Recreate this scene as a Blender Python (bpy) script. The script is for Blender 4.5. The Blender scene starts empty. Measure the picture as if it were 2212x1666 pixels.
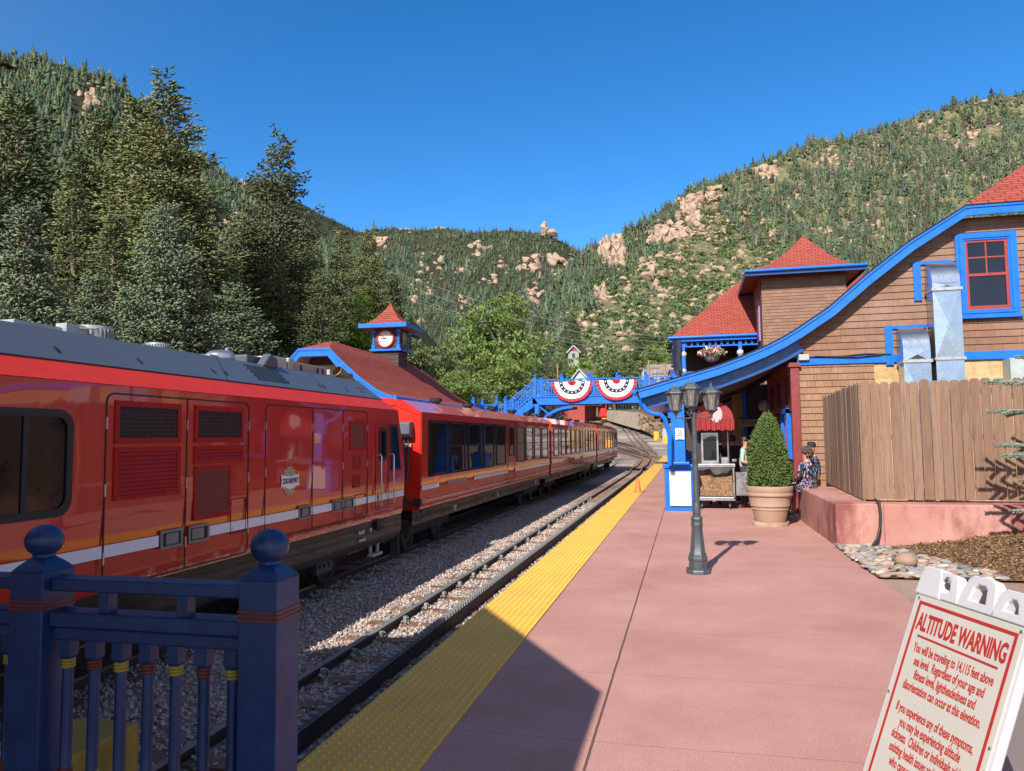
import bpy, bmesh, math, random
import numpy as np
from mathutils import Vector, Matrix
R = math.radians
random.seed(7)
SC = bpy.context.scene
COL = SC.collection

# ---------------------------------------------------------------- camera
EYE = 1.7
FPX, PW, PH = 1598.0, 2212.0, 1666.0
YAW, PITCH, ROLL = R(13.2405), R(4.0853), R(0.63)
_f = np.array([-math.sin(YAW)*math.cos(PITCH), math.cos(YAW)*math.cos(PITCH), math.sin(PITCH)])
_r0 = np.array([math.cos(YAW), math.sin(YAW), 0.0])
_u0 = np.cross(_r0, _f)
_r = _r0*math.cos(ROLL) - _u0*math.sin(ROLL)
_u = _u0*math.cos(ROLL) + _r0*math.sin(ROLL)
cd = bpy.data.cameras.new('camera')
cd.sensor_width = 36.0
cd.lens = 36.0*FPX/PW
cd.clip_start = 0.05
cd.clip_end = 9000
cam = bpy.data.objects.new('camera', cd)
COL.objects.link(cam)
cam.matrix_world = Matrix(((_r[0], _u[0], -_f[0], 0), (_r[1], _u[1], -_f[1], 0), (_r[2], _u[2], -_f[2], EYE), (0, 0, 0, 1)))
SC.camera = cam

# ---------------------------------------------------------------- sky, sun, exposure
SUN = Vector((0.285, 1.28, -1.0)).normalized()          # direction the light travels
SUN_EL = math.asin(-SUN.z)
SUN_AZ = math.atan2(-SUN.x, -SUN.y)                       # compass bearing of the sun, from +Y towards +X
w = bpy.data.worlds.new('World')
SC.world = w
w.use_nodes = True
nt = w.node_tree
bg = nt.nodes['Background']
sky = nt.nodes.new('ShaderNodeTexSky')
sky.sky_type = 'NISHITA'
sky.sun_disc = False
sky.sun_elevation = SUN_EL
sky.sun_rotation = SUN_AZ
sky.altitude = 2600
sky.air_density = 1.0
sky.dust_density = 0.1
sky.ozone_density = 2.6
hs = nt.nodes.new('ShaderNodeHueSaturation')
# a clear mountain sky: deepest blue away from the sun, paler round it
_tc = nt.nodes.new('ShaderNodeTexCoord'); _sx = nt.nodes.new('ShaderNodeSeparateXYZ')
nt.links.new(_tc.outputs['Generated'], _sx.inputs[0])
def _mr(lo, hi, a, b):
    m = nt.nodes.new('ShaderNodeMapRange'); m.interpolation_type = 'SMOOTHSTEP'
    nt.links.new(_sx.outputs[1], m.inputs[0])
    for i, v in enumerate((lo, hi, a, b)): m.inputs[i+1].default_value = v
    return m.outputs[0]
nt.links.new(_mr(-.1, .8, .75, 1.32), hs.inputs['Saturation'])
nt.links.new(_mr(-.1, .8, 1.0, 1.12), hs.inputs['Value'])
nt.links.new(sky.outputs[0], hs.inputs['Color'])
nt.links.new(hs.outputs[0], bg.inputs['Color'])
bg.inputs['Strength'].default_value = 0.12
sd = bpy.data.lights.new('sun', 'SUN')
sd.energy = 4.4
sd.angle = R(0.53)
sd.color = (1.0, 0.93, 0.83)
so = bpy.data.objects.new('sun', sd)
COL.objects.link(so)
so.location = (-20, -80, 70)
so.rotation_euler = SUN.to_track_quat('-Z', 'Y').to_euler()
SC.view_settings.view_transform = 'Standard'
SC.view_settings.look = 'None'
SC.view_settings.exposure = 0.75
SC.view_settings.gamma = 1.0
SC.cycles.max_bounces = 6
SC.cycles.transparent_max_bounces = 12
SC.cycles.caustics_reflective = False
SC.cycles.caustics_refractive = False

# ---------------------------------------------------------------- where things of the photograph stand (metres)
def ray(x, y): return _f + _r*((x-1106.0)/FPX) - _u*((y-833.0)/FPX)
def on_ground(x, y, z=0.0):
    d = ray(x, y); t = (z-EYE)/d[2]; return Vector((d[0]*t, d[1]*t, z))
def at_depth(x, y, Y):
    d = ray(x, y); t = Y/d[1]; return Vector((d[0]*t, Y, EYE+d[2]*t))
def on_side(x, y, X):
    d = ray(x, y); t = X/d[0]; return Vector((X, d[1]*t, EYE+d[2]*t))

# ---------------------------------------------------------------- objects
def tag(o, label=None, cat=None, group=None, kind=None):
    if label: o['label'] = label
    if cat: o['category'] = cat
    if group: o['group'] = group
    if kind: o['kind'] = kind
    return o

def thing(name, label, cat, loc=(0, 0, 0), rotz=0.0, group=None):
    o = bpy.data.objects.new(name, None)
    o.empty_display_size = 0.2
    COL.objects.link(o)
    o.location = loc
    o.rotation_euler = (0, 0, rotz)
    return tag(o, label, cat, group)

def rootmat(o):
    return Matrix.Translation(o.location) @ o.rotation_euler.to_matrix().to_4x4() @ Matrix.Diagonal((*o.scale, 1))

def world_mat(o):
    m = rootmat(o)
    return world_mat(o.parent) @ o.matrix_parent_inverse @ m if o.parent else m

def dup(root, loc=None, rotz=None, label=None, group=None, scale=None):
    r = root.copy(); COL.objects.link(r)
    if loc is not None: r.location = loc
    if rotz is not None: r.rotation_euler = (0, 0, rotz)
    if scale is not None: r.scale = (scale,)*3 if isinstance(scale, (int, float)) else scale
    if label: r['label'] = label
    if group: r['group'] = group
    for ch in list(root.children):
        c = ch.copy(); COL.objects.link(c); c.parent = r
        for g in ch.children:
            d = g.copy(); COL.objects.link(d); d.parent = c
    return r

def link_mesh(name, me, parent=None, world=True, label=None):
    o = bpy.data.objects.new(name, me)
    COL.objects.link(o)
    if parent is not None:
        o.parent = parent
        if world: o.matrix_parent_inverse = world_mat(parent).inverted()
    if label: o['label'] = label
    return o

class MB:
    """collects faces; build() makes ONE mesh object of them"""
    def __init__(s): s.v = []; s.f = []; s.m = []; s.uv = {}
    def add(s, vs, fs, m=0):
        b = len(s.v); s.v.extend([tuple(p) for p in vs])
        for f in fs: s.f.append([b+i for i in f]); s.m.append(m)
        return s
    def quad(s, a, b, c, d, m=0, uv=None):
        if uv: s.uv[len(s.f)] = uv
        return s.add([a, b, c, d], [(0, 1, 2, 3)], m)
    def tri(s, a, b, c, m=0, uv=None):
        if uv: s.uv[len(s.f)] = uv
        return s.add([a, b, c], [(0, 1, 2)], m)
    def box(s, x0, x1, y0, y1, z0, z1, m=0):
        return s.add([(x0, y0, z0), (x1, y0, z0), (x1, y1, z0), (x0, y1, z0), (x0, y0, z1), (x1, y0, z1), (x1, y1, z1), (x0, y1, z1)],
                     [(0, 3, 2, 1), (4, 5, 6, 7), (0, 1, 5, 4), (1, 2, 6, 5), (2, 3, 7, 6), (3, 0, 4, 7)], m)
    def obox(s, c, size, mat=None, m=0):
        hx, hy, hz = size[0]/2, size[1]/2, size[2]/2
        M = mat or Matrix.Identity(3)
        c = Vector(c)
        P = [c + M @ Vector(p) for p in ((-hx, -hy, -hz), (hx, -hy, -hz), (hx, hy, -hz), (-hx, hy, -hz), (-hx, -hy, hz), (hx, -hy, hz), (hx, hy, hz), (-hx, hy, hz))]
        return s.add(P, [(0, 3, 2, 1), (4, 5, 6, 7), (0, 1, 5, 4), (1, 2, 6, 5), (2, 3, 7, 6), (3, 0, 4, 7)], m)
    def bar(s, a, b, w, h, m=0, up=(0, 0, 1)):
        a, b = Vector(a), Vector(b); d = b-a; L = d.length; y = d/L
        x = y.cross(Vector(up)); x = x.normalized() if x.length > 1e-6 else Vector((1, 0, 0)); z = x.cross(y)
        return s.obox((a+b)/2, (w, L, h), Matrix((x, y, z)).transposed(), m)
    def prism(s, poly, fn0, fn1, m=0, caps=True):
        """polygon (list of 2-tuples) carried by fn0 and fn1 to 3-D and joined"""
        n = len(poly); A = [fn0(*p) for p in poly]; B = [fn1(*p) for p in poly]
        fs = [(i, (i+1) % n, n+(i+1) % n, n+i) for i in range(n)]
        if caps: fs += [tuple(range(n-1, -1, -1)), tuple(range(n, 2*n))]
        return s.add(A+B, fs, m)
    def ring(s, outer, inner, fn0, fn1, m=0):
        n = len(outer)
        A = [fn0(*p) for p in outer]; B = [fn0(*p) for p in inner]; C = [fn1(*p) for p in outer]; D = [fn1(*p) for p in inner]
        fs = []
        for i in range(n):
            j = (i+1) % n
            fs += [(i, j, 2*n+j, 2*n+i), (n+j, n+i, 3*n+i, 3*n+j), (2*n+i, 2*n+j, 3*n+j, 3*n+i), (j, i, n+i, n+j)]
        return s.add(A+B+C+D, fs, m)
    def lathe(s, prof, n=16, c=(0, 0, 0), m=0, rot0=0.0, cap=True, axis=None):
        c = Vector(c); M = axis or Matrix.Identity(3)
        P = []
        for r, z in prof:
            for k in range(n):
                a = rot0+2*math.pi*k/n
                P.append(c + M @ Vector((r*math.cos(a), r*math.sin(a), z)))
        fs = []
        for i in range(len(prof)-1):
            for k in range(n):
                l = (k+1) % n
                fs.append((i*n+k, i*n+l, (i+1)*n+l, (i+1)*n+k))
        if cap: fs += [tuple(range(n-1, -1, -1)), tuple(range((len(prof)-1)*n, len(prof)*n))]
        return s.add(P, fs, m)
    def ball(s, c, r, n=12, sq=(1, 1, 1), m=0):
        k = max(4, n//2); c = Vector(c)
        P = [c+Vector((0, 0, -r*sq[2]))]
        for i in range(1, k):
            t = -math.pi/2+math.pi*i/k
            for j in range(n):
                a = 2*math.pi*j/n
                P.append(c+Vector((r*sq[0]*math.cos(t)*math.cos(a), r*sq[1]*math.cos(t)*math.sin(a), r*sq[2]*math.sin(t))))
        P.append(c+Vector((0, 0, r*sq[2])))
        fs = [(0, 1+(j+1) % n, 1+j) for j in range(n)]
        for i in range(k-2):
            for j in range(n):
                l = (j+1) % n
                fs.append((1+i*n+j, 1+i*n+l, 1+(i+1)*n+l, 1+(i+1)*n+j))
        L = len(P)-1
        fs += [(L, 1+(k-2)*n+j, 1+(k-2)*n+(j+1) % n) for j in range(n)]
        return s.add(P, fs, m)
    def tube(s, path, r, n=8, m=0, cap=True):
        pts = [Vector(p) for p in path]; L = len(pts)
        rs = r if isinstance(r, (list, tuple)) else [r]*L
        P = []; x = None
        for i, p in enumerate(pts):
            t = (pts[min(i+1, L-1)]-pts[max(i-1, 0)]).normalized()
            if x is None:
                x = t.cross(Vector((0, 0, 1)))
                if x.length < 1e-3: x = t.cross(Vector((0, 1, 0)))
            x = (x - t*x.dot(t)).normalized(); y = t.cross(x)
            for k in range(n):
                a = 2*math.pi*k/n
                P.append(p+(x*math.cos(a)+y*math.sin(a))*rs[i])
        fs = []
        for i in range(L-1):
            for k in range(n):
                l = (k+1) % n
                fs.append((i*n+k, i*n+l, (i+1)*n+l, (i+1)*n+k))
        if cap: fs += [tuple(range(n-1, -1, -1)), tuple(range((L-1)*n, L*n))]
        return s.add(P, fs, m)
    def sheet(s, rows, m=0, uvs=None, close=False):
        """grid of points rows[i][j]; uvs the same shape"""
        n = len(rows[0]); b = len(s.v)
        for r in rows: s.v.extend([tuple(p) for p in r])
        for i in range(len(rows)-1):
            for j in range(n-1):
                if uvs: s.uv[len(s.f)] = [uvs[i][j], uvs[i][j+1], uvs[i+1][j+1], uvs[i+1][j]]
                s.f.append([b+i*n+j, b+i*n+j+1, b+(i+1)*n+j+1, b+(i+1)*n+j]); s.m.append(m)
        return s
    def mesh(s, name, mats, smooth=None):
        me = bpy.data.meshes.new(name)
        me.from_pydata(s.v, [], s.f)
        for mt in (mats if isinstance(mats, (list, tuple)) else [mats]): me.materials.append(mt)
        if any(s.m): me.polygons.foreach_set('material_index', s.m)
        if s.uv:
            ul = me.uv_layers.new(name='UVMap')
            for p in me.polygons:
                u = s.uv.get(p.index)
                if u:
                    for k, li in enumerate(p.loop_indices): ul.data[li].uv = u[k]
        bm = bmesh.new(); bm.from_mesh(me)
        if not s.uv: bmesh.ops.recalc_face_normals(bm, faces=bm.faces)
        bm.to_mesh(me); bm.free()
        if smooth:
            me.polygons.foreach_set('use_smooth', [True]*len(me.polygons))
            me.set_sharp_from_angle(angle=R(smooth))
        me.update()
        return me
    def build(s, name, mats, parent=None, world=True, smooth=None, bevel=0, label=None):
        o = link_mesh(name, s.mesh(name, mats, smooth), parent, world, label)
        if bevel:
            b = o.modifiers.new('edge', 'BEVEL'); b.width = bevel; b.segments = 2; b.limit_method = 'ANGLE'; b.angle_limit = R(40)
        return o

def np_mesh(name, V, F, mats, parent=None, smooth=False, mi=None):
    """big meshes straight from arrays; F is (n,3) or (n,4)"""
    V = np.asarray(V, np.float32); F = np.asarray(F, np.int32); k = F.shape[1]
    me = bpy.data.meshes.new(name)
    me.vertices.add(len(V)); me.vertices.foreach_set('co', V.ravel())
    me.loops.add(F.size); me.loops.foreach_set('vertex_index', F.ravel())
    me.polygons.add(len(F)); me.polygons.foreach_set('loop_start', np.arange(0, F.size, k, dtype=np.int32))
    for mt in (mats if isinstance(mats, (list, tuple)) else [mats]): me.materials.append(mt)
    if mi is not None: me.polygons.foreach_set('material_index', np.asarray(mi, np.int32))
    if smooth: me.polygons.foreach_set('use_smooth', np.ones(len(F), bool))
    me.update(calc_edges=True)
    return me

def rrect(a0, a1, b0, b1, r, n=4):
    P = []
    for (ca, cb, t0) in ((a1-r, b0+r, -90), (a1-r, b1-r, 0), (a0+r, b1-r, 90), (a0+r, b0+r, 180)):
        for k in range(n+1):
            t = R(t0+90*k/n); P.append((ca+r*math.cos(t), cb+r*math.sin(t)))
    return P

FONT_CACHE = {}
def lettering(body, size, mat, M, parent, name='lettering', sx=1.0, bold=0.0, align='CENTER', spacing=1.0, thick=0.002):
    """text laid out flat (x right, y up in its own plane) and carried by matrix M into the world"""
    cu = bpy.data.curves.new(name, 'FONT')
    cu.body = body; cu.size = size; cu.align_x = align; cu.align_y = 'CENTER'
    cu.offset = bold; cu.extrude = thick; cu.space_line = spacing; cu.resolution_u = 3
    o = bpy.data.objects.new('tmp', cu); COL.objects.link(o)
    dg = bpy.context.evaluated_depsgraph_get()
    me = bpy.data.meshes.new_from_object(o.evaluated_get(dg))
    bpy.data.objects.remove(o); 
    me.transform(M @ Matrix.Diagonal((sx, 1, 1, 1)))
    me.materials.clear(); me.materials.append(mat); me.name = name
    return link_mesh(name, me, parent)

# ---------------------------------------------------------------- materials
def hexc(h, k=1.0):
    h = h.lstrip('#')
    c = [int(h[i:i+2], 16)/255 for i in (0, 2, 4)]
    return tuple(min(1, k*(x/12.92 if x <= .04045 else ((x+.055)/1.055)**2.4)) for x in c)+(1,)

class Mat:
    def __init__(s, name):
        s.m = bpy.data.materials.new(name); s.m.use_nodes = True
        s.nt = s.m.node_tree; s.b = s.nt.nodes['Principled BSDF']; s.out = s.nt.nodes['Material Output']
        s._co = {}
    def n(s, t, **k):
        nd = s.nt.nodes.new('ShaderNode'+t)
        for a, v in k.items():
            if a.startswith('i_'):
                key = a[2:]; key = int(key) if key.isdigit() else key.replace('_', ' ')
                s.set(nd.inputs[key], v)
            else: setattr(nd, a, v)
        return nd
    def set(s, inp, v):
        if isinstance(v, bpy.types.NodeSocket): s.nt.links.new(v, inp)
        elif isinstance(v, bpy.types.Node): s.nt.links.new(v.outputs[0], inp)
        else: inp.default_value = (*v, 1) if inp.type == 'RGBA' and isinstance(v, tuple) and len(v) == 3 else v
    def co(s, which='Object', scale=None):
        tc = s._co.get('tc') or s.n('TexCoord'); s._co['tc'] = tc
        o = tc.outputs[which]
        if scale is None: return o
        mp = s.n('Mapping'); s.set(mp.inputs['Vector'], o); mp.inputs['Scale'].default_value = scale
        return mp.outputs[0]
    def noise(s, scale, detail=4, rough=.6, vec=None, dist=0.0):
        return s.n('TexNoise', i_Scale=scale, i_Detail=detail, i_Roughness=rough, i_Vector=vec or s.co(), i_Distortion=dist)
    def ramp(s, fac, stops, interp='LINEAR'):
        r = s.n('ValToRGB'); cr = r.color_ramp; cr.interpolation = interp
        while len(cr.elements) < len(stops): cr.elements.new(.5)
        for e, (p, c) in zip(cr.elements, stops): e.position = p; e.color = c if len(c) == 4 else (*c, 1)
        s.set(r.inputs[0], fac); return r.outputs[0]
    def mix(s, fac, a, b, mode='MIX'):
        x = s.n('Mix', data_type='RGBA', blend_type=mode)
        s.set(x.inputs[0], fac); s.set(x.inputs[6], a); s.set(x.inputs[7], b); return x.outputs[2]
    def math(s, op, a, b=0.0, c=0.0):
        x = s.n('Math', operation=op); s.set(x.inputs[0], a); s.set(x.inputs[1], b); s.set(x.inputs[2], c); return x.outputs[0]
    def scol(s, col, k):
        x = s.n('Mix', data_type='RGBA', blend_type='MULTIPLY'); x.inputs[0].default_value = 1; s.set(x.inputs[6], col); s.set(x.inputs[7], k); return x.outputs[2]
    def bump(s, h, strength=.3, dist=.01, normal=None):
        b = s.n('Bump', i_Strength=strength, i_Distance=dist, i_Height=h)
        if normal is not None: s.set(b.inputs['Normal'], normal)
        return b.outputs[0]
    def bsdf(s, **k):
        for a, v in k.items(): s.set(s.b.inputs[a.replace('_', ' ')], v)
        return s.m

def paint(name, col, rough=.5, var=.12, vs=4, metal=0, bump=0, bs=60, coat=0, spec=.5, dirt=0.0, dcol=(.12, .1, .08, 1), wob=0, cior=1.5):
    M = Mat(name)
    col = hexc(col) if isinstance(col, str) else (*col[:3], 1)
    lo = tuple(c*(1-var) for c in col[:3])+(1,); hi = tuple(min(1, c*(1+var)) for c in col[:3])+(1,)
    c = M.ramp(M.noise(vs, 6).outputs[0], [(.3, lo), (.7, hi)])
    if dirt:
        d = M.ramp(M.noise(vs*.7, 8, .7).outputs[0], [(.5, (0, 0, 0, 1)), (.75, (dirt,)*3+(1,))])
        c = M.mix(d, c, dcol)
    M.bsdf(Base_Color=c, Roughness=rough, Metallic=metal, Coat_Weight=coat, Coat_Roughness=.03, Coat_IOR=cior, Specular_IOR_Level=spec)
    rr = M.ramp(M.noise(vs*2, 3).outputs[0], [(.3, (max(0, rough-.08),)*3), (.7, (min(1, rough+.08),)*3)])
    M.bsdf(Roughness=rr)
    if bump: M.bsdf(Normal=M.bump(M.noise(bs, 4).outputs[0], bump, .004))
    if wob:
        nb = M.bump(M.noise(1.3, 1, .4).outputs[0], wob, .05)
        M.bsdf(Normal=nb, Coat_Normal=nb)
    return M.m
# ================================================================ materials in common use
BLUE = paint('blue_paint', (.002, .135, .6), rough=.38, var=.08, vs=3, bump=.05, bs=25)
DKBLUE = paint('blue_gloss', (.012, .07, .26), rough=.3, var=.1, vs=3, bump=.05, bs=25)
RED = paint('train_red', (.53, .02, .01), rough=.4, var=.08, vs=1.5, coat=.8, cior=1.75, wob=.07, spec=.3, dirt=.22, dcol=(.22, .05, .035, 1))
REDMATT = paint('vent_red', (.4, .014, .01), rough=.5, var=.08, spec=.2)
REDTRIM = paint('oxblood_trim', (.2, .03, .03), rough=.5, var=.12)
DARKRED = paint('dull_red_panel', (.17, .022, .018), rough=.6, var=.15)
BLACK = paint('black_rubber', (.012, .012, .014), rough=.55, var=.2)
BLKGLOSS = paint('skirt_black', (.016, .015, .015), rough=.42, var=.3, vs=3, coat=.18, wob=.12, dirt=.2, spec=.3, dcol=(.12, .1, .085, 1))
GREY = paint('roof_grey', (.075, .09, .115), rough=.45, var=.07, vs=3, bump=.03)
STEEL = paint('brushed_steel', (.5, .5, .5), rough=.35, var=.12, metal=.9)
ALU = paint('dull_aluminium', (.42, .43, .42), rough=.45, var=.15, metal=.5, vs=8)
WHITE = paint('white_paint', (.78, .78, .78), rough=.5, var=.04)
LILAC = paint('white_stripe', (.7, .7, .76), rough=.35, var=.03, coat=.6)
YELLOW = paint('yellow_paint', (.62, .42, .02), rough=.5, var=.12)
BROWN = paint('brown_boards', (.16, .065, .04), rough=.55, var=.25, vs=6)
CREAM = paint('cream_paint', (.6, .5, .3), rough=.6, var=.1)
DKGREY = paint('dark_iron', (.03, .033, .036), rough=.5, var=.25, vs=10, bump=.1, bs=50)

def glass(name, tint=(.012, .014, .016), rough=.02):
    M = Mat(name)
    M.bsdf(Base_Color=(*tint, 1), Roughness=rough, Specular_IOR_Level=.8, Coat_Weight=1.0, Coat_Roughness=.01)
    nb = M.bump(M.noise(1.7, 1, .4).outputs[0], .06, .05)
    M.bsdf(Normal=nb, Coat_Normal=nb)
    return M.m
GLASS = glass('dark_glass')
PANE = paint('window_pane', (.008, .01, .02), rough=.06, var=.1, spec=.5)
RECESS = paint('handle_grey', (.2, .19, .175), rough=.45, var=.15)

def shingle_roof():
    M = Mat('red_shingles')
    uv = M.co('UV')
    br = M.n('TexBrick', i_Vector=uv, i_Scale=1.0, i_Mortar_Size=.017, i_Brick_Width=.32, i_Row_Height=.15, i_Bias=0.0, i_Mortar_Smooth=.1)
    br.offset = .42
    M.set(br.inputs['Color1'], (.36, .078, .056, 1)); M.set(br.inputs['Color2'], (.25, .052, .038, 1)); M.set(br.inputs['Mortar'], (.045, .01, .009, 1))
    c = M.mix(M.math('MULTIPLY', M.noise(1.2, 6).outputs[0], .5), br.outputs[0], (.36, .085, .06, 1))
    c = M.scol(c, M.ramp(M.noise(140, 2).outputs[0], [(.3, (.75,)*3), (.7, (1.2,)*3)]))
    M.bsdf(Base_Color=c, Roughness=.9, Specular_IOR_Level=.2, Normal=M.bump(br.outputs['Fac'], -.6, .02))
    return M.m
ROOF = shingle_roof()

def wood_shingles(name, a, b, w=.17, h=.15, weather=.35, wcol=(.33, .2, .16, 1)):
    """stained cedar siding: uv in metres"""
    M = Mat(name)
    uv = M.co('UV')
    br = M.n('TexBrick', i_Vector=uv, i_Scale=1.0, i_Mortar_Size=.0035, i_Brick_Width=w, i_Row_Height=h, i_Bias=0.0, i_Mortar_Smooth=.2)
    br.offset = .37; br.squash = 1.35; br.squash_frequency = 3
    M.set(br.inputs['Color1'], a); M.set(br.inputs['Color2'], b); M.set(br.inputs['Mortar'], tuple(x*.35 for x in a[:3])+(1,))
    mp = M.n('Mapping', i_Vector=uv); mp.inputs['Scale'].default_value = (34, 2.2, 1)
    g = M.noise(1.0, 5, .65, vec=mp.outputs[0]).outputs[0]
    c = M.scol(br.outputs[0], M.ramp(g, [(.25, (.7,)*3), (.75, (1.25,)*3)]))
    wm = M.ramp(M.noise(.55, 7, .68).outputs[0], [(.5, (0, 0, 0)), (.72, (weather,)*3)])
    c = M.mix(wm, c, wcol)
    M.bsdf(Base_Color=c, Roughness=.72, Specular_IOR_Level=.3, Normal=M.bump(g, .35, .006))
    return M.m
SIDING = wood_shingles('brown_shingle_siding', (.25, .13, .082, 1), (.205, .104, .066, 1), w=.5, weather=.5, wcol=(.36, .26, .2, 1))
SIDING_LOW = wood_shingles('tan_shingle_siding', (.3, .165, .095, 1), (.235, .125, .075, 1), w=.17, weather=.25)
SIDING_TOWER = wood_shingles('tower_shingle_siding', (.25, .14, .09, 1), (.2, .108, .072, 1), w=.3, weather=.15)

def concrete(name, a, b, speck=.25, rough=.85, joints=False, stain=None, st=(.58, .75, .55), stv=None):
    M = Mat(name)
    c = M.ramp(M.noise(.9, 8, .62).outputs[0], [(.32, a), (.68, b)])
    sp = M.math('ADD', M.math('MULTIPLY', M.noise(95, 3, .7).outputs[0], .6), M.math('MULTIPLY', M.noise(300, 1, .5).outputs[0], .4))
    c = M.scol(c, M.ramp(sp, [(.36, (1-speck,)*3), (.64, (1+speck,)*3)]))
    if stain:
        sm = M.ramp(M.noise(.9, 9, .7, vec=M.co('Object', stv) if stv else None).outputs[0], [(st[0], (0, 0, 0)), (st[1], (st[2],)*3)])
        c = M.mix(sm, c, stain)
    h = sp
    if joints:
        xyz = M.n('SeparateXYZ', i_0=M.co())
        nz = M.noise(2.2, 5, .7).outputs[0]
        jit = M.math('MULTIPLY', M.math('SUBTRACT', nz, .5), .05)
        jx = M.math('LESS_THAN', M.math('ABSOLUTE', M.math('ADD', M.math('ADD', xyz.outputs[0], .56), M.math('MULTIPLY', jit, .22))), .008)
        yy = M.math('ADD', xyz.outputs[1], M.math('MULTIPLY', jit, 1.2))
        fr = M.math('ABSOLUTE', M.math('SUBTRACT', M.math('FRACT', M.math('DIVIDE', yy, 1.22)), .5))
        jy = M.math('LESS_THAN', fr, .0035)
        crk = M.n('TexVoronoi', feature='DISTANCE_TO_EDGE', i_Scale=.42, i_Vector=M.mix(.14, M.co(), M.noise(1.6, 6, .75).outputs[1]))
        keep = M.math('GREATER_THAN', M.noise(.5, 2).outputs[0], .6)
        ck = M.math('MULTIPLY', M.math('LESS_THAN', crk.outputs[0], .0016), keep)
        c = M.mix(M.math('MULTIPLY', jx, .85), c, (.07, .035, .035, 1))
        c = M.mix(M.math('MULTIPLY', jy, .45), c, (.16, .06, .055, 1))
        c = M.mix(M.math('MULTIPLY', ck, .5), c, (.12, .05, .045, 1))
        mot = M.ramp(M.noise(.33, 7, .75).outputs[0], [(.38, (.95, .94, .94)), (.62, (1.08, 1.08, 1.08))]); c = M.scol(c, mot)
        gum = M.n('TexVoronoi', i_Scale=1.7); c = M.mix(M.math('MULTIPLY', M.math('LESS_THAN', gum.outputs[0], .028), M.math('MULTIPLY', M.math('GREATER_THAN', M.noise(.8, 1).outputs[0], .52), .55)), c, (.09, .045, .04, 1))
        sp2 = M.ramp(M.noise(2.4, 5, .6).outputs[0], [(.7, (0, 0, 0)), (.76, (.45,)*3)])
        c = M.mix(sp2, c, (.13, .05, .045, 1))
    M.bsdf(Base_Color=c, Roughness=rough, Specular_IOR_Level=.25, Normal=M.bump(h, .3, .003))
    return M.m
PLATFORM = concrete('pink_platform_concrete', (.375, .187, .155), (.46, .252, .213), speck=.34, joints=True)
PINKWALL = concrete('pink_wall_concrete', (.38, .165, .135), (.5, .27, .225), speck=.14, stain=(.2, .055, .05, 1), st=(.5, .64, .85), stv=(1.3, 1.3, .55))
GREYCON = concrete('pale_concrete', (.36, .3, .24), (.46, .39, .31), speck=.1)
SIDEWALK = concrete('pebbled_sidewalk', (.27, .17, .13), (.36, .25, .2), speck=.5)
TACTILE = paint('tactile_yellow', (.74, .4, .055), rough=.6, var=.08, vs=2, bump=.15, bs=180, dirt=.35, dcol=(.42, .27, .08, 1))

def ballast_mat():
    M = Mat('ballast_gravel')
    v = M.n('TexVoronoi', i_Scale=21.0, i_Randomness=1.0)
    sep = M.n('SeparateColor', i_0=v.outputs['Color'])
    c = M.ramp(sep.outputs[0], [(0, (.28, .2, .175)), (.3, (.38, .29, .25)), (.55, (.45, .35, .3)), (.75, (.18, .16, .155)), (1, (.5, .43, .38))])
    e = M.ramp(v.outputs['Distance'], [(.0, (1.05,)*3), (.55, (.8,)*3), (.9, (.3,)*3)])
    c = M.scol(c, e)
    h = M.math('SUBTRACT', 1.0, v.outputs['Distance'])
    M.bsdf(Base_Color=c, Roughness=.9, Specular_IOR_Level=.2, Normal=M.bump(h, .9, .03))
    return M.m
BALLAST = ballast_mat()

def earth_mat(name, a, b, c3, scale=3.0, bump=.5):
    M = Mat(name)
    c = M.ramp(M.noise(scale, 9, .7).outputs[0], [(.3, a), (.5, b), (.7, c3)])
    M.bsdf(Base_Color=c, Roughness=.95, Specular_IOR_Level=.15, Normal=M.bump(M.noise(scale*6, 6).outputs[0], bump, .05))
    return M.m
EARTH = earth_mat('dry_earth', (.09, .08, .04), (.15, .12, .07), (.22, .17, .11), .5)

# ================================================================ the setting
BZ = -.5            # top of the ballast
RAMP = [(-50, -.5), (49, -.5), (55, -.46), (62, -.17), (68, .05), (72, .16), (80, .6), (89, 1.08), (97, 1.58), (105, 2.44), (112, 3.15), (118, 3.9), (123, 4.37), (128, 4.77), (150, 6.3), (190, 8.5)]
def ramp_up(y, x=0):
    """the railway climbs beyond the platform"""
    for (a, za), (c, zc) in zip(RAMP, RAMP[1:]):
        if y <= c: return za+(zc-za)*(y-a)/(c-a)
    return RAMP[-1][1]

g = MB()
g.quad((-6000, -6000, -1.2), (6000, -6000, -1.2), (6000, 6000, -1.2), (-6000, 6000, -1.2))
tag(g.build('ground', EARTH), kind='structure')

ys = [-12, 0, 10, 20, 40]+[a for a, _ in RAMP[1:]]
b = MB(); b.sheet([[(x, y, ramp_up(y)+(0.0 if abs(x) < 30 else -.3)) for x in (-40, -30, -8.1, -2.02, 6, 14, 40)] for y in ys])
tag(b.build('ballast_bed', BALLAST), kind='structure')

p = MB()
p.box(-2.0, 2.16, 2.62, 61, -.9, 0)              # beside the track
p.box(2.16, 12.0, 12.3, 61, -.9, 0)
p.box(-4.62, 2.16, -9, 2.62, -.9, 0)              # across the end of the track
tag(p.build('platform', PLATFORM), kind='structure')
p = MB(); p.box(-14.6, -7.62, 10, 58, -.9, 0)
tag(p.build('far_platform', PLATFORM), kind='structure')
s = MB(); s.box(2.16, 9.0, -9, 9.7, -.9, -.004)
tag(s.build('sidewalk', SIDEWALK), kind='structure')

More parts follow.
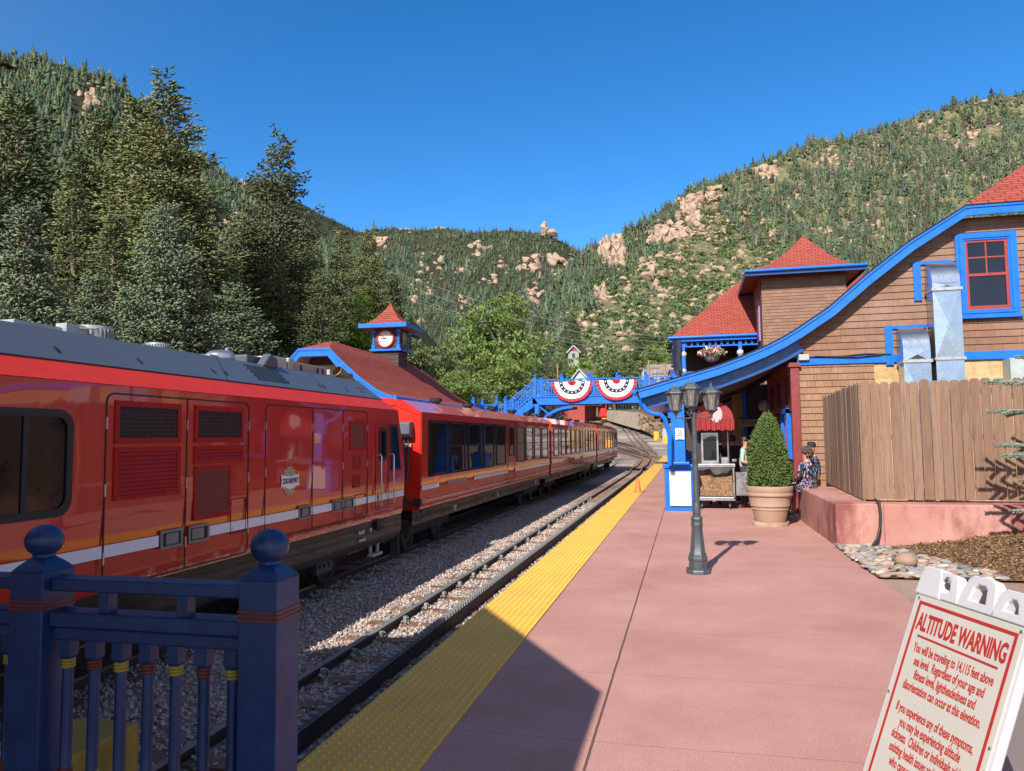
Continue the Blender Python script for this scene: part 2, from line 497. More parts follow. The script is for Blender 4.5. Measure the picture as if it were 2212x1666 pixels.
# tactile strip: a real slab with raised domes
V = []; F = []
st = MB(); st.box(-2.03, -1.39, 2.62, 60.5, 0.0, .012)
tag(st.build('tactile_strip', TACTILE), kind='structure')
prof = [(.0145, 0.0), (.0125, .0045), (.007, .0066)]
n = 8
unit = []
for r, z in prof:
    for k in range(n):
        unit.append((r*math.cos(2*math.pi*k/n), r*math.sin(2*math.pi*k/n), z))
unit.append((0, 0, .0071))
uf = []
for i in range(2):
    for k in range(n):
        l = (k+1) % n
        uf += [(i*n+k, i*n+l, (i+1)*n+l), (i*n+k, (i+1)*n+l, (i+1)*n+k)]
uf += [(2*n+k, 2*n+(k+1) % n, 3*n) for k in range(n)]
unit = np.array(unit); uf = np.array(uf)
pos = np.array([(-2.0+.06*i, 2.66+.06*j, .0121) for i in range(11) for j in range(520)])
V = (unit[None]+pos[:, None]).reshape(-1, 3)
F = (uf[None]+(np.arange(len(pos))*len(unit))[:, None, None]).reshape(-1, 3)
tag(link_mesh('tactile_domes', np_mesh('tactile_domes', V, F, TACTILE, smooth=True)), kind='structure')

# loose ballast stones where one can see them: one mass nobody could count
def stone_mats():
    M = Mat('ballast_stones')
    g = M.n('NewGeometry')
    c = M.ramp(g.outputs['Random Per Island'], [(0, (.3, .215, .185)), (.22, (.44, .345, .3)), (.45, (.53, .43, .37)), (.62, (.17, .15, .145)), (.8, (.4, .31, .27)), (1, (.58, .51, .46))])
    M.bsdf(Base_Color=c, Roughness=.85, Specular_IOR_Level=.25, Normal=M.bump(M.noise(90, 3).outputs[0], .4, .004))
    return M.m
STONES = stone_mats()
rng = np.random.default_rng(3)
octv = np.array([(1, 0, 0), (-1, 0, 0), (0, 1, 0), (0, -1, 0), (0, 0, 1), (0, 0, -1), (.62, .62, .4), (-.6, .6, -.42), (.6, -.64, -.4), (-.62, -.6, .42)])
octf = np.array([(0, 6, 4), (0, 2, 6), (2, 4, 6), (1, 9, 4), (1, 3, 9), (3, 4, 9), (2, 7, 1), (2, 5, 7), (7, 5, 1), (3, 8, 0), (8, 5, 0), (3, 5, 8), (4, 2, 1), (4, 3, 0), (5, 2, 0), (5, 1, 3)])
def stones(n, x0, x1, y0, y1, size, zf, keep=None):
    xy = np.stack([rng.uniform(x0, x1, n), y0+(y1-y0)*rng.uniform(0, 1, n)**1.25], 1)
    if keep is not None: xy = xy[keep(xy)]
    n = len(xy)
    sz = size*rng.uniform(.55, 1.25, n)
    P = octv[None]*(rng.uniform(.65, 1.15, (n, len(octv), 1)))*sz[:, None, None]*rng.uniform(.6, 1.1, (n, 1, 3))
    a = rng.uniform(0, 6.28, n); ca, sa = np.cos(a), np.sin(a)
    t = rng.uniform(-.6, .6, n); ct, s_t = np.cos(t), np.sin(t)
    X = P[:, :, 0]*ca[:, None]-P[:, :, 1]*sa[:, None]; Y = P[:, :, 0]*sa[:, None]+P[:, :, 1]*ca[:, None]; Z = P[:, :, 2]
    Y2 = Y*ct[:, None]-Z*s_t[:, None]; Z2 = Y*s_t[:, None]+Z*ct[:, None]
    P = np.stack([X+xy[:, 0, None], Y2+xy[:, 1, None], Z2+zf(xy)[:, None]+rng.uniform(-.3, .6, n)[:, None]*sz[:, None]], 2)
    F = (octf[None]+(np.arange(n)*len(octv))[:, None, None]).reshape(-1, 3)
    return P.reshape(-1, 3), F
A, FA = stones(42000, -5.4, -1.95, 2.7, 24, .025, lambda q: np.full(len(q), BZ+.005), lambda q: ~(np.abs(np.abs(q[:, 0]+2.75)-.66) < .05) & ~(np.abs(q[:, 0]+2.75) < .07))
tag(link_mesh('ballast_stones', np_mesh('ballast_stones', A, FA, STONES)), kind='stuff')
# ================================================================ railway tracks
RUST = paint('rusty_rail', (.05, .035, .028), rough=.7, var=.35, vs=6)
RAILTOP = paint('worn_rail_top', (.26, .26, .26), rough=.42, var=.2, metal=.35, vs=12)
SLEEPER = paint('rusty_steel_sleeper', (.17, .1, .065), rough=.8, var=.3, vs=5)
CLIP = paint('galvanised_clip', (.32, .33, .28), rough=.55, var=.25, metal=.3)

def path_frames(pts, step=.6):
    P = [Vector(p) for p in pts]; out = []
    def cr(a, b, c, d, t): return .5*((2*b)+(c-a)*t+(2*a-5*b+4*c-d)*t*t+(3*b-a-3*c+d)*t**3)
    for i in range(len(P)-1):
        a = P[max(i-1, 0)]; b = P[i]; c = P[i+1]; d = P[min(i+2, len(P)-1)]
        n = max(1, int((c-b).length/step))
        for k in range(n): out.append(cr(a, b, c, d, k/n))
    out.append(P[-1])
    return out

def railway(label, pts, group=None, sleepers=True, clips=0, teeth=False, half=.66, hide_right=False):
    pts = path_frames(pts)
    t = thing('railway_track', label, 'railway track', pts[0], 0, group)
    side = []
    for i, p in enumerate(pts):
        d = (pts[min(i+1, len(pts)-1)]-pts[max(i-1, 0)]); d.z = 0; d.normalize()
        side.append(Vector((d.y, -d.x, 0)))
    def line(off, prof, name, mats, mm):
        b = MB(); n = len(prof)
        vs = []
        for p, s_ in zip(pts, side):
            for (u, z) in prof: vs.append(p+s_*(off+u)+Vector((0, 0, z)))
        fs = []; base = len(b.v); b.v.extend(tuple(v) for v in vs)
        for i in range(len(pts)-1):
            for k in range(n):
                l = (k+1) % n
                b.f.append([i*n+k, i*n+l, (i+1)*n+l, (i+1)*n+k]); b.m.append(mm[k])
        b.f.append(list(range(n))); b.m.append(0)
        return b.build(name, mats, t)
    rp = [(-.06, -.14), (.06, -.14), (.06, -.125), (.012, -.1), (.012, -.045), (.035, -.035), (.035, 0), (-.035, 0), (-.035, -.035), (-.012, -.045), (-.012, -.1), (-.06, -.125)]
    mm = [0]*12; mm[6] = 1
    line(-half, rp, 'rail', [RUST, RAILTOP], mm)
    line(half, rp, 'rail', [RUST, RAILTOP], mm)
    line(0, [(-.035, -.14), (.035, -.14), (.035, .05), (-.035, .05)], 'rack_rail', [RUST, RAILTOP], [0, 0, 1, 0])
    if teeth:
        tb = MB()
        for (p, s_, q) in zip(pts[:-1], side, pts[1:]):
            d = q-p
            n = max(1, int(d.length/.1))
            if p.y > 30: break
            for k in range(n):
                c = p+d*(k/n)
                f = Vector((-s_.y, s_.x, 0))
                M3 = Matrix((s_, f, Vector((0, 0, 1)))).transposed()
                tb.obox(c+Vector((0, 0, .066)), (.066, .05, .045), M3)
        tag(tb.build('rack_teeth', RAILTOP, t), kind='stuff')
    L = 0; k = 0; last = -1; count = 0
    cb = MB()
    for (p, s_) in zip(pts, side):
        if last is not None and last >= 0 and (p-lastp).length < .62: continue
        lastp = p; last = 1
        f = Vector((-s_.y, s_.x, 0)); M3 = Matrix((s_, f, Vector((0, 0, 1)))).transposed()
        if count < 98 and sleepers:
            sb = MB(); sb.obox(p+Vector((0, 0, -.13)), (2.05, .17, .11), M3); sb.build('sleeper', SLEEPER, t); count += 1
        if p.y < clips:
            for off in (-half+.1, -half-.1, half-.1, half+.1, -.16, .2):
                c = p+s_*off+Vector((0, 0, -.05))
                cb.obox(c+Vector((0, 0, -.02)), (.032, .032, .13), M3)
                cb.lathe([(.028, 0), (.028, .03)], 6, c+Vector((0, 0, .03)))
                if abs(off) > .3:
                    cb.tube([c+s_*.03+f*.06, c+s_*.0+f*.075+Vector((0, 0, .03)), c-s_*.03+f*.05, c-s_*.03-f*.05, c+f*-.075+Vector((0, 0, .03)), c+s_*.03-f*.06], .012, 5)
    if cb.v: tag(cb.build('rail_clips', CLIP, t), kind='stuff')
    return t

def seen(P): return [tuple(at_depth(x, y, Y)) for x, y, Y in P]
railway('rack railway track beside the yellow platform edge, curving away past the train', [(-2.75, 2.9, -.4), (-2.75, 12, -.4), (-2.75, 24, -.4), (-2.75, 36, -.4), (-2.75, 44, -.4)]+seen([(1388, 1012, 49), (1398, 1003.5, 55), (1405, 989.5, 62), (1402, 980, 68), (1396, 975, 72), (1388, 963.5, 80), (1378, 953, 89), (1370, 944, 97), (1361, 930, 105), (1350, 921, 112), (1335, 912, 118), (1319, 907.5, 123), (1302, 903.5, 128)]), clips=26, teeth=True)
railway('rack railway track in the gravel under the red train', [(-6.0, -4, -.4), (-6.0, 20, -.4), (-6.0, 40, -.4), (-6.0, 52, -.4), (-6.2, 60, -.22), (-7.4, 68, .1)], clips=0)
railway('rack railway track branching left from the curve behind the last coach', seen([(1405, 989, 62.5), (1386, 983.5, 66), (1364, 977, 70.5), (1335, 969, 76.5), (1300, 959, 84)]))
railway('upper rack railway track branching left from the curve', seen([(1399, 977, 71), (1372, 966.5, 78.5), (1335, 957, 86), (1300, 949, 93)]))
# ================================================================ the train
TXC = -6.0; TXS = -4.7
def sx(t): return lambda y, z: (TXS+t, y, z)
def side_prism(poly, t0, t1, mat, name, parent, **k):
    b = MB(); b.prism(poly, sx(t0), sx(t1)); return b.build(name, mat, parent, **k)

def window(parent, y0, y1, z0, z1, r=.06, fr=.028, bar=None, mull=None, glassm=None, name='window'):
    b = MB(); b.ring(rrect(y0, y1, z0, z1, r), rrect(y0+fr, y1-fr, z0+fr, z1-fr, max(.01, r-fr*.6)), sx(.004), sx(.02))
    if bar is not None: b.box(TXS+.004, TXS+.016, y0+fr, y1-fr, bar-.012, bar+.012)
    if mull is not None: b.box(TXS+.004, TXS+.016, mull-.022, mull+.022, z0+fr, z1-fr)
    wn = b.build(name, BLACK, parent, smooth=40)
    p = MB(); p.prism(rrect(y0+fr*.5, y1-fr*.5, z0+fr*.5, z1-fr*.5, r*.7), sx(-.01), sx(.006))
    pn = p.build('pane', glassm or GLASS, wn)
    return wn

def seam(b, P, w=.011, t=.003):
    for a, c in zip(P, P[1:]+P[:1]):
        b.bar((TXS+t*.5, *a), (TXS+t*.5, *c), w, t*2, up=(1, 0, 0))

# ---- locomotive
LOCO = thing('locomotive', 'red diesel locomotive with grey roof, louvred doors and round cog emblem', 'locomotive', (TXC, 5.5, BZ), 0, None)
def yend(z):
    if z < 1.1: return 11.88+.05*(z/1.1)
    return 11.93-.34*((z-1.1)/1.12)**1.5 if z < 2.25 else 11.58-(z-2.25)*.62
def loft(prof, name, mat, y0, parent, ends=True, smooth=30):
    b = MB(); full = prof+[(-x, z) for x, z in reversed(prof)]
    rows = []
    for k in range(2):
        rows.append([(TXC+x, (y0 if k == 0 else yend(z)), z) for x, z in full])
    n = len(full)
    b.v.extend(rows[0]+rows[1])
    for i in range(n-1): b.f.append([i, i+1, n+i+1, n+i]); b.m.append(0)
    if ends:
        b.f.append(list(range(n))); b.m.append(0); b.f.append(list(range(2*n-1, n-1, -1))); b.m.append(0)
    return b.build(name, mat, parent, smooth=smooth)
body = loft([(0, .46), (1.245, .46), (1.262, .52), (1.272, .68), (1.29, .92), (1.30, 1.18), (1.30, 1.7), (1.30, 2.185), (0, 2.185)], 'body', RED, -1.2, LOCO, smooth=12)
loft([(0, 2.19), (1.297, 2.19), (1.05, 2.37), (0, 2.37)], 'cant_panel', paint('cant_panel_red', (.5, .03, .022), rough=.6, var=.08, spec=.15), -1.2, LOCO, smooth=12)
loft([(0, .07), (1.20, .07), (1.24, .2), (1.243, .458), (0, .458)], 'skirt', BLKGLOSS, -1.2, LOCO)
rp = loft([(0, 2.374), (1.062, 2.374), (.72, 2.68), (0, 2.685)], 'roof_panel', GREY, -1.2, LOCO, smooth=12)
def roofpt(y, t, lift=.004):
    """on the sloping grey roof panel, t from its lower edge to its upper edge"""
    nx, nz = .306/.459, .342/.459
    return Vector((TXC+1.062-.342*t+nx*lift, y, 2.374+.306*t+nz*lift))
for y in (4.35, 5.05, 6.0, 7.13, 7.35, 8.55, 9.55, 9.68, 10.4, 10.95):
    P = [roofpt(y+.022*math.cos(a), .32+.1*math.sin(a), .004) for a in [k*math.pi/5 for k in range(10)]]
    s = MB(); s.add(P, [tuple(range(10))]); s.build('slot', BLACK, rp)
for y in (4.2, 7.24, 9.62):
    s = MB(); s.quad(roofpt(y, 0), roofpt(y+.008, 0), roofpt(y+.008+.25*(y > 7 and y < 8), 1), roofpt(y+.25*(y > 7 and y < 8), 1)); s.build('panel_joint', BLACK, rp)
s = MB()
for i in range(9):
    for j in range(12):
        y = 7.95+.062*j+.03*(i % 2); t = .2+.075*i
        s.quad(roofpt(y, t), roofpt(y+.042, t), roofpt(y+.042, t+.05), roofpt(y, t+.05))
s.build('vent_grille', BLACK, rp)
s = MB(); s.bar((TXS-.245, -1.2, 2.371), (TXS-.245, yend(2.37), 2.371), .012, .012); s.build('roof_seam', BLACK, rp)

# white stripe, laid between the handles
for a, c in ((-1.2, 5.205), (5.215, 5.88), (6.62, 7.27), (7.29, 8.37), (8.67, 8.71), (8.73, 9.25), (9.93, 10.38), (10.4, 10.76), (10.82, 11.12), (11.14, 11.87)):
    st = MB(); st.prism([(a, .755), (c, .755), (c, .855), (a, .855)], sx(.0), sx(.0045)); st.build('white_stripe', LILAC, body)

# doors
def door_panel(y0, y1, z0, z1, r=.07, splits=()):
    b = MB(); P = rrect(y0, y1, z0, z1, r); seam(b, P, .014, .004)
    for yy in splits: b.bar((TXS+.002, yy, z0), (TXS+.002, yy, z1), .014, .008, up=(1, 0, 0))
    d = b.build('door', BLACK, LOCO)
    for yy in [y0, y1]+list(splits):
        for zz in (z0+.25, (z0+z1)/2, z1-.25):
            h = MB(); h.box(TXS+.004, TXS+.012, yy-.008, yy+.008, zz-.05, zz+.05); h.build('hinge', STEEL, d)
    return d
d1 = door_panel(5.22, 7.28, .5, 2.115, .08, (6.245,))
d2 = door_panel(7.62, 10.4, .57, 2.12, .07, (8.715, 9.585))
door_panel(-.9, 1.2, .5, 2.115, .08)
def bolts(b, y0, y1, z0, z1, ny, nz):
    for i in range(ny+1):
        for zz in (z0, z1): b.lathe([(.009, 0), (.009, .006)], 6, (TXS+.012, y0+(y1-y0)*i/ny, zz), axis=Matrix(((0, 0, 1), (0, 1, 0), (-1, 0, 0))))
    for j in range(1, nz):
        for yy in (y0, y1): b.lathe([(.009, 0), (.009, .006)], 6, (TXS+.012, yy, z0+(z1-z0)*j/nz), axis=Matrix(((0, 0, 1), (0, 1, 0), (-1, 0, 0))))
MESHDARK = paint('vent_dark', (.006, .006, .007), rough=.6, var=.2)
def meshvent(y0, y1, z0, z1):
    b = MB(); b.ring([(y0-.05, z0-.05), (y1+.05, z0-.05), (y1+.05, z1+.05), (y0-.05, z1+.05)], [(y0, z0), (y1, z0), (y1, z1), (y0, z1)], sx(0), sx(.012))
    bolts(b, y0-.025, y1+.025, z0-.025, z1+.025, 3, 2)
    v = b.build('mesh_vent', REDMATT, LOCO)
    q = MB(); q.prism([(y0, z0), (y1, z0), (y1, z1), (y0, z1)], sx(0), sx(.003)); q.build('vent_backing', MESHDARK, v)
    q = MB()
    for k in range(1, int((y1-y0)/.036)): q.box(TXS+.004, TXS+.007, y0+.036*k-.0018, y0+.036*k+.0018, z0, z1)
    for k in range(1, int((z1-z0)/.036)): q.box(TXS+.004, TXS+.007, y0, y1, z0+.036*k-.0018, z0+.036*k+.0018)
    q.build('wire_mesh', paint('mesh_wire', (.12, .05, .045), rough=.5), v)
meshvent(5.36, 6.1, 1.74, 2.01); meshvent(6.4, 7.13, 1.74, 2.01)
def louvre(y0, y1, z0, z1, n):
    b = MB(); b.ring([(y0-.05, z0-.04), (y1+.05, z0-.04), (y1+.05, z1+.04), (y0-.05, z1+.04)], [(y0, z0), (y1, z0), (y1, z1), (y0, z1)], sx(0), sx(.012))
    bolts(b, y0-.025, y1+.025, z0-.022, z1+.022, 4, 3)
    h = (z1-z0)/n
    for k in range(n):
        z = z0+h*k
        b.add([(TXS+.016, y0, z+h*.12), (TXS+.016, y1, z+h*.12), (TXS+.001, y1, z+h*.95), (TXS+.001, y0, z+h*.95), (TXS+.001, y0, z+h*.12), (TXS+.001, y1, z+h*.12)], [(0, 1, 2, 3), (1, 0, 4, 5)])
    v = b.build('louvre', REDMATT, LOCO)
    q = MB(); q.prism([(y0, z0), (y1, z0), (y1, z1), (y0, z1)], sx(-.002), sx(.001)); q.build('louvre_backing', DARKRED, v)
louvre(5.36, 6.1, 1.25, 1.62, 10); louvre(6.4, 7.13, 1.52, 1.62, 3)
def panel(y0, y1, z0, z1, mat, name='vent_panel', rim=True):
    b = MB(); b.prism([(y0, z0), (y1, z0), (y1, z1), (y0, z1)], sx(0), sx(.005)); v = b.build(name, mat, LOCO)
    if rim:
        q = MB(); q.ring([(y0-.04, z0-.05), (y1+.04, z0-.05), (y1+.04, z1+.05), (y0-.04, z1+.05)], [(y0, z0), (y1, z0), (y1, z1), (y0, z1)], sx(0), sx(.009)); bolts(q, y0-.02, y1+.02, z0-.025, z1+.025, 3, 4)
        q.build('panel_rim', REDMATT, v)
    return v
panel(6.4, 6.92, .98, 1.41, DARKRED); panel(9.82, 10.3, 1.6, 1.93, DARKRED)
panel(9.95, 10.1, 1.33, 1.43, DARKRED); panel(9.95, 10.1, 1.06, 1.15, DARKRED)
def hatch(y0, y1, z0, z1):
    b = MB(); seam(b, rrect(y0, y1, z0, z1, .02), .009, .004); h = b.build('hatch', BLACK, LOCO)
    q = MB()
    for zz in (z0+.05, z1-.05): q.lathe([(.012, 0), (.012, .008)], 8, (TXS, y0+.03, zz), axis=Matrix(((0, 0, 1), (0, 1, 0), (-1, 0, 0))))
    q.build('latch', STEEL, h)
hatch(6.97, 7.24, .73, 1.09); hatch(9.98, 10.36, .61, .9)
for y0, y1 in ((5.9, 6.2), (6.29, 6.6), (8.37, 8.67), (9.26, 9.56), (9.62, 9.92)):
    b = MB(); b.ring([(y0, .72), (y1, .72), (y1, .89), (y0, .89)], [(y0+.025, .745), (y1-.025, .745), (y1-.025, .865), (y0+.025, .865)], sx(0), sx(.014))
    hb = b.build('door_handle', RECESS, LOCO)
    q = MB(); q.prism([(y0+.02, .74), (y1-.02, .74), (y1-.02, .87), (y0+.02, .87)], sx(0), sx(.005)); q.build('recess', BLACK, hb)
    o = .055 if y0 in (5.9, 8.37, 9.26) else .02
    q = MB(); q.prism(rrect(y0+.04+o*.6, y1-.09+o*.6, .755, .855, .008), sx(.002), sx(.012)); q.lathe([(.009, 0), (.009, .004)], 8, (TXS+.012, y0+.12, .8), axis=Matrix(((0, 0, 1), (0, 1, 0), (-1, 0, 0)))); q.build('paddle', RECESS, hb)

window(LOCO, 2.3, 4.87, 1.14, 1.96, .13, .06, mull=4.44, glassm=paint('loco_window_glass', (.008, .007, .008), rough=.05, spec=.35))
window(LOCO, 10.83, 11.12, 1.37, 1.89, .07, .05)
# the slanted rear side window
ww = MB(); o_ = [(11.3, 1.2), (11.72, 1.2), (11.56, 1.95), (11.28, 1.95)]; i_ = [(11.335, 1.235), (11.675, 1.235), (11.525, 1.91), (11.315, 1.91)]
ww.ring(o_, i_, sx(.002), sx(.018)); wn = ww.build('window', BLACK, LOCO)
q = MB(); q.prism(i_, sx(-.005), sx(.006)); q.build('pane', GLASS, wn)
for y in (10.79, 11.29):
    b = MB(); b.tube([(TXS, y, 1.46), (TXS+.05, y, 1.47), (TXS+.065, y, 1.44), (TXS+.065, y, .7), (TXS+.05, y, .67), (TXS, y, .675)], .014, 8)
    b.build('handrail', STEEL, LOCO, smooth=40)
b = MB(); seam(b, rrect(10.7, 11.2, .62, 1.95, .05), .01, .004); b.build('door', BLACK, LOCO)
b = MB(); b.prism([(10.8, .31), (11.06, .31), (11.06, .44), (10.8, .44)], sx(-.02), sx(-.01)); b.box(TXS-.03, TXS+.01, 10.79, 11.07, .295, .312); b.build('step', paint('step_dark', (.01, .01, .01)), LOCO)
MS = Matrix(((0, 0, 1, 0), (1, 0, 0, 0), (0, 1, 0, 0), (0, 0, 0, 1)))
def side_text(body_, y, z, size, mat, parent, **k):
    return lettering(body_, size, mat, Matrix.Translation((TXS+k.pop('t', .006), y, z)) @ MS, parent, **k)
side_text('Hm 4/4', 10.27, .33, .085, WHITE, LOCO, sx=.75, t=-.028)
side_text('28', 10.6, .33, .085, WHITE, LOCO, sx=.75, t=-.028)
side_text('46.0 tons (US)', 10.3, .22, .05, WHITE, LOCO, sx=.75, t=-.03)
# emblem: a gold gear ring, dark middle and a white banner
GOLD = paint('emblem_gold', (.5, .3, .06), rough=.4); NAVY = paint('emblem_navy', (.03, .03, .06), rough=.4); INK = paint('emblem_ink', (.1, .02, .03), rough=.5)
def gear(cy, cz, r0, r1, n, t0, t1, name, mat, parent):
    P = []
    for k in range(n):
        for d, r in ((-.3, r0), (-.2, r1), (.2, r1), (.3, r0)):
            a = 2*math.pi*(k+d)/n; P.append((cy+.92*r*math.cos(a), cz+r*math.sin(a)))
    return side_prism(P, t0, t1, mat, name, parent)
em = gear(8.16, 1.21, .152, .176, 14, .001, .005, 'emblem', WHITE, LOCO)
gear(8.16, 1.21, .146, .169, 14, .005, .0065, 'gear', GOLD, em)
side_prism([(8.16+.1*math.cos(k*.2618), 1.21+.107*math.sin(k*.2618)) for k in range(24)], .006, .008, NAVY, 'disc', em)
side_prism([(7.95, 1.30), (8.0, 1.285), (8.16, 1.275), (8.32, 1.285), (8.37, 1.30), (8.355, 1.225), (8.37, 1.14), (8.32, 1.155), (8.16, 1.11), (8.0, 1.155), (7.95, 1.14), (7.965, 1.225)], .008, .0095, WHITE, 'banner', em)
side_text('COG RAILWAY', 8.16, 1.215, .088, INK, em, sx=.58, bold=.0035, t=.0100)
side_text('MANITOU', 8.16, 1.292, .035, WHITE, em, sx=.75, t=.0085); side_text('AND', 8.16, 1.318, .016, WHITE, em, t=.0085); side_text('PIKES PEAK', 8.16, 1.098, .02, WHITE, em, sx=.8, t=.0085)
# roof equipment
def finned(y, x, r, h, z=2.66):
    b = MB()
    b.lathe([(r, 0), (r, h*.8), (r*1.08, h*.82), (r*1.08, h), (r*.6, h*1.02)], 20, (x, y, z))
    for k in range(26):
        a = 2*math.pi*k/26; b.obox((x+r*1.06*math.cos(a), y+r*1.06*math.sin(a), z+h*.42), (.06*r*3, .012, h*.8), Matrix.Rotation(a, 3, 'Z'))
    b.build('roof_fan', ALU, LOCO, smooth=40)
finned(6.05, -5.62, .15, .17); finned(6.95, -5.62, .105, .12)
b = MB(); b.box(-6.0, -5.55, 5.1, 5.9, 2.66, 2.76); b.tube([(-5.5, 5.75, 2.77), (-5.42, 5.86, 2.78), (-5.42, 5.9, 2.7)], .012, 6); b.box(-5.62, -5.5, 5.6, 5.84, 2.66, 2.8); b.build('roof_box', ALU, LOCO, bevel=.01)
b = MB(); b.lathe([(.16, 0), (.17, .02), (.17, .05), (.16, .055), (.17, .06), (.17, .12), (.13, .155), (.05, .17)], 20, (-5.6, 8.05, 2.66)); b.lathe([(.02, 0), (.02, .04)], 8, (-5.55, 8.1, 2.82)); b.box(-5.72, -5.5, 7.7, 7.86, 2.66, 2.74); b.build('roof_tank', STEEL, LOCO, smooth=40)
b = MB(); b.box(-6.4, -5.4, 8.3, 8.75, 2.66, 2.8); b.prism([(8.42, 2.66), (8.78, 2.66), (8.78, 2.78), (8.6, 2.84)], lambda y, z: (-5.36, y, z), lambda y, z: (-5.24, y, z)); b.build('roof_cowl', GREY, LOCO, bevel=.02)
b = MB(); b.box(-6.3, -5.45, 8.98, 9.35, 2.66, 2.86); b.box(-5.75, -5.45, 9.4, 9.56, 2.66, 2.87); b.build('roof_box', paint('galvanised_box', (.5, .5, .42), rough=.4, metal=.5, var=.2), LOCO, bevel=.01)
b = MB(); b.box(-6.3, -5.45, 9.58, 10.55, 2.66, 2.83)
rb = b.build('roof_box', paint('pinkish_box', (.42, .27, .22), rough=.5, var=.1), LOCO, bevel=.01)
q = MB()
for y in (9.72, 10.22, 10.38): q.box(-5.455, -5.44, y, y+.04, 2.7, 2.8)
q.build('box_slots', BLACK, rb)
b = MB(); b.box(-5.6, -5.45, 10.6, 10.85, 2.66, 2.73); b.box(-5.55, -5.48, 10.7, 10.75, 2.7, 2.82); b.build('roof_bracket', ALU, LOCO)
EXH = paint('exhaust_bronze', (.25, .15, .08), rough=.4, var=.3, metal=.8, vs=8)
b = MB(); b.lathe([(.15, -.1), (.13, .06), (.12, .1)], 18, (-5.42, 11.12, 2.68)); A = Vector((-.30, -.78, .52)).normalized(); ax = Vector((1, 0, 0)); ay = A.cross(ax).normalized(); ax = ay.cross(A)
M3 = Matrix((ax, ay, A)).transposed()
b.lathe([(.1, -.18), (.1, .17), (.085, .175), (.08, .05)], 20, Vector((-5.4, 11.02, 2.72)), axis=M3)
b.obox((-5.25, 11.05, 2.6), (.3, .42, .008), Matrix.Rotation(.45, 3, 'Y')); b.build('exhaust_pipe', EXH, LOCO, smooth=40)
b = MB(); b.box(-5.9, -5.35, 3.4, 4.7, 2.67, 2.73); b.build('roof_hatch', paint('roof_brown', (.12, .08, .08)), LOCO, bevel=.01)
# running gear
def bogie(parent, yc, wb=1.65, r=.31, name='wheel'):
    b = MB(); b.box(TXC-.95, TXC+.95, yc-wb/2-.35, yc+wb/2+.35, -.06, .1); b.build('bogie', paint('bogie_dark', (.02, .019, .018), rough=.7, var=.3), parent)
    for y in (yc-wb/2, yc+wb/2):
        for sg in (1, -1):
            w_ = MB(); w_.lathe([(r+.02, -.06), (r+.02, -.03), (r, -.02), (r, .06), (r*.72, .065), (r*.68, .04), (r*.3, .04), (r*.25, .07), (0.02, .07)], 24, (TXC+sg*.72, y, -.4+r), axis=Matrix(((0, 0, sg), (0, 1, 0), (-sg, 0, 0))))
            w_.build(name, paint('wheel_steel', (.05, .045, .04), rough=.45, metal=.5, var=.3) if sg > 0 else DKGREY, parent, smooth=30)
bogie(LOCO, 2.5); bogie(LOCO, 9.3)
b = MB(); b.box(TXS-.22, TXS-.08, 11.83, 11.87, -.25, .2); b.build('guard_plate', DKGREY, LOCO)
b = MB(); b.box(TXS-.14, TXS-.05, 10.72, 11.1, -.1, -.06); b.box(TXS-.13, TXS-.1, 10.75, 10.8, -.08, .1); b.box(TXS-.13, TXS-.1, 11.02, 11.07, -.08, .1); b.build('foot_step', ALU, LOCO)
b = MB()
for yy in (9.15, 9.27, 9.39): b.lathe([(.03, 0), (.03, .03)], 10, (TXS-.11, yy, .02), axis=Matrix(((0, 0, 1), (0, 1, 0), (-1, 0, 0))))
b.box(TXS-.16, TXS-.11, 9.05, 9.5, -.08, .09); b.build('socket_panel', DKGREY, LOCO)

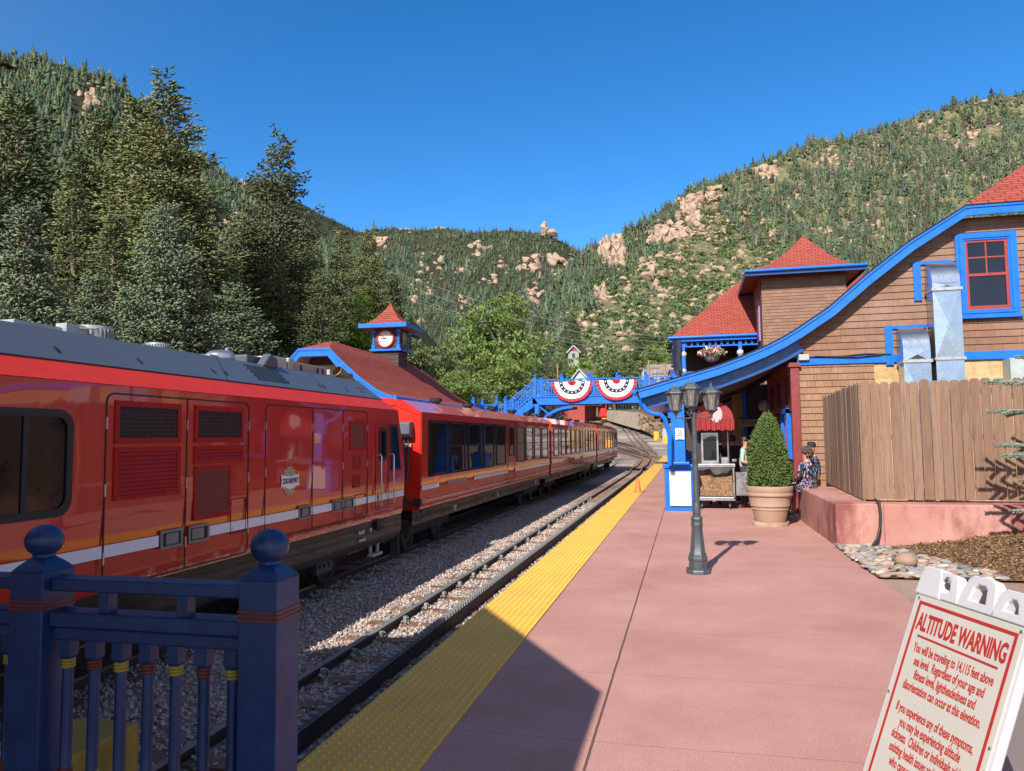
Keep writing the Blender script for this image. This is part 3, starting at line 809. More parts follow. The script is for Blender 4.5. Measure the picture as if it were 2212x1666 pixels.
# ---- coaches
VENTB = paint('vent_black', (.012, .014, .015), rough=.25, var=.2)
TXT = paint('grey_letters', (.42, .37, .3), rough=.4)
def coach(y0, y1, label, wins, doors, band=None, first=False, vents=(), stripe=()):
    c = thing('railway_coach', label, 'railway coach', (TXC, (y0+y1)/2, BZ), 0, 'red coaches of the train')
    prof = [(0, .42), (1.255, .42), (1.265, .5), (1.275, .68), (1.29, .88), (1.3, 1.1), (1.3, 2.2), (.93, 2.43), (.6, 2.47), (0, 2.49)]
    full = prof+[(-x, z) for x, z in reversed(prof)]; n = len(full)
    b = MB(); b.v.extend([(TXC+x, y0, z) for x, z in full]+[(TXC+x, y1, z) for x, z in full])
    for i in range(n-1): b.f.append([i, i+1, n+i+1, n+i]); b.m.append(0)
    b.f.append(list(range(n))); b.m.append(0); b.f.append(list(range(2*n-1, n-1, -1))); b.m.append(0)
    bd = b.build('body', RED, c, smooth=12)
    if band:
        for a, e in band: side_prism(rrect(a, e, 1.0, 2.06, .05), 0, .004, paint('black_window_band', (.012, .011, .012), rough=.12, coat=1, wob=.05), 'window_band', bd)
    for a, e, bar in wins: window(c, a, e, 1.03, 2.04, .07, .026, bar=bar)
    for a, e in doors:
        q = MB(); seam(q, rrect(a, e, .52, 2.14, .03), .012, .004); dd = q.build('door', BLACK, c)
        window(dd, a+.16, e-.12, 1.22, 2.0, .06, .024)
    for a, e in stripe:
        q = MB(); q.prism([(a, .78), (e, .78), (e, .865), (a, .865)], sx(0), sx(.0045)); q.build('white_stripe', LILAC, bd)
    for yv in vents:
        for xx in (.62, -.62):
            v = MB(); v.lathe([(.09, 0), (.09, .05), (.135, .055), (.145, .065), (.145, .125), (.13, .14), (.04, .145)], 18, (TXC+xx, yv, 2.46)); v.build('roof_vent', VENTB, c, smooth=40)
    q = MB(); q.prism([(y0+.05, .43), (y1-.05, .43), (y1-.05, .33), (y1-1.2, .33), (y1-1.3, .36), ((y0+y1)/2+.3, .36), ((y0+y1)/2+.2, .27), ((y0+y1)/2-.6, .27), ((y0+y1)/2-.7, .36), (y0+3.2, .36), (y0+3.1, .33), (y0+.05, .36)], sx(-.06), sx(-.02))
    q.box(TXC-1.1, TXS-.3, y0+.3, y1-.3, .1, .415)
    q.build('underframe', BLKGLOSS, c)
    for yy in (y0+2.1, y0+5.7, y1-2.3):
        q = MB(); q.prism([(yy-.14, .44), (yy+.14, .44), (yy+.08, .22), (yy-.06, .22)], sx(-.1), sx(-.04)); q.build('jack_bracket', ALU, c)
    bogie(c, y0+1.45); bogie(c, y1-1.6)
    return c, bd
c1w = [(13.17, 14.16, None), (14.44, 15.42, 1.56), (15.68, 16.69, 1.56), (16.95, 17.9, 1.56), (18.15, 19.12, None), (20.46, 21.5, 1.56), (21.71, 22.68, 1.56), (22.95, 23.93, 1.56), (24.2, 25.24, 1.56)]
c1, b1 = coach(12.75, 25.6, 'first red passenger coach, right behind the locomotive', c1w, [(19.4, 20.22)], [(13.1, 19.2)], True, (15.5, 17.97, 20.4, 22.83, 25.2), [(12.752, 13.7), (16.15, 19.38), (20.24, 25.58)])
side_text('MANITOU AND PIKES PEAK RAILWAY', 14.93, .822, .115, TXT, b1, sx=.72, bold=.003, t=.003)
c2, b2 = coach(26.0, 39.3, 'middle red passenger coach between two others', [(26.48, 27.46, 1.56), (28.1, 29.08, 1.56), (29.33, 30.38, 1.56), (30.62, 31.61, 1.56), (31.98, 32.94, None), (35.0, 35.9, 1.56), (36.2, 36.9, 1.56), (37.0, 38.05, 1.56), (38.3, 39.15, None)], [(33.2, 34.1)], None, False, (27.2, 29.6, 32.0, 34.5, 37.0), [(26.02, 28.6), (31.5, 33.18), (34.12, 39.28)])
side_text('COG RAILWAY', 30.05, .822, .115, TXT, b2, sx=.72, bold=.003, t=.003)
c3, b3 = coach(39.85, 51.6, 'last red passenger coach at the far end of the train', [(40.27, 41.0, None), (42.4, 43.1, 1.56), (43.5, 44.7, 1.56), (45.26, 46.5, 1.56), (46.9, 47.9, None), (49.4, 50.0, 1.56), (50.2, 50.8, 1.56), (51.0, 51.5, None)], [(48.2, 49.1)], None, False, (40.8, 42.5, 44.2, 46, 47.8), [(39.87, 43.0), (46.2, 48.18), (49.12, 51.58)])
# front end of the first coach: raised rim, cable box with three hoses, coupler
b = MB(); b.ring([(-7.25, .55), (-4.72, .55), (-4.72, 2.19), (-5.08, 2.41), (-6.92, 2.41), (-7.25, 2.19)], [(-7.2, .6), (-4.77, .6), (-4.77, 2.15), (-5.2, 2.33), (-6.8, 2.33), (-7.2, 2.15)], lambda x, z: (x, 12.75, z), lambda x, z: (x, 12.735, z)); b.build('end_rim', RED, c1)
b = MB(); b.prism([(12.745, 1.72), (12.6, 1.75), (12.55, 1.80), (12.56, 2.0), (12.745, 2.03)], lambda y, z: (-5.2, y, z), lambda y, z: (-4.86, y, z)); b.build('cable_box', GREY, c1, bevel=.01)
b = MB()
for x in (-5.1, -5.02, -4.94): b.tube([(x, 12.7, 1.74), (x, 12.71, 1.5), (x-.01, 12.71, 1.1), (x-.02, 12.66, .85)], .022, 8)
b.build('hose', DKGREY, c1, smooth=50)
b = MB(); b.box(-5.18, -4.88, 12.69, 12.73, 1.56, 1.63); b.build('hose_clamp', STEEL, c1)
b = MB(); b.box(-6.15, -5.85, 11.7, 12.8, .12, .3); b.box(-5.3, -4.9, 12.4, 12.74, .52, .58); b.box(-5.2, -5.0, 12.35, 12.75, .62, .7); b.build('coupler', DKGREY, c1)
b = MB(); b.box(-4.84, -4.7, 12.66, 12.78, .5, .62); b.build('bumper', BLACK, c1)
# ================================================================ the station with the curved gable
GY = 17.0                                   # plane of the verge boards
WY = 17.36                                  # plane of the gable wall
prof_px = [(1376, 840), (1460, 815), (1547, 789), (1600, 769), (1645, 750), (1685, 730), (1720, 709), (1788, 663), (1866, 595), (1959, 522), (2086, 442)]
VERGE = [(at_depth(x, y, GY).x, at_depth(x, y, GY).z) for x, y in prof_px]
SCX = 8.45                                   # middle of the gable
ZJ = VERGE[-1][1]; XJ = VERGE[-1][0]
def roof_z(x):
    if x > SCX: x = 2*SCX-x
    if x >= XJ: return ZJ
    for (x0, z0), (x1, z1) in zip(VERGE, VERGE[1:]):
        if x <= x1: return z0+(z1-z0)*(x-x0)/(x1-x0)
ST = thing('station_building', 'brown shingled station with curved red roof, bright blue verge board and porch over the platform', 'station building', (6, 25, 0))

def seglen(P):
    L = [0]
    for a, b in zip(P, P[1:]): L.append(L[-1]+math.dist(a, b))
    return L
half_l = VERGE
full = VERGE+[(2*SCX-x, z) for x, z in reversed(VERGE)]
LL = seglen(full)
b = MB()
YB = 35.9
def YBX(x): return YB if x < 3.0 else 23.0
# roof: slopes beyond the clipped gable rise to the ridge
RZ = ZJ+(SCX-XJ)*.72
RY = GY+2.6
def slope(P, L, sgn):
    rows = [[(x, GY, z), (x, YBX(x), z)] for x, z in P]
    uv = [[(0, l), (YBX(x)-GY, l)] for (x, z), l in zip(P, L)]
    b.sheet(rows, uvs=uv)
slope(VERGE, seglen(VERGE), 1); R_ = [(2*SCX-x, z) for x, z in VERGE]; slope(R_, seglen(R_), 1)
l0 = seglen(VERGE)[-1]; h = math.hypot(SCX-XJ, RZ-ZJ)
b.add([(XJ, GY, ZJ), (XJ, 23, ZJ), (SCX, RY+.6, RZ), (SCX, RY, RZ)], [(0, 1, 2, 3)]); b.uv[len(b.f)-1] = [(0, l0), (YB-GY, l0), (YB-GY, l0+h), (RY-GY, l0+h)]
X2 = 2*SCX-XJ
b.add([(X2, GY, ZJ), (X2, 23, ZJ), (SCX, RY+.6, RZ), (SCX, RY, RZ)], [(0, 1, 2, 3)]); b.uv[len(b.f)-1] = [(0, l0), (YB-GY, l0), (YB-GY, l0+h), (RY-GY, l0+h)]
b.tri((XJ, GY, ZJ), (X2, GY, ZJ), (SCX, RY, RZ), uv=[(XJ, 0), (X2, 0), (SCX, h)])
roof = b.build('roof', ROOF, ST)
# dark shingle edge
def follow(P, y0, y1, d0, d1, mat, name, parent, zshift=True, close_end=True, shape=None):
    """a board that hangs under the profile between depths d0 and d1"""
    q = MB()
    rows = []
    for i, (x, z) in enumerate(P):
        a = P[max(i-1, 0)]; c = P[min(i+1, len(P)-1)]
        t = Vector((c[0]-a[0], 0, c[1]-a[1])).normalized(); nrm = Vector((t.z, 0, -t.x))
        p = Vector((x, 0, z))
        rows.append((p+nrm*d0, p+nrm*d1))
    for (A, B), (C, D) in zip(rows, rows[1:]):
        q.add([(A.x, y0, A.z), (B.x, y0, B.z), (D.x, y0, D.z), (C.x, y0, C.z), (A.x, y1, A.z), (B.x, y1, B.z), (D.x, y1, D.z), (C.x, y1, C.z)],
              [(0, 1, 2, 3), (7, 6, 5, 4), (1, 5, 6, 2), (0, 3, 7, 4)])
    A, B = rows[0]; q.quad((A.x, y0, A.z), (A.x, y1, A.z), (B.x, y1, B.z), (B.x, y0, B.z))
    A, B = rows[-1]; q.quad((A.x, y0, A.z), (A.x, y1, A.z), (B.x, y1, B.z), (B.x, y0, B.z))
    return q.build(name, mat, parent)
PF = full
follow(PF, GY-.02, GY+.4, .002, .02, paint('shingle_edge', (.03, .02, .02), rough=.9), 'roof_edge', roof)
follow(PF, GY, GY+.05, .022, .075, BLUE, 'verge_board', ST)
follow(PF, GY+.022, GY+.06, .077, .095, DKBLUE, 'verge_board', ST)
follow(PF, GY+.004, GY+.055, .097, .235, BLUE, 'verge_board', ST)
# soffit boards under the verge and the eave
def soffit_mat():
    M = Mat('soffit_boards')
    xyz = M.n('SeparateXYZ', i_0=M.co())
    fr = M.math('FRACT', M.math('MULTIPLY', xyz.outputs[0], 11.0))
    ln = M.math('LESS_THAN', fr, .1)
    c = M.ramp(M.noise(3, 6).outputs[0], [(.3, (.36, .19, .14)), (.7, (.48, .27, .2))])
    c = M.mix(ln, c, (.035, .016, .013, 1))
    M.bsdf(Base_Color=c, Roughness=.35, Coat_Weight=.5, Coat_Roughness=.2)
    return M.m
SOFFIT = soffit_mat()
q = MB(); rows = [[(x, GY+.06, z-.16), (x, GY+.4, z-.16)] for x, z in VERGE]; q.sheet(rows)
rows = [[(x, GY+.38, z-.52), (x, YBX(x), z-.52)] for x, z in VERGE if x < 2.6]; q.sheet(rows)
q.build('soffit', SOFFIT, ST)
lowP = [p for p in VERGE if p[0] < 2.6]
lowP = lowP+[(2.3, roof_z(2.3))] if lowP[-1][0] < 2.3 else [p for p in lowP if p[0] < 2.3]+[(2.3, roof_z(2.3))]
follow(lowP, WY-.1, WY+.06, .2, .5, DKBLUE, 'rake_beam', ST)
for yb in (22.5, 27.6, 32.7):
    follow(lowP, yb-.06, yb+.06, .45, .6, paint('rafter_dark', (.02, .014, .016), rough=.5), 'rafter', ST)
# gable wall: lapped shingle rows, cut along the roof line
b = MB(); z = 3.42; ro = 0
XR = 2*SCX-2.3
while z < ZJ-.2:
    z1 = z+.15
    def xl(zz):
        zz += .2
        for (x0, a0), (x1, a1) in zip(VERGE, VERGE[1:]):
            if a0 <= zz <= a1: return max(2.3, x0+(x1-x0)*(zz-a0)/(a1-a0))
        return 2.3 if zz < VERGE[0][1]+2 else XJ
    if z1+.2 > ZJ: z1 = ZJ-.2
    a, c = xl(z), xl(z1)
    A = (a, WY-.03, z); B = (2*SCX-a, WY-.03, z); Cc = (2*SCX-c, WY-.008, z1); D = (c, WY-.008, z1)
    o = ro*.237
    b.quad(A, B, Cc, D, uv=[(a+o, ro*.15+.002), (2*SCX-a+o, ro*.15+.002), (2*SCX-c+o, ro*.15+.148), (c+o, ro*.15+.148)])
    b.quad((a, WY, z), (2*SCX-a, WY, z), B, A, uv=[(a, 0), (a, 0), (a, .01), (a, .01)])
    z += .15; ro += 1
wall = b.build('gable_wall', SIDING, ST)
b = MB()
def shingle_rows(b, x0, x1, y, z0, z1, face='y', sgn=-1, rh=.145, m=0, uo=0):
    k = 0; z = z0
    while z < z1-.01:
        zt = min(z+rh, z1); o = k*.31+uo
        if face == 'y':
            P = [(x0, y+sgn*.03, z), (x1, y+sgn*.03, z), (x1, y+sgn*.008, zt), (x0, y+sgn*.008, zt)]; Q = [(x0, y, z), (x1, y, z)]
        else:
            P = [(y+sgn*.03, x0, z), (y+sgn*.03, x1, z), (y+sgn*.008, x1, zt), (y+sgn*.008, x0, zt)]; Q = [(y, x0, z), (y, x1, z)]
        b.quad(*P, m=m, uv=[(x0+o, k*.15+.002), (x1+o, k*.15+.002), (x1+o, k*.15+.148), (x0+o, k*.15+.148)])
        b.quad(Q[0], Q[1], P[1], P[0], m=m, uv=[(x0, 0), (x0, 0), (x0, .01), (x0, .01)])
        z += rh; k += 1
shingle_rows(b, 2.42, 3.98, WY, 0, 3.3)
b.build('lower_wall', SIDING_LOW, ST)
def stone_mat(name, a, b2, w=.55, h=.27, mort=.012):
    M = Mat(name)
    br = M.n('TexBrick', i_Vector=M.co('UV'), i_Scale=1.0, i_Mortar_Size=mort, i_Brick_Width=w, i_Row_Height=h, i_Mortar_Smooth=.3)
    M.set(br.inputs['Color1'], a); M.set(br.inputs['Color2'], b2); M.set(br.inputs['Mortar'], (.5, .4, .26, 1))
    c = M.scol(br.outputs[0], M.ramp(M.noise(6, 8, .7).outputs[0], [(.3, (.7,)*3), (.7, (1.2,)*3)]))
    M.bsdf(Base_Color=c, Roughness=.9, Normal=M.bump(M.noise(9, 8).outputs[0], .7, .03))
    return M.m
BLOCK = stone_mat('yellow_stone_blocks', (.47, .3, .13, 1), (.55, .38, .2, 1))
b = MB(); b.quad((3.985, WY-.005, 0), (14.6, WY-.005, 0), (14.6, WY-.005, 3.3), (3.985, WY-.005, 3.3), uv=[(0, .1), (10.6, .1), (10.6, 3.4), (0, 3.4)])
b.build('stone_wall', BLOCK, ST)
b = MB(); b.box(2.42, 14.6, WY-.06, WY+.02, 3.24, 3.42); b.build('belt_course', BLUE, ST, bevel=.01)
b = MB(); b.box(2.26, 2.44, WY-.09, WY+.1, .0, 3.2); b.box(2.22, 2.48, WY-.13, WY+.1, 3.2, 3.26); b.box(2.24, 2.46, WY-.11, WY+.1, 3.26, 3.3); b.build('corner_post', REDTRIM, ST, bevel=.008)
# platform wall: oxblood frame with a blue framed window, then dark boarding
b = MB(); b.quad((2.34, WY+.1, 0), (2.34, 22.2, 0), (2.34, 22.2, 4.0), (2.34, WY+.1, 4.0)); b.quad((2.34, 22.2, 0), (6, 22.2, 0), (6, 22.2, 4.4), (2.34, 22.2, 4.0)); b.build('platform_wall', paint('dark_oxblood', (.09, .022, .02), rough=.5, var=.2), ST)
b = MB()
for yy in (18.95, 20.3, 21.7): b.box(2.25, 2.36, yy-.08, yy+.08, 0, 3.2)
b.box(2.26, 2.36, WY+.1, 22.2, 2.25, 2.4); b.box(2.26, 2.36, WY+.1, 22.2, 3.05, 3.3)
b.build('wall_frame', REDTRIM, ST)
b = MB()
for (y0, y1) in ((17.85, 18.8),):
    b.box(2.2, 2.36, y0-.1, y0, 1.25, 2.3); b.box(2.2, 2.36, y1, y1+.1, 1.25, 2.3); b.box(2.2, 2.36, y0-.1, y1+.1, 2.2, 2.32); b.box(2.1, 2.36, y0-.36, y1+.15, 1.17, 1.27)
wn = b.build('window', BLUE, ST)
b = MB(); b.box(2.28, 2.34, 17.85, 18.8, 1.27, 2.2); b.build('pane', PANE, wn)
b = MB(); b.box(2.24, 2.29, 18.28, 18.36, 1.27, 2.2); b.box(2.24, 2.29, 17.85, 17.9, 1.27, 2.2); b.build('sash', RED, wn)
b = MB(); shingle_rows(b, 17.66, 19, 2.33, .0, 1.15, face='x', sgn=-1); b.build('lower_wall', SIDING_LOW, ST)
# wall at the back of the porch, facing down the platform
sa_, sb_ = at_depth(1583, 940, 27.2).x, at_depth(1606, 940, 27.2).x
b = MB(); b.quad((sa_, 27.2, 0), (sb_, 27.2, 0), (sb_, 27.2, 3.4), (sa_, 27.2, 3.3), uv=[(0, 0), (1.2, 0), (1.2, 3.6), (0, 3.3)])
b.build('stone_wall', BLOCK, ST)
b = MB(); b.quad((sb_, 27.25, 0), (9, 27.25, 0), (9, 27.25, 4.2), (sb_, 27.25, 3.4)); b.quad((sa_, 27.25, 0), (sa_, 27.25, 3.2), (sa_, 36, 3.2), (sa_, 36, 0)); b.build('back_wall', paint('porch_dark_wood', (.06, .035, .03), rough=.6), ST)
b = MB()
X0_ = sb_+.06
for x in (X0_, X0_+.85, X0_+1.7): b.box(x-.06, x+.06, 27.1, 27.24, 0, 3.5)
b.box(X0_, X0_+1.7, 27.12, 27.22, 2.2, 2.3)
dr = b.build('door_frame', BLUE, ST)
b = MB(); b.box(X0_+.06, X0_+.79, 27.16, 27.21, .1, 2.2); b.box(X0_+.91, X0_+1.64, 27.16, 27.21, .1, 2.2); b.build('door', GLASS, dr)
# posts of the porch with pedestals and curved brackets
def porch_post(y, first=False):
    x0 = -.2
    q = MB()
    q.box(x0-.155, x0+.155, y-.155, y+.155, 1.08, 3.0)
    q.box(x0-.24, x0+.24, y-.24, y+.24, 1.06, 1.12)
    po = q.build('porch_post', BLUE, ST, bevel=.012)
    q = MB(); q.box(x0-.33, x0+.35, y-.05 if first else y-.33, y+.33, 0, .98); q.box(x0-.37, x0+.39, (y-.05 if first else y-.33)-.04, y+.37, .98, 1.06)
    pd = q.build('pedestal', BLUE, po, bevel=.008)
    # brackets: a curved web towards the eave, and along the eave both ways
    def web(fn):
        arc = [(0, 0), (0, 1.0)]
        for k in range(9):
            t = k/8*math.pi/2
            arc.append((.95-.83*math.sin(t)-.0, 1.0-.0-(.87*(1-math.cos(t))) if False else .92-.9*(1-math.cos(t))))
        poly = [(.0, 0.0), (.12, .03)]+[(.12+.8*(1-math.cos(a)), .05+.8*math.sin(a)) for a in [k/8*math.pi/2 for k in range(9)]]+[(.92, .95), (0, .95)]
        q = MB(); q.prism(poly, lambda u, v: fn(u, v, -.04), lambda u, v: fn(u, v, .04)); q.build('bracket', BLUE, po)
    web(lambda u, v, w_: (x0-.15-u*.5, y+w_, 2.12+v*.55))
    web(lambda u, v, w_: (x0+w_, y+.15+u, 1.75+v))
    if not first: web(lambda u, v, w_: (x0+w_, y-.15-u, 1.75+v))
    return po, pd
po, pd = porch_post(17.55, True)
q = MB(); q.box(-.42, .06, 17.452, 17.46, .12, .9); q.build('white_panel', paint('panel_white', (.56, .55, .56), rough=.45, var=.05), pd)
for y in (22.5, 27.6, 32.7): porch_post(y)
b = MB(); b.box(-.28, -.12, 17.2, YB, 2.72, 2.98); b.build('eave_beam', DKBLUE, ST)
# gutter, downspout
b = MB(); tipx, tipz = VERGE[0]
gp = [(tipx-.07+.075*math.cos(a), tipz-.02+.075*math.sin(a)) for a in [math.pi+k*math.pi/8 for k in range(9)]]
b.prism(gp, lambda x, z: (x, GY+.02, z), lambda x, z: (x, YB, z)); b.build('gutter', BLUE, ST)
dp = [at_depth(x, y, 17.2) for x, y in ((1381, 852), (1387, 870), (1396, 887), (1409, 893), (1428, 896), (1436, 905), (1447, 940), (1447, 1006))]
b = MB(); b.tube(dp, .052, 8); b.build('downspout', BLUE, ST, smooth=40)
# the big window in the gable
def wbox(b, x0, y0, x1, y1, ya, yb):
    A = at_depth(x0, y1, WY); B = at_depth(x1, y0, WY)
    b.box(A.x, B.x, WY-ya, WY-yb, A.z, B.z); return A.x, B.x, A.z, B.z
A = at_depth(2069, 686, WY); B = at_depth(2192, 499, WY)
x0, x1, z0, z1 = A.x, B.x, A.z, B.z
b = MB(); b.ring([(x0, z0), (x1, z0), (x1, z1), (x0, z1)], [(x0+.18, z0+.14), (x1-.18, z0+.14), (x1-.18, z1-.16), (x0+.18, z1-.16)], lambda x, z: (x, WY-.03, z), lambda x, z: (x, WY-.075, z))
b.ring([(x0+.07, z0+.06), (x1-.07, z0+.06), (x1-.07, z1-.06), (x0+.07, z1-.06)], [(x0+.14, z0+.1), (x1-.14, z0+.1), (x1-.14, z1-.12), (x0+.14, z1-.12)], lambda x, z: (x, WY-.05, z), lambda x, z: (x, WY-.095, z))
b.box(x0-.03, x1+.03, WY-.13, WY-.03, z0-.05, z0)
wn = b.build('window', BLUE, ST)
xa, xb, za, zb = x0+.18, x1-.18, z0+.14, z1-.16; zm = za+(zb-za)*.5
b = MB(); b.ring([(xa, za), (xb, za), (xb, zb), (xa, zb)], [(xa+.055, za+.08), (xb-.055, za+.08), (xb-.055, zb-.05), (xa+.055, zb-.05)], lambda x, z: (x, WY-.02, z), lambda x, z: (x, WY-.055, z))
b.box(xa+.055, xb-.055, WY-.06, WY-.02, zm-.03, zm+.03); xm = (xa+xb)/2
b.box(xm-.015, xm+.015, WY-.045, WY-.02, zm+.03, zb-.05); b.box(xa+.055, xb-.055, WY-.043, WY-.018, (zm+zb)/2-.015, (zm+zb)/2+.015)
b.build('sash', paint('sash_red', (.3, .035, .03), rough=.45), wn)
b = MB(); b.quad((xa, WY-.032, za), (xb, WY-.032, za), (xb, WY-.032, zb), (xa, WY-.032, zb)); b.build('pane', PANE, wn)
# conduits along the belt course
b = MB(); pc = [at_depth(x, y, WY-.06) for x, y in ((1703, 745), (1706, 762), (1712, 772), (1760, 772), (1820, 770), (1870, 765), (1925, 766))]
b.tube(pc, .022, 6); b.tube([at_depth(x, y, WY-.09) for x, y in ((1760, 770), (1850, 772), (1905, 766))], .014, 6); b.build('conduit', BLACK, ST, smooth=50)
c_ = at_depth(1735, 773, WY-.08); b = MB(); b.box(c_.x-.1, c_.x+.12, WY-.14, WY-.02, c_.z-.06, c_.z+.07); b.build('junction_box', ALU, ST, bevel=.008)
c_ = at_depth(2205, 800, WY-.2); b = MB(); b.box(c_.x-.26, c_.x+.3, WY-.4, WY-.03, c_.z-.28, c_.z+.24); b.build('meter_cabinet', paint('cabinet_grey', (.36, .4, .4), rough=.45), ST, bevel=.01)
# galvanised ducts
def galv():
    M = Mat('galvanised_sheet')
    c = M.ramp(M.noise(2.5, 8, .7).outputs[0], [(.3, (.42, .47, .53)), (.7, (.58, .63, .68))])
    v = M.n('TexVoronoi', i_Scale=45.0)
    M.bsdf(Base_Color=c, Metallic=.95, Roughness=M.ramp(v.outputs['Color'], [(0, (.24,)*3), (1, (.29,)*3)]), Normal=M.bump(M.noise(3, 3).outputs[0], .12, .05))
    return M.m
GALV = galv()
def duct(xa, xb, ztop, zseams, fx0, fx1, fz):
    t = ST
    yf, yb = WY-.52, WY-.12
    rad = .5
    b = MB(); arc = [(yf, .6)]+[(yf+rad-rad*math.cos(a), ztop-rad+rad*math.sin(a)) for a in [k/9*math.pi/2 for k in range(10)]]
    inner = [(WY-.02, ztop-.42), (yb+.02, ztop-.5), (yb, ztop-.6), (yb, .6)]
    poly = arc+[(WY-.02, ztop)]+inner
    b.prism(poly, lambda y, z: (xa, y, z), lambda y, z: (xb, y, z))
    d = b.build('duct', GALV, t, smooth=50)
    b = MB()
    for zs in zseams: b.box(xa-.025, xb+.025, yf-.045, yb+.03, zs-.03, zs+.03)
    b.build('duct_flange', ALU, d)
    # cross-broken front sheets: each panel folded to a low point in its middle
    zz = [ztop-rad]+[z for z in zseams if z < ztop-rad]+[.62]
    for a, c in zip(zz, zz[1:]):
        b = MB(); n_ = max(1, round(abs(a-c)/1.5))
        for i in range(n_):
            za_, zc_ = a+(c-a)*i/n_, a+(c-a)*(i+1)/n_
            P = [(xa, yf-.004, za_), (xb, yf-.004, za_), (xb, yf-.004, zc_), (xa, yf-.004, zc_)]; m_ = ((xa+xb)/2, yf-.035, (za_+zc_)/2)
            for k in range(4): b.tri(P[k], P[(k+1) % 4], m_)
        b.build('duct_panel', GALV, d)
    b = MB(); b.box(fx0, fx1, WY-.06, WY-.03, fz-.07, fz); b.box(fx0, fx0+.15, WY-.062, WY-.03, fz-.85, fz-.07); b.build('duct_frame', BLUE, d)
P1 = at_depth(2018, 700, WY-.52); P2 = at_depth(2079, 700, WY-.52); T1 = at_depth(2040, 563, WY-.3).z
duct(P1.x, P2.x, T1, (at_depth(2040, 625, WY-.5).z, at_depth(2040, 775, WY-.5).z), P1.x-.22, P1.x+.55, T1+.06)
P3 = at_depth(1951, 760, WY-.52); P4 = at_depth(2010, 760, WY-.52); T2 = at_depth(1990, 704, WY-.3).z
duct(P3.x, P4.x, T2, (at_depth(1990, 780, WY-.5).z,), P3.x-.22, P3.x+.6, T2+.06)

# ---- the second wing: upstairs porch and square turret
def bellcast(b, x0, x1, y0, y1, z0, apex, n=8, power=1.5, uvs=True, m=0, apx=None):
    """hip roof with flared eaves on a rectangle"""
    cx, cy = apx or (x0+x1)/2, (y0+y1)/2
    rings = []
    for k in range(n+1):
        t = k/n; s_ = 1-t
        z = z0+(apex-z0)*(t**power if power else t)
        rings.append([(cx+(x0-cx)*s_, cy+(y0-cy)*s_, z), (cx+(x1-cx)*s_, cy+(y0-cy)*s_, z), (cx+(x1-cx)*s_, cy+(y1-cy)*s_, z), (cx+(x0-cx)*s_, cy+(y1-cy)*s_, z)])
    for j in range(4):
        l = 0
        for k in range(n):
            A, B = rings[k][j], rings[k][(j+1) % 4]; D, C = rings[k+1][j], rings[k+1][(j+1) % 4]
            d = math.dist([(A[i]+B[i])/2 for i in range(3)], [(C[i]+D[i])/2 for i in range(3)])
            w0, w1 = math.dist(A, B)/2, math.dist(C, D)/2
            if k == n-1: b.tri(A, B, C, m=m, uv=[(-w0, l), (w0, l), (0, l+d)])
            else: b.quad(A, B, C, D, m=m, uv=[(-w0, l), (w0, l), (w1, l+d), (-w1, l+d)])
            l += d
TY = 36.0
TU = thing('turret', 'square brown shingled turret with steep red pyramid roof and blue eaves behind the station gable', 'tower', (5.7, 38, 0))
ta = at_depth(1645, 650, TY); tb = at_depth(1829, 650, TY); te = at_depth(1735, 590, TY).z
b = MB(); shingle_rows(b, ta.x, tb.x, TY, 5.0, te, rh=.15); wdt = tb.x-ta.x
shingle_rows(b, TY, TY+wdt, ta.x, 5.0, te, face='x', rh=.15, sgn=-1)
b.quad((tb.x, TY, 0), (tb.x, TY+wdt, 0), (tb.x, TY+wdt, te), (tb.x, TY, te), uv=[(0, 0), (4, 0), (4, 9), (0, 9)]); b.quad((ta.x, TY+wdt, 0), (tb.x, TY+wdt, 0), (tb.x, TY+wdt, te), (ta.x, TY+wdt, te), uv=[(0, 0), (4, 0), (4, 9), (0, 9)])
b.quad((ta.x, TY, 0), (tb.x, TY, 0), (tb.x, TY, 5), (ta.x, TY, 5), uv=[(0, 0), (4, 0), (4, 5), (0, 5)]); b.quad((ta.x, TY, 0), (ta.x, TY+wdt, 0), (ta.x, TY+wdt, 5), (ta.x, TY, 5), uv=[(0, 0), (4, 0), (4, 5), (0, 5)])
b.build('wall', SIDING_TOWER, TU)
ov = .72; b = MB(); x0, x1, y0, y1 = ta.x-ov, tb.x+ov, TY-ov, TY+wdt+ov
bellcast(b, x0, x1, y0, y1, te+.12, at_depth(1735, 508, TY+wdt/2).z, 10, 1.62, apx=at_depth(1735, 510, TY+wdt/2).x)
rf = b.build('roof', ROOF, TU)
b = MB(); b.quad((x0, y0, te-.02), (x1, y0, te-.02), (x1, y1, te-.02), (x0, y1, te-.02)); b.build('eave_soffit', BROWN, TU)
b = MB()
for (a, c, d, e) in ((x0, x1, y0-.03, y0), (x0, x1, y1, y1+.03), (x0-.03, x0, y0-.03, y1+.03), (x1, x1+.03, y0-.03, y1+.03)): b.box(a, c, d, e, te-.14, te+.1)
b.build('fascia', DKBLUE, TU)
b = MB(); b.tube([(x0-.05, y0-.09, te+.06), (x1+.05, y0-.09, te+.06)], .075, 8); b.build('gutter', BLUE, TU, smooth=60)
b = MB(); yy = TY+1.3; b.box(ta.x-.08, ta.x+.02, yy-.55, yy+.55, 6.2, 8.2); wn = b.build('window', paint('lilac_frame', (.25, .2, .5), rough=.5), TU)
b = MB(); b.box(ta.x-.11, ta.x-.05, yy-.38, yy+.38, 6.4, 8.05); b.build('sash', REDTRIM, wn)

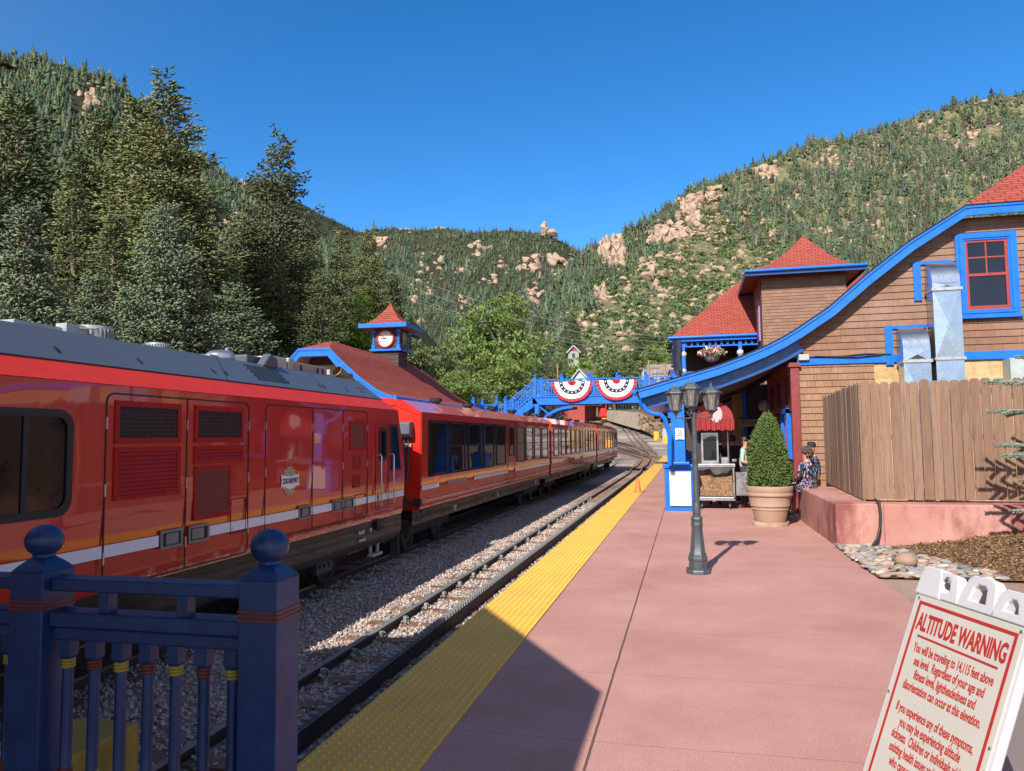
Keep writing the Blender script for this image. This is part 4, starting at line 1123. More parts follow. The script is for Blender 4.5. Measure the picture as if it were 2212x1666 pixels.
PO = thing('station_porch_wing', 'two storey station wing with red hip roof and open upstairs porch beside the turret', 'building', (1.4, 40, 0))
PY0 = 38.0
e0 = at_depth(1447, 730, PY0); e1 = at_depth(1640, 722, PY0); dk = 4.05
b = MB(); x0, x1, y0, y1 = e0.x, e0.x+13.5, PY0, PY0+9.5; ez = e0.z; hz = ez+4.4
rg = 4.75
P = [(x0, y0, ez), (x1, y0, ez), (x1, y1, ez), (x0, y1, ez), (x0+rg, y0+rg, hz), (x1-rg, y0+rg, hz)]
sl = math.hypot(rg, hz-ez)
def zz_(i): return P[i]
b.quad(P[0], P[1], P[5], P[4], uv=[(0, 0), (13.5, 0), (13.5-rg, sl), (rg, sl)]); b.quad(P[2], P[3], P[4], P[5], uv=[(0, 0), (13.5, 0), (13.5-rg, sl), (rg, sl)])
b.tri(P[3], P[0], P[4], uv=[(0, 0), (9.5, 0), (4.75, sl)]); b.tri(P[1], P[2], P[5], uv=[(0, 0), (9.5, 0), (4.75, sl)])
b.build('roof', ROOF, PO)
b = MB(); b.tube([(x0-.08, y0-.08, ez-.02), (x1, y0-.08, ez-.02)], .08, 8); b.box(x0, x1, y0-.02, y0+.03, ez-.22, ez-.05); b.build('gutter', BLUE, PO, smooth=60)
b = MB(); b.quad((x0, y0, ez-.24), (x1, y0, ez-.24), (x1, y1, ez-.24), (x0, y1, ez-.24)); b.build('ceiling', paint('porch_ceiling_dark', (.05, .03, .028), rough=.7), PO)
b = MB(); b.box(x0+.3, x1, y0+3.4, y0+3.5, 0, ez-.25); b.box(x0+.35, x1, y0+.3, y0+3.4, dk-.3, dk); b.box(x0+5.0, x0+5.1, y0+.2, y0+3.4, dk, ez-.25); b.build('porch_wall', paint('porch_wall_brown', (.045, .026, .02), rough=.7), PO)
b = MB(); b.box(x0+3.6, x0+4.6, y0+3.34, y0+3.4, dk+.9, dk+2.0); b.build('window', paint('white_blind', (.45, .47, .5), rough=.5), PO)
ps = [at_depth(1476, 760, PY0+.2).x, at_depth(1599, 760, PY0+.2).x]
for x in ps+[x0+4.75, x0+8, x0+11]:
    q = MB(); q.box(x-.11, x+.11, y0+.1, y0+.32, dk, ez-.75); q.box(x-.09, x+.09, y0+.12, y0+.3, ez-.75, ez-.24); pp = q.build('porch_post', BLUE, PO, bevel=.015)
    q = MB(); q.ball((x, y0+.2, ez-.85), .17, 12); q.ball((x, y0+.2, dk+.95), .15, 12); q.build('post_ring', paint('ring_cream', (.6, .5, .42), rough=.5), pp, smooth=60)
b = MB()
for k in range(46): xx = x0+.2+.29*k; b.box(xx-.05, xx+.05, y0+.15, y0+.25, ez-.42, ez-.24)
b.box(x0+.1, x1, y0+.16, y0+.24, ez-.5, ez-.43); b.build('spindle_frieze', BLUE, PO)
b = MB(); b.box(x0+.4, x0+9, y0+.14, y0+.26, dk+.82, dk+.9); b.box(x0+.4, x0+9, y0+.14, y0+.26, dk+.12, dk+.2)
for k in range(42): xx = x0+.75+.2*k; b.box(xx-.035, xx+.035, y0+.17, y0+.23, dk+.2, dk+.82)
b.build('railing', BLUE, PO)
# ================================================================ things on the platform
# ---- foreground balustrade of posts, rails and turned balusters
FY = 2.24
BAL = thing('balustrade', 'dark blue wooden balustrade with ball topped posts and turned balusters in the shaded foreground', 'railing', (-1.9, FY, 0))
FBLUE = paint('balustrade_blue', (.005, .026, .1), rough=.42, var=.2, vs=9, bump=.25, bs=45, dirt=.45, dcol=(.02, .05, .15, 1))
BANDR = paint('balustrade_red_band', (.12, .02, .014), rough=.5); BANDY = paint('balustrade_yellow_band', (.3, .24, .025), rough=.5)
px0 = on_ground(585, 1300, 1.25); 
XP = [-1.36, -2.265, -3.17]
for x in XP:
    h = .07
    q = MB(); q.box(x-h, x+h, FY-h, FY+h, 0, 1.25)
    # arched shoulders rising to the ball
    n = 6
    for k in range(n):
        a0, a1 = k/n, (k+1)/n
        def r_(t): return h*(1-t)**.6 if t < 1 else .02
        z0, z1 = 1.25+.055*a0, 1.25+.055*a1
        s0, s1 = max(.028, r_(a0)), max(.026, r_(a1))
        A = [(x-s0, FY-s0, z0), (x+s0, FY-s0, z0), (x+s0, FY+s0, z0), (x-s0, FY+s0, z0)]; B = [(x-s1, FY-s1, z1), (x+s1, FY-s1, z1), (x+s1, FY+s1, z1), (x-s1, FY+s1, z1)]
        q.add(A+B, [(i, (i+1) % 4, 4+(i+1) % 4, 4+i) for i in range(4)])
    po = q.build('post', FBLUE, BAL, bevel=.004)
    q = MB(); q.ball((x, FY, 1.352), .06, 28, (1.05, 1.05, .95)); q.lathe([(.035, 0), (.03, .02)], 16, (x, FY, 1.295)); q.build('ball_finial', FBLUE, po, smooth=60)
    q = MB()
    for zz in (1.122, 1.136, 1.15): q.box(x-h-.003, x+h+.003, FY-h-.003, FY+h+.003, zz-.005, zz+.005)
    q.build('red_band', BANDR, po, bevel=.002)
    q = MB()
    for zz in (.515, .53, .545): q.box(x-h-.003, x+h+.003, FY-h-.003, FY+h+.003, zz-.005, zz+.005)
    q.build('yellow_band', BANDY, po, bevel=.002)
for xa, xb in ((XP[1]+.07, XP[0]-.07), (XP[2]+.07, XP[1]-.07)):
    for (z0, z1, hw) in ((1.182, 1.228, .04), (1.06, 1.112, .045), (1.012, 1.056, .028), (.28, .33, .035)):
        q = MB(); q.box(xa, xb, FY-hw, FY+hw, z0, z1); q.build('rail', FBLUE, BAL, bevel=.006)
    for t in (.27, .68):
        x = xa+(xb-xa)*t; q = MB(); q.box(x-.02, x+.02, FY-.022, FY+.022, 1.112, 1.182); q.build('upright', FBLUE, BAL)
    for k in range(7):
        x = xa+(xb-xa)*(k+.45)/7
        q = MB(); q.box(x-.022, x+.022, FY-.022, FY+.022, .955, 1.012)
        q.lathe([(.028, .955), (.024, .945)], 4, (x, FY, 0), rot0=math.pi/4)
        q.lathe([(.0185, .945), (.0195, .7), (.019, .54), (.022, .53)], 12, (x, FY, 0))
        q.lathe([(.022, .53), (.03, .5), (.03, .33)], 4, (x, FY, 0), rot0=math.pi/4)
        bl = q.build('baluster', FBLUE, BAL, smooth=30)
        q = MB()
        for zz in (.918, .929, .94): q.lathe([(.019, zz-.006), (.0235, zz-.003), (.0235, zz+.003), (.019, zz+.006)], 12, (x, FY, 0))
        q.build('collar', BANDY if k % 2 == 0 else BANDR, bl, smooth=60)
        q = MB()
        for zz in (.545, .556, .567): q.lathe([(.019, zz-.006), (.024, zz-.003), (.024, zz+.003), (.019, zz+.006)], 12, (x, FY, 0))
        q.build('collar', BANDR if k % 2 == 0 else BANDY, bl, smooth=60)
b = MB(); b.box(-2.98, -2.64, 2.74, 3.2, -.5, .34)
tag(b.build('buffer_stop', [paint('buffer_yellow', (.32, .19, .025), rough=.7, var=.3, dirt=.7, dcol=(.14, .05, .03, 1))], bevel=.012), 'yellow painted buffer block with rusty edges at the track end behind the balustrade', 'buffer stop')

# ---- shed roof over the track end, behind the camera; it throws the big shadow
SH = thing('platform_shelter', 'gabled shelter roof over the end of the track whose shadow crosses the yellow strip', 'shelter', (-4, 0, 0))
ze, xe, ye = 3.0, -.6-.285*3.0, 5.08-1.28*3.0
k_, w_ = .917, 2.53
xr, zr, xl_ = xe-w_, ze+k_*w_, xe-2*w_
b = MB(); b.sheet([[(xe, ye, ze), (xe, -9, ze)], [(xr, ye, zr), (xr, -9, zr)], [(xl_, ye, ze), (xl_, -9, ze)]], uvs=[[(0, 0), (10, 0)], [(0, 3.4), (10, 3.4)], [(0, 6.8), (10, 6.8)]])
b.build('roof', ROOF, SH)
follow([(xl_, ze), (xr, zr), (xe, ze)], ye-.05, ye, .01, .22, BLUE, 'verge_board', SH)
b = MB(); b.box(xe-.25, xe-.02, ye-.1, ye-.02, ze-.13, ze-.0); b.box(xe-.1, xe-.02, -9, ye-.12, ze-.14, ze-.02); b.build('fascia', BLUE, SH)
for y in (-2.4, -8):
    for x in (xe-.35, xl_+.2):
        b = MB(); b.box(x-.12, x+.12, y-.12, y+.12, 0 if x > -5 else BZ, ze-.05); b.build('post', BLUE, SH)
b = MB(); b.prism([(xl_+.1, ze-.02), (xe-.1, ze-.02), (xr, zr-.15)], lambda x, z: (x, -8.9, z), lambda x, z: (x, -8.8, z)); b.build('gable', SIDING_LOW, SH)

# ---- lamp post with three lanterns
LP = thing('lamp_post', 'dark iron lamp post with three glass lanterns standing in the middle of the platform', 'lamp post', (.09, 9.65, 0))
LMET = paint('lamp_metal', (.075, .085, .095), rough=.45, var=.25, vs=14, bump=.1, bs=60, metal=.3)
lx, ly = .09, 9.65
b = MB(); b.lathe([(.158, 0), (.158, .035), (.15, .05), (.118, .062), (.118, .155), (.128, .17), (.128, .19), (.112, .21), (.112, .235), (.1, .255), (.07, .56), (.076, .575), (.08, .6), (.074, .62), (.074, .655), (.08, .67), (.074, .69), (.05, .71), (.055, .75), (.056, .79), (.047, .83), (.047, .845), (.041, .86), (.041, .87), (.0395, 1.4), (.044, 1.405), (.044, 1.415), (.038, 1.42), (.031, 1.97), (.034, 1.985), (.034, 2.0), (.02, 2.01), (.026, 2.03), (.018, 2.06)], 8, (lx, ly, 0), rot0=math.pi/8)
for a in range(4):
    b.lathe([(.012, .04), (.012, .08)], 6, (lx+.14*math.cos(a*1.57+.4), ly+.14*math.sin(a*1.57+.4), 0))
b.build('post', LMET, LP, smooth=30)
def lamp_glass():
    M = Mat('lantern_glass')
    tr = M.n('BsdfTransparent'); gl = M.n('BsdfGlossy'); gl.inputs['Roughness'].default_value = .12
    tr.inputs['Color'].default_value = (.8, .78, .76, 1); gl.inputs['Color'].default_value = (.8, .8, .8, 1)
    df = M.n('BsdfDiffuse'); df.inputs['Color'].default_value = (.42, .38, .36, 1)
    nz = M.noise(28, 4, .6)
    s.n if False else None
    M.set(gl.inputs['Normal'], M.bump(nz.outputs[0], .5, .01))
    m1 = M.n('MixShader'); M.set(m1.inputs[0], .35); M.set(m1.inputs[1], tr.outputs[0]); M.set(m1.inputs[2], gl.outputs[0])
    m2 = M.n('MixShader'); M.set(m2.inputs[0], .28); M.set(m2.inputs[1], m1.outputs[0]); M.set(m2.inputs[2], df.outputs[0])
    M.set(M.out.inputs[0], m2.outputs[0])
    return M.m
s = MB()
LGLASS = lamp_glass()
def lantern(x, y, zb, n=6):
    """zb: underside of the glass body"""
    r0, r1, h = .068, .108, .21
    q = MB()
    q.lathe([(.012, -.115), (.018, -.1), (.008, -.085), (.022, -.06), (.03, -.045), (.055, -.03), (.08, -.012), (.08, .0), (.07, .004)], n, (x, y, zb))
    q.lathe([(.128, h-.012), (.135, h), (.13, h+.01), (.108, h+.02), (.09, h+.045), (.066, h+.067), (.03, h+.078), (.018, h+.08), (.016, h+.088), (.008, h+.092), (.012, h+.1), (.005, h+.115), (.001, h+.14)], n, (x, y, zb))
    for k in range(n):
        a = 2*math.pi*k/n
        q.bar((x+r0*math.cos(a), y+r0*math.sin(a), zb), (x+r1*math.cos(a), y+r1*math.sin(a), zb+h), .012, .012)
    la = q.build('lantern', LMET, LP, smooth=25)
    q = MB()
    for k in range(n):
        a, c = 2*math.pi*k/n, 2*math.pi*(k+1)/n
        A = [Vector((x+r*math.cos(t), y+r*math.sin(t), zb+zz)) for r, t, zz in ((r0, a, 0), (r0, c, 0), (r1, c, h), (r1, a, h))]
        q.quad(*A)
    q.build('lantern_glass', LGLASS, la)
    q = MB()
    for k in range(n):
        a, c = 2*math.pi*k/n, 2*math.pi*(k+1)/n
        A = [Vector((x+r*math.cos(t), y+r*math.sin(t), zb+zz)) for r, t, zz in ((r0, a, 0), (r0, c, 0), (r1, c, h), (r1, a, h))]
        P = []
        for i in range(17):
            t = 2*math.pi*i/16; u, v = .5+.27*math.cos(t), .52+.36*math.sin(t)
            P.append(A[0]*(1-u)*(1-v)+A[1]*u*(1-v)+A[2]*u*v+A[3]*(1-u)*v)
        q.tube(P, .003, 4)
    q.build('lead_tracery', LMET, la)
    q = MB(); q.lathe([(.012, .0), (.014, .06), (.02, .085), (.022, .11), (.014, .14), (.004, .155)], 10, (x, y, zb)); q.build('bulb', paint('bulb_amber', (.6, .42, .16), rough=.2, coat=1), la, smooth=60)
    return la
lantern(lx-.03, ly-.05, 2.09)
dirv = Vector((.97, .2, 0)).normalized()
for sg in (-1, 1):
    c = Vector((lx, ly, 0))+dirv*(.225*sg)+Vector((0, .03, 0))
    lantern(c.x, c.y, 2.04)
    q = MB(); o = Vector((lx, ly, 0)); e = dirv*sg
    q.tube([o+Vector((0, 0, 1.96)), o+e*.06+Vector((0, 0, 1.93)), o+e*.13+Vector((0, 0, 1.925)), o+e*.19+Vector((0, 0, 1.94)), c+Vector((0, 0, 1.96))], .0095, 8)
    sp = [o+e*(.05+.035*math.cos(t)*(1-t/12))+Vector((0, 0, 1.985+.035*math.sin(t)*(1-t/12))) for t in [k*.5 for k in range(16)]]
    q.tube(sp, .007, 6)
    q.build('arm', LMET, LP, smooth=60)

# ---- no smoking sign on the porch post
sg = thing('no_smoking_sign', 'small white no smoking no vaping sign on the blue porch post', 'sign', (-.15, 17.38, 1.75))
A = at_depth(1459.5, 950, 17.37); B = at_depth(1477.5, 925, 17.37)
b = MB(); b.box(A.x, B.x, 17.365, 17.385, A.z, B.z); b.build('panel', WHITE, sg)
MF = Matrix(((1, 0, 0, 0), (0, 0, 1, 0), (0, 1, 0, 0), (0, 0, 0, 1)))
def front_text(t, x, y, z, size, mat, parent, **k):
    return lettering(t, size, mat, Matrix.Translation((x, y, z)) @ Matrix(((1, 0, 0, 0), (0, 0, -1, 0), (0, 1, 0, 0), (0, 0, 0, 1))), parent, **k)
cx = (A.x+B.x)/2; hh = B.z-A.z
front_text('NO\nSMOKING\nNO\nVAPING', cx, 17.362, A.z+hh*.28, .042, INK, sg, sx=.85, bold=.001)
b = MB(); P = [(cx+.052*math.cos(t), B.z-.07+.052*math.sin(t)) for t in [k*math.pi/12 for k in range(24)]]; Q = [(cx+.042*math.cos(t), B.z-.07+.042*math.sin(t)) for t in [k*math.pi/12 for k in range(24)]]
b.ring(P, Q, lambda x, z: (x, 17.362, z), lambda x, z: (x, 17.36, z)); b.bar((cx-.033, 17.361, B.z-.037), (cx+.033, 17.361, B.z-.103), .009, .002, up=(0, 1, 0)); b.box(cx-.03, cx+.03, 17.361, 17.363, B.z-.075, B.z-.063); b.build('symbol', paint('sign_red', (.4, .02, .02), rough=.5), sg)

# ---- traffic cone
b = MB(); b.box(-.14, .14, -.14, .14, 0, .025); b.lathe([(.105, .025), (.1, .04), (.03, .44), (.022, .46)], 20, (0, 0, 0))
co = b.build('traffic_cone', paint('cone_orange', (.75, .17, .04), rough=.55, var=.12, dirt=.2), smooth=35); co.location = (-1.5, 23.0, .012)
tag(co, 'small orange traffic cone standing on the yellow tactile strip', 'cone')

# ---- clipped conifer in a terracotta pot
PT = Vector((1.5, 14.95, 0))
pl = thing('planter', 'large tan ribbed flower pot with saucer in front of the station window', 'planter', PT)
TERRA = paint('pot_tan', (.36, .235, .165), rough=.7, var=.08, vs=5, dirt=.15, dcol=(.5, .4, .32, 1))
b = MB(); b.lathe([(0.324, 0), (0.329, .02), (0.329, .075), (0.310, .08), (0.297, .06)], 40, PT); b.build('saucer', paint('saucer_stained', (.37, .25, .18), rough=.8, dirt=.9, dcol=(.6, .52, .42, 1)), pl, smooth=40)
b = MB(); b.lathe([(0.273, .07), (0.330, .3), (0.339, .302), (0.345, .318), (0.341, .33), (0.336, .334), (0.352, .37), (0.361, .372), (0.364, .388), (0.359, .4), (0.392, .55), (0.405, .555), (0.421, .57), (0.425, .6), (0.417, .63), (0.424, .64), (0.433, .7), (0.431, .735), (0.414, .75), (0.387, .74), (0.378, .68), (0.000, .68)], 48, PT, cap=False); b.build('pot', TERRA, pl, smooth=35)
b = MB(); b.lathe([(.378, .69), (.0, .7)], 24, PT, cap=False); b.build('soil', EARTH, pl)
def leaf_mat(name, a, b2, c3, rough=.6, tr=.25, spec=.3):
    M = Mat(name)
    g = M.n('NewGeometry')
    c = M.ramp(g.outputs['Random Per Island'], [(0, a), (.5, b2), (1, c3)])
    nz = M.ramp(M.noise(.7, 4).outputs[0], [(.3, (.72,)*3), (.7, (1.25,)*3)])
    c = M.scol(c, nz)
    M.bsdf(Base_Color=c, Roughness=rough, Specular_IOR_Level=spec)
    if tr:
        t = M.n('BsdfTranslucent'); M.set(t.inputs['Color'], c)
        m = M.n('MixShader'); m.inputs[0].default_value = tr
        M.set(m.inputs[1], M.b.outputs[0]); M.set(m.inputs[2], t.outputs[0]); M.set(M.out.inputs[0], m.outputs[0])
    return M.m
def tufts(P, D, L, Wd, rng, n=3, jit=.35):
    """small spindle-shaped needle tufts: centres P, directions D, lengths L, widths Wd"""
    m = len(P)
    D = D/np.linalg.norm(D, axis=1, keepdims=True)
    a = np.where(np.abs(D[:, 2:3]) < .9, np.array([[0, 0, 1.0]]), np.array([[1.0, 0, 0]]))
    U = np.cross(D, a); U /= np.linalg.norm(U, axis=1, keepdims=True); W = np.cross(D, U)
    ph = rng.uniform(0, 6.28, m)
    V = np.zeros((m, n+2, 3))
    V[:, 0] = P
    for k in range(n):
        t = ph+2*math.pi*k/n
        V[:, 1+k] = P+D*(L*.45)[:, None]+(U*np.cos(t)[:, None]+W*np.sin(t)[:, None])*(Wd*rng.uniform(.7, 1.3, m))[:, None]
    V[:, n+1] = P+D*L[:, None]
    f = []
    for k in range(n):
        l = (k+1) % n
        f += [(0, 1+l, 1+k), (n+1, 1+k, 1+l)]
    F = (np.array(f)[None]+(np.arange(m)*(n+2))[:, None, None]).reshape(-1, 3)
    return V.reshape(-1, 3), F
rng = np.random.default_rng(11)
m = 15000
z = rng.beta(1.15, 1.6, m); ang = rng.uniform(0, 2*np.pi, m)
rad = .385*np.interp(z, [0, .12, .5, .75, .9, 1.0], [.88, 1.0, .86, .6, .34, .07])
lump = 1+.09*np.sin(ang*3+z*9)+.08*np.sin(ang*7-z*17)+.05*np.sin(ang*13+z*31)
dep = rng.beta(5, 1.2, m)
r = rad*lump*dep
P = np.stack([PT.x+r*np.cos(ang), PT.y+r*np.sin(ang), .7+z*1.44], 1)
D = np.stack([np.cos(ang), np.sin(ang), .5+rng.normal(0, .3, m)], 1)+rng.normal(0, .45, (m, 3))
V, F = tufts(P, D, rng.uniform(.035, .065, m), rng.uniform(.009, .016, m), rng)
sh = thing('potted_conifer', 'dense cone shaped dwarf spruce growing in the tan pot', 'shrub', PT+Vector((0, 0, .7)))
link_mesh('foliage', np_mesh('foliage', V, F, leaf_mat('dwarf_spruce', (.07, .12, .03), (.12, .19, .045), (.2, .27, .08))), sh)
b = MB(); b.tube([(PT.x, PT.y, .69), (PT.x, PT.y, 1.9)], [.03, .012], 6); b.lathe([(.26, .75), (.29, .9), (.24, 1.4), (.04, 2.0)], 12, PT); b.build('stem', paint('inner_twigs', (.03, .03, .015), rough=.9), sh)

# ---- snack cart with red barrel awning
CY = 18.0
ca = at_depth(1502, 1000, CY).x; cb = at_depth(1586, 1000, CY).x
CT = thing('snack_cart', 'nut vending cart with glass case and red arched awning under the porch', 'cart', ((ca+cb)/2, CY+.35, 0))
def nuts_mat():
    M = Mat('roasted_nuts')
    v = M.n('TexVoronoi', i_Scale=26.0)
    sep = M.n('SeparateColor', i_0=v.outputs['Color'])
    c = M.ramp(sep.outputs[0], [(0, (.3, .12, .06)), (.5, (.5, .26, .12)), (1, (.62, .4, .22))])
    c = M.scol(c, M.ramp(v.outputs['Distance'], [(0, (1.1,)*3), (.7, (.35,)*3)]))
    M.bsdf(Base_Color=c, Roughness=.6, Normal=M.bump(v.outputs['Distance'], -.8, .03))
    return M.m
b = MB(); b.sheet([[(ca+.05+(cb-ca-.1)*i/8, CY+.05+.08*j, .42+(.42+.07*math.sin(i*.9)+.04*math.cos(i*2.2))*min(1, .35+j*.16)) for i in range(9)] for j in range(7)])
b.quad((ca+.05, CY+.04, .3), (cb-.05, CY+.04, .3), (cb-.05, CY+.05, .58), (ca+.05, CY+.05, .58)); b.build('nuts', nuts_mat(), CT)
b = MB()
for x in (ca, cb-.04):
    for y in (CY, CY+.66): b.box(x, x+.04, y, y+.04, .24, .98)
b.box(ca-.02, cb+.02, CY-.03, CY+.73, .98, 1.05); b.box(ca, cb, CY, CY+.7, .2, .28); b.box(ca, cb, CY+.6, CY+.7, .28, .98)
b.build('frame', STEEL, CT, bevel=.005)
def clear_glass():
    M = Mat('clear_glass')
    tr = M.n('BsdfTransparent'); gl = M.n('BsdfGlossy'); gl.inputs['Roughness'].default_value = .02
    m1 = M.n('MixShader'); fr = M.n('Fresnel'); fr.inputs[0].default_value = 1.5
    M.set(m1.inputs[0], fr.outputs[0]); M.set(m1.inputs[1], tr.outputs[0]); M.set(m1.inputs[2], gl.outputs[0]); M.set(M.out.inputs[0], m1.outputs[0])
    return M.m
CLEAR = clear_glass()
b = MB(); b.quad((ca+.04, CY+.01, .28), (cb-.04, CY+.01, .28), (cb-.04, CY+.01, .98), (ca+.04, CY+.01, .98)); b.build('glass', CLEAR, CT)
# warming cabinet on the counter
wa, wb = at_depth(1516, 1000, CY).x, at_depth(1553, 1000, CY).x
b = MB(); b.ring([(wa, 1.06), (wb, 1.06), (wb, 1.78), (wa, 1.78)], [(wa+.04, 1.13), (wb-.04, 1.13), (wb-.04, 1.74), (wa+.04, 1.74)], lambda x, z: (x, CY+.02, z), lambda x, z: (x, CY+.36, z)); wc = b.build('warming_cabinet', STEEL, CT)
b = MB(); b.quad((wa+.04, CY+.05, 1.13), (wb-.04, CY+.05, 1.13), (wb-.04, CY+.05, 1.74), (wa+.04, CY+.05, 1.74)); b.build('cabinet_glass', GLASS, wc)
b = MB(); b.box(wb+.06, cb-.1, CY+.1, CY+.5, 1.06, 1.2); b.lathe([(.04, 0), (.04, .1)], 10, (cb-.03, CY+.3, 1.12), axis=Matrix(((0, 0, 1), (0, 1, 0), (-1, 0, 0)))); b.build('tray', STEEL, CT)
for i, x in enumerate((ca+.05, cb-.12)):
    b = MB(); b.tube([(x, CY+.1, 1.0), (x, CY+.1, 2.3)], .02, 8); b.build('awning_pole', STEEL, CT)
AW = paint('awning_red', (.25, .014, .018), rough=.6, var=.15, vs=5)
zt = at_depth(1543, 907, CY).z; zv = at_depth(1543, 928, CY).z; zp = at_depth(1543, 868, CY-.1).z
b = MB(); n = 14; hw = (cb-ca)/2; cxm = (ca+cb)/2
arch = [(cxm-hw*math.cos(math.pi*k/n), zt+(zp-zt)*math.sin(math.pi*k/n)) for k in range(n+1)]
for (xa, za_), (xb, zb_) in zip(arch, arch[1:]): b.quad((xa, CY-.25, za_), (xb, CY-.25, zb_), (xb, CY+.8, zb_), (xa, CY+.8, za_))
b.add([(x, CY-.25, z) for x, z in arch], [tuple(range(n+1))])
aw = b.build('awning', AW, CT)
b = MB(); n = 40; top = []; bot = []
for k in range(n+1):
    t = k/n; x = ca-.01+(cb-ca+.02)*t; y = CY-.27-.015*math.sin(k*1.3); top.append((x, y+.02, zt+.01)); bot.append((x, y, zv-.03*abs(math.sin(t*math.pi*5))))
b.sheet([top, bot])
for x in (ca-.01, cb+.01): b.quad((x, CY-.26, zt), (x, CY+.8, zt), (x, CY+.8, zv), (x, CY-.26, zv))
b.build('valance', AW, aw)
b = MB(); cc = at_depth(1547, 895, CY-.26); b.add([(cc.x+.17*math.cos(t)*.8, CY-.262, cc.z+.19*math.sin(t)) for t in [k*math.pi/12 for k in range(24)]], [tuple(range(24))]); b.build('white_disc', paint('disc_pink', (.5, .36, .38), rough=.7), aw)
for x in (ca+.12, cb-.12):
    for y in (CY+.12, CY+.6):
        b = MB(); b.lathe([(.06, -.02), (.06, .02)], 14, (x, y, .06), axis=Matrix(((0, 0, 1), (0, 1, 0), (-1, 0, 0)))); b.box(x-.03, x+.03, y-.02, y+.02, .1, .2); b.build('caster', DKGREY, CT)
b = MB(); b.box(cb+.03, cb+.28, CY+.05, CY+.1, .32, .86); b.build('side_shelf', STEEL, CT)
# hanging sign under the porch
hz_ = at_depth(1622, 914, 24.0)
he = thing('hanging_sign', 'small white elevator sign on a scrolled iron bracket under the porch', 'sign', hz_)
b = MB(); b.box(hz_.x-.36, hz_.x+.36, 23.98, 24.02, hz_.z-.1, hz_.z+.1); b.build('panel', CREAM, he)
front_text('ELEVATOR', hz_.x, 23.975, hz_.z, .15, BLACK, he, sx=.85)
b = MB()
for sgn in (-1, 1):
    b.tube([(hz_.x+sgn*(.05+.2*k/8), 24.0, hz_.z+.2+.09*math.sin(k*.8)) for k in range(9)], .012, 6)
b.tube([(hz_.x-.36, 24, hz_.z+.14), (hz_.x+.36, 24, hz_.z+.14)], .012, 6); b.build('scroll_bracket', DKGREY, he)
gl_ = at_depth(1652, 877, 20.3)
gl = thing('globe_lamp', 'round grey globe lamp on a curved iron arm at the porch wall', 'lamp', gl_)
b = MB(); b.ball(gl_, .16, 16); b.build('globe', paint('globe_grey', (.3, .28, .27), rough=.3, coat=.5), gl, smooth=60)
b = MB(); b.tube([gl_+Vector((0, 0, .15)), gl_+Vector((.1, 0, .3)), gl_+Vector((.35, 0, .22)), gl_+Vector((.6, 0, .25))], .018, 6); b.build('arm', DKGREY, gl)

# ---- pink wall, board fence, hose
pw = thing('retaining_wall', 'low pink stained concrete wall carrying the board fence', 'wall', (2.2, 12.2, 0))
b = MB(); b.box(2.17, 2.85, 12.21, 16.15, -.2, .655); b.box(2.85, 9.5, 12.21, 12.95, -.2, .65); b.build('wall_body', PINKWALL, pw, bevel=.02)
def fence_wood(name, a, b2, c3):
    M = Mat(name)
    g = M.n('NewGeometry')
    c = M.ramp(g.outputs['Random Per Island'], [(0, a), (.5, b2), (1, c3)])
    ob = M.co()
    off = M.n('VectorMath', operation='ADD'); M.set(off.inputs[0], ob)
    sc = M.n('CombineXYZ'); M.set(sc.inputs[2], M.math('MULTIPLY', g.outputs['Random Per Island'], 40.0)); M.set(off.inputs[1], sc.outputs[0])
    mp = M.n('Mapping', i_Vector=off.outputs[0]); mp.inputs['Scale'].default_value = (16, 16, .9)
    gr = M.n('TexNoise', i_Scale=1.6, i_Detail=7, i_Roughness=.65, i_Distortion=1.4, i_Vector=mp.outputs[0]).outputs[0]
    c = M.scol(c, M.ramp(gr, [(.28, (.6,)*3), (.5, (1.0,)*3), (.72, (1.28,)*3)]))
    wx = M.ramp(M.n('TexNoise', i_Scale=1.1, i_Detail=6, i_Roughness=.7, i_Vector=off.outputs[0]).outputs[0], [(.5, (0, 0, 0)), (.7, (.6,)*3)])
    c = M.mix(wx, c, (.22, .15, .11, 1))
    kn = M.n('TexVoronoi', i_Scale=1.0, i_Vector=mp.outputs[0]); 
    c = M.mix(M.ramp(kn.outputs['Distance'], [(0, (.8,)*3), (.1, (0, 0, 0))]), c, (.05, .028, .018, 1))
    M.bsdf(Base_Color=c, Roughness=.8, Specular_IOR_Level=.25, Normal=M.bump(gr, .4, .01))
    return M.m
FW = fence_wood('weathered_fence', (.18, .105, .072, 1), (.22, .132, .09, 1), (.25, .155, .105, 1))
FW2 = fence_wood('bleached_fence', (.2, .13, .085, 1), (.27, .18, .12, 1), (.31, .22, .15, 1))
bf = thing('board_fence', 'tall dog eared board fence of weathered brown planks on the pink wall', 'fence', (2.66, 12.6, .66))
rnd = random.Random(5)
def boards(p0, p1, z0, z1, w, mat, name, side):
    q = MB(); p0, p1 = Vector(p0), Vector(p1); d = (p1-p0); L = d.length; d.normalize(); nrm = Vector((d.y, -d.x, 0))
    t = 0
    while t+w < L+.01:
        zz0 = z0+rnd.uniform(0, .012); zz1 = z1+rnd.uniform(-.018, .02); wi = w-.008-rnd.uniform(0, .005); o = rnd.uniform(-.004, .004)+(.0 if side > 0 else 0)
        poly = [(0, zz0), (wi, zz0), (wi, zz1-.035), (wi-.03, zz1), (.03, zz1), (0, zz1-.035)]
        lean = rnd.uniform(-.004, .004)
        q.prism(poly, lambda u, z: tuple(p0+d*(t+u+lean*(z-z0))+nrm*(o)+Vector((0, 0, z))), lambda u, z: tuple(p0+d*(t+u+lean*(z-z0))-nrm*(.018-o)+Vector((0, 0, z))))
        t += w
    q.build(name, mat, bf)
boards((2.68, 12.6, 0), (9.4, 12.62, 0), .68, 2.53, .142, FW, 'planks', 1)
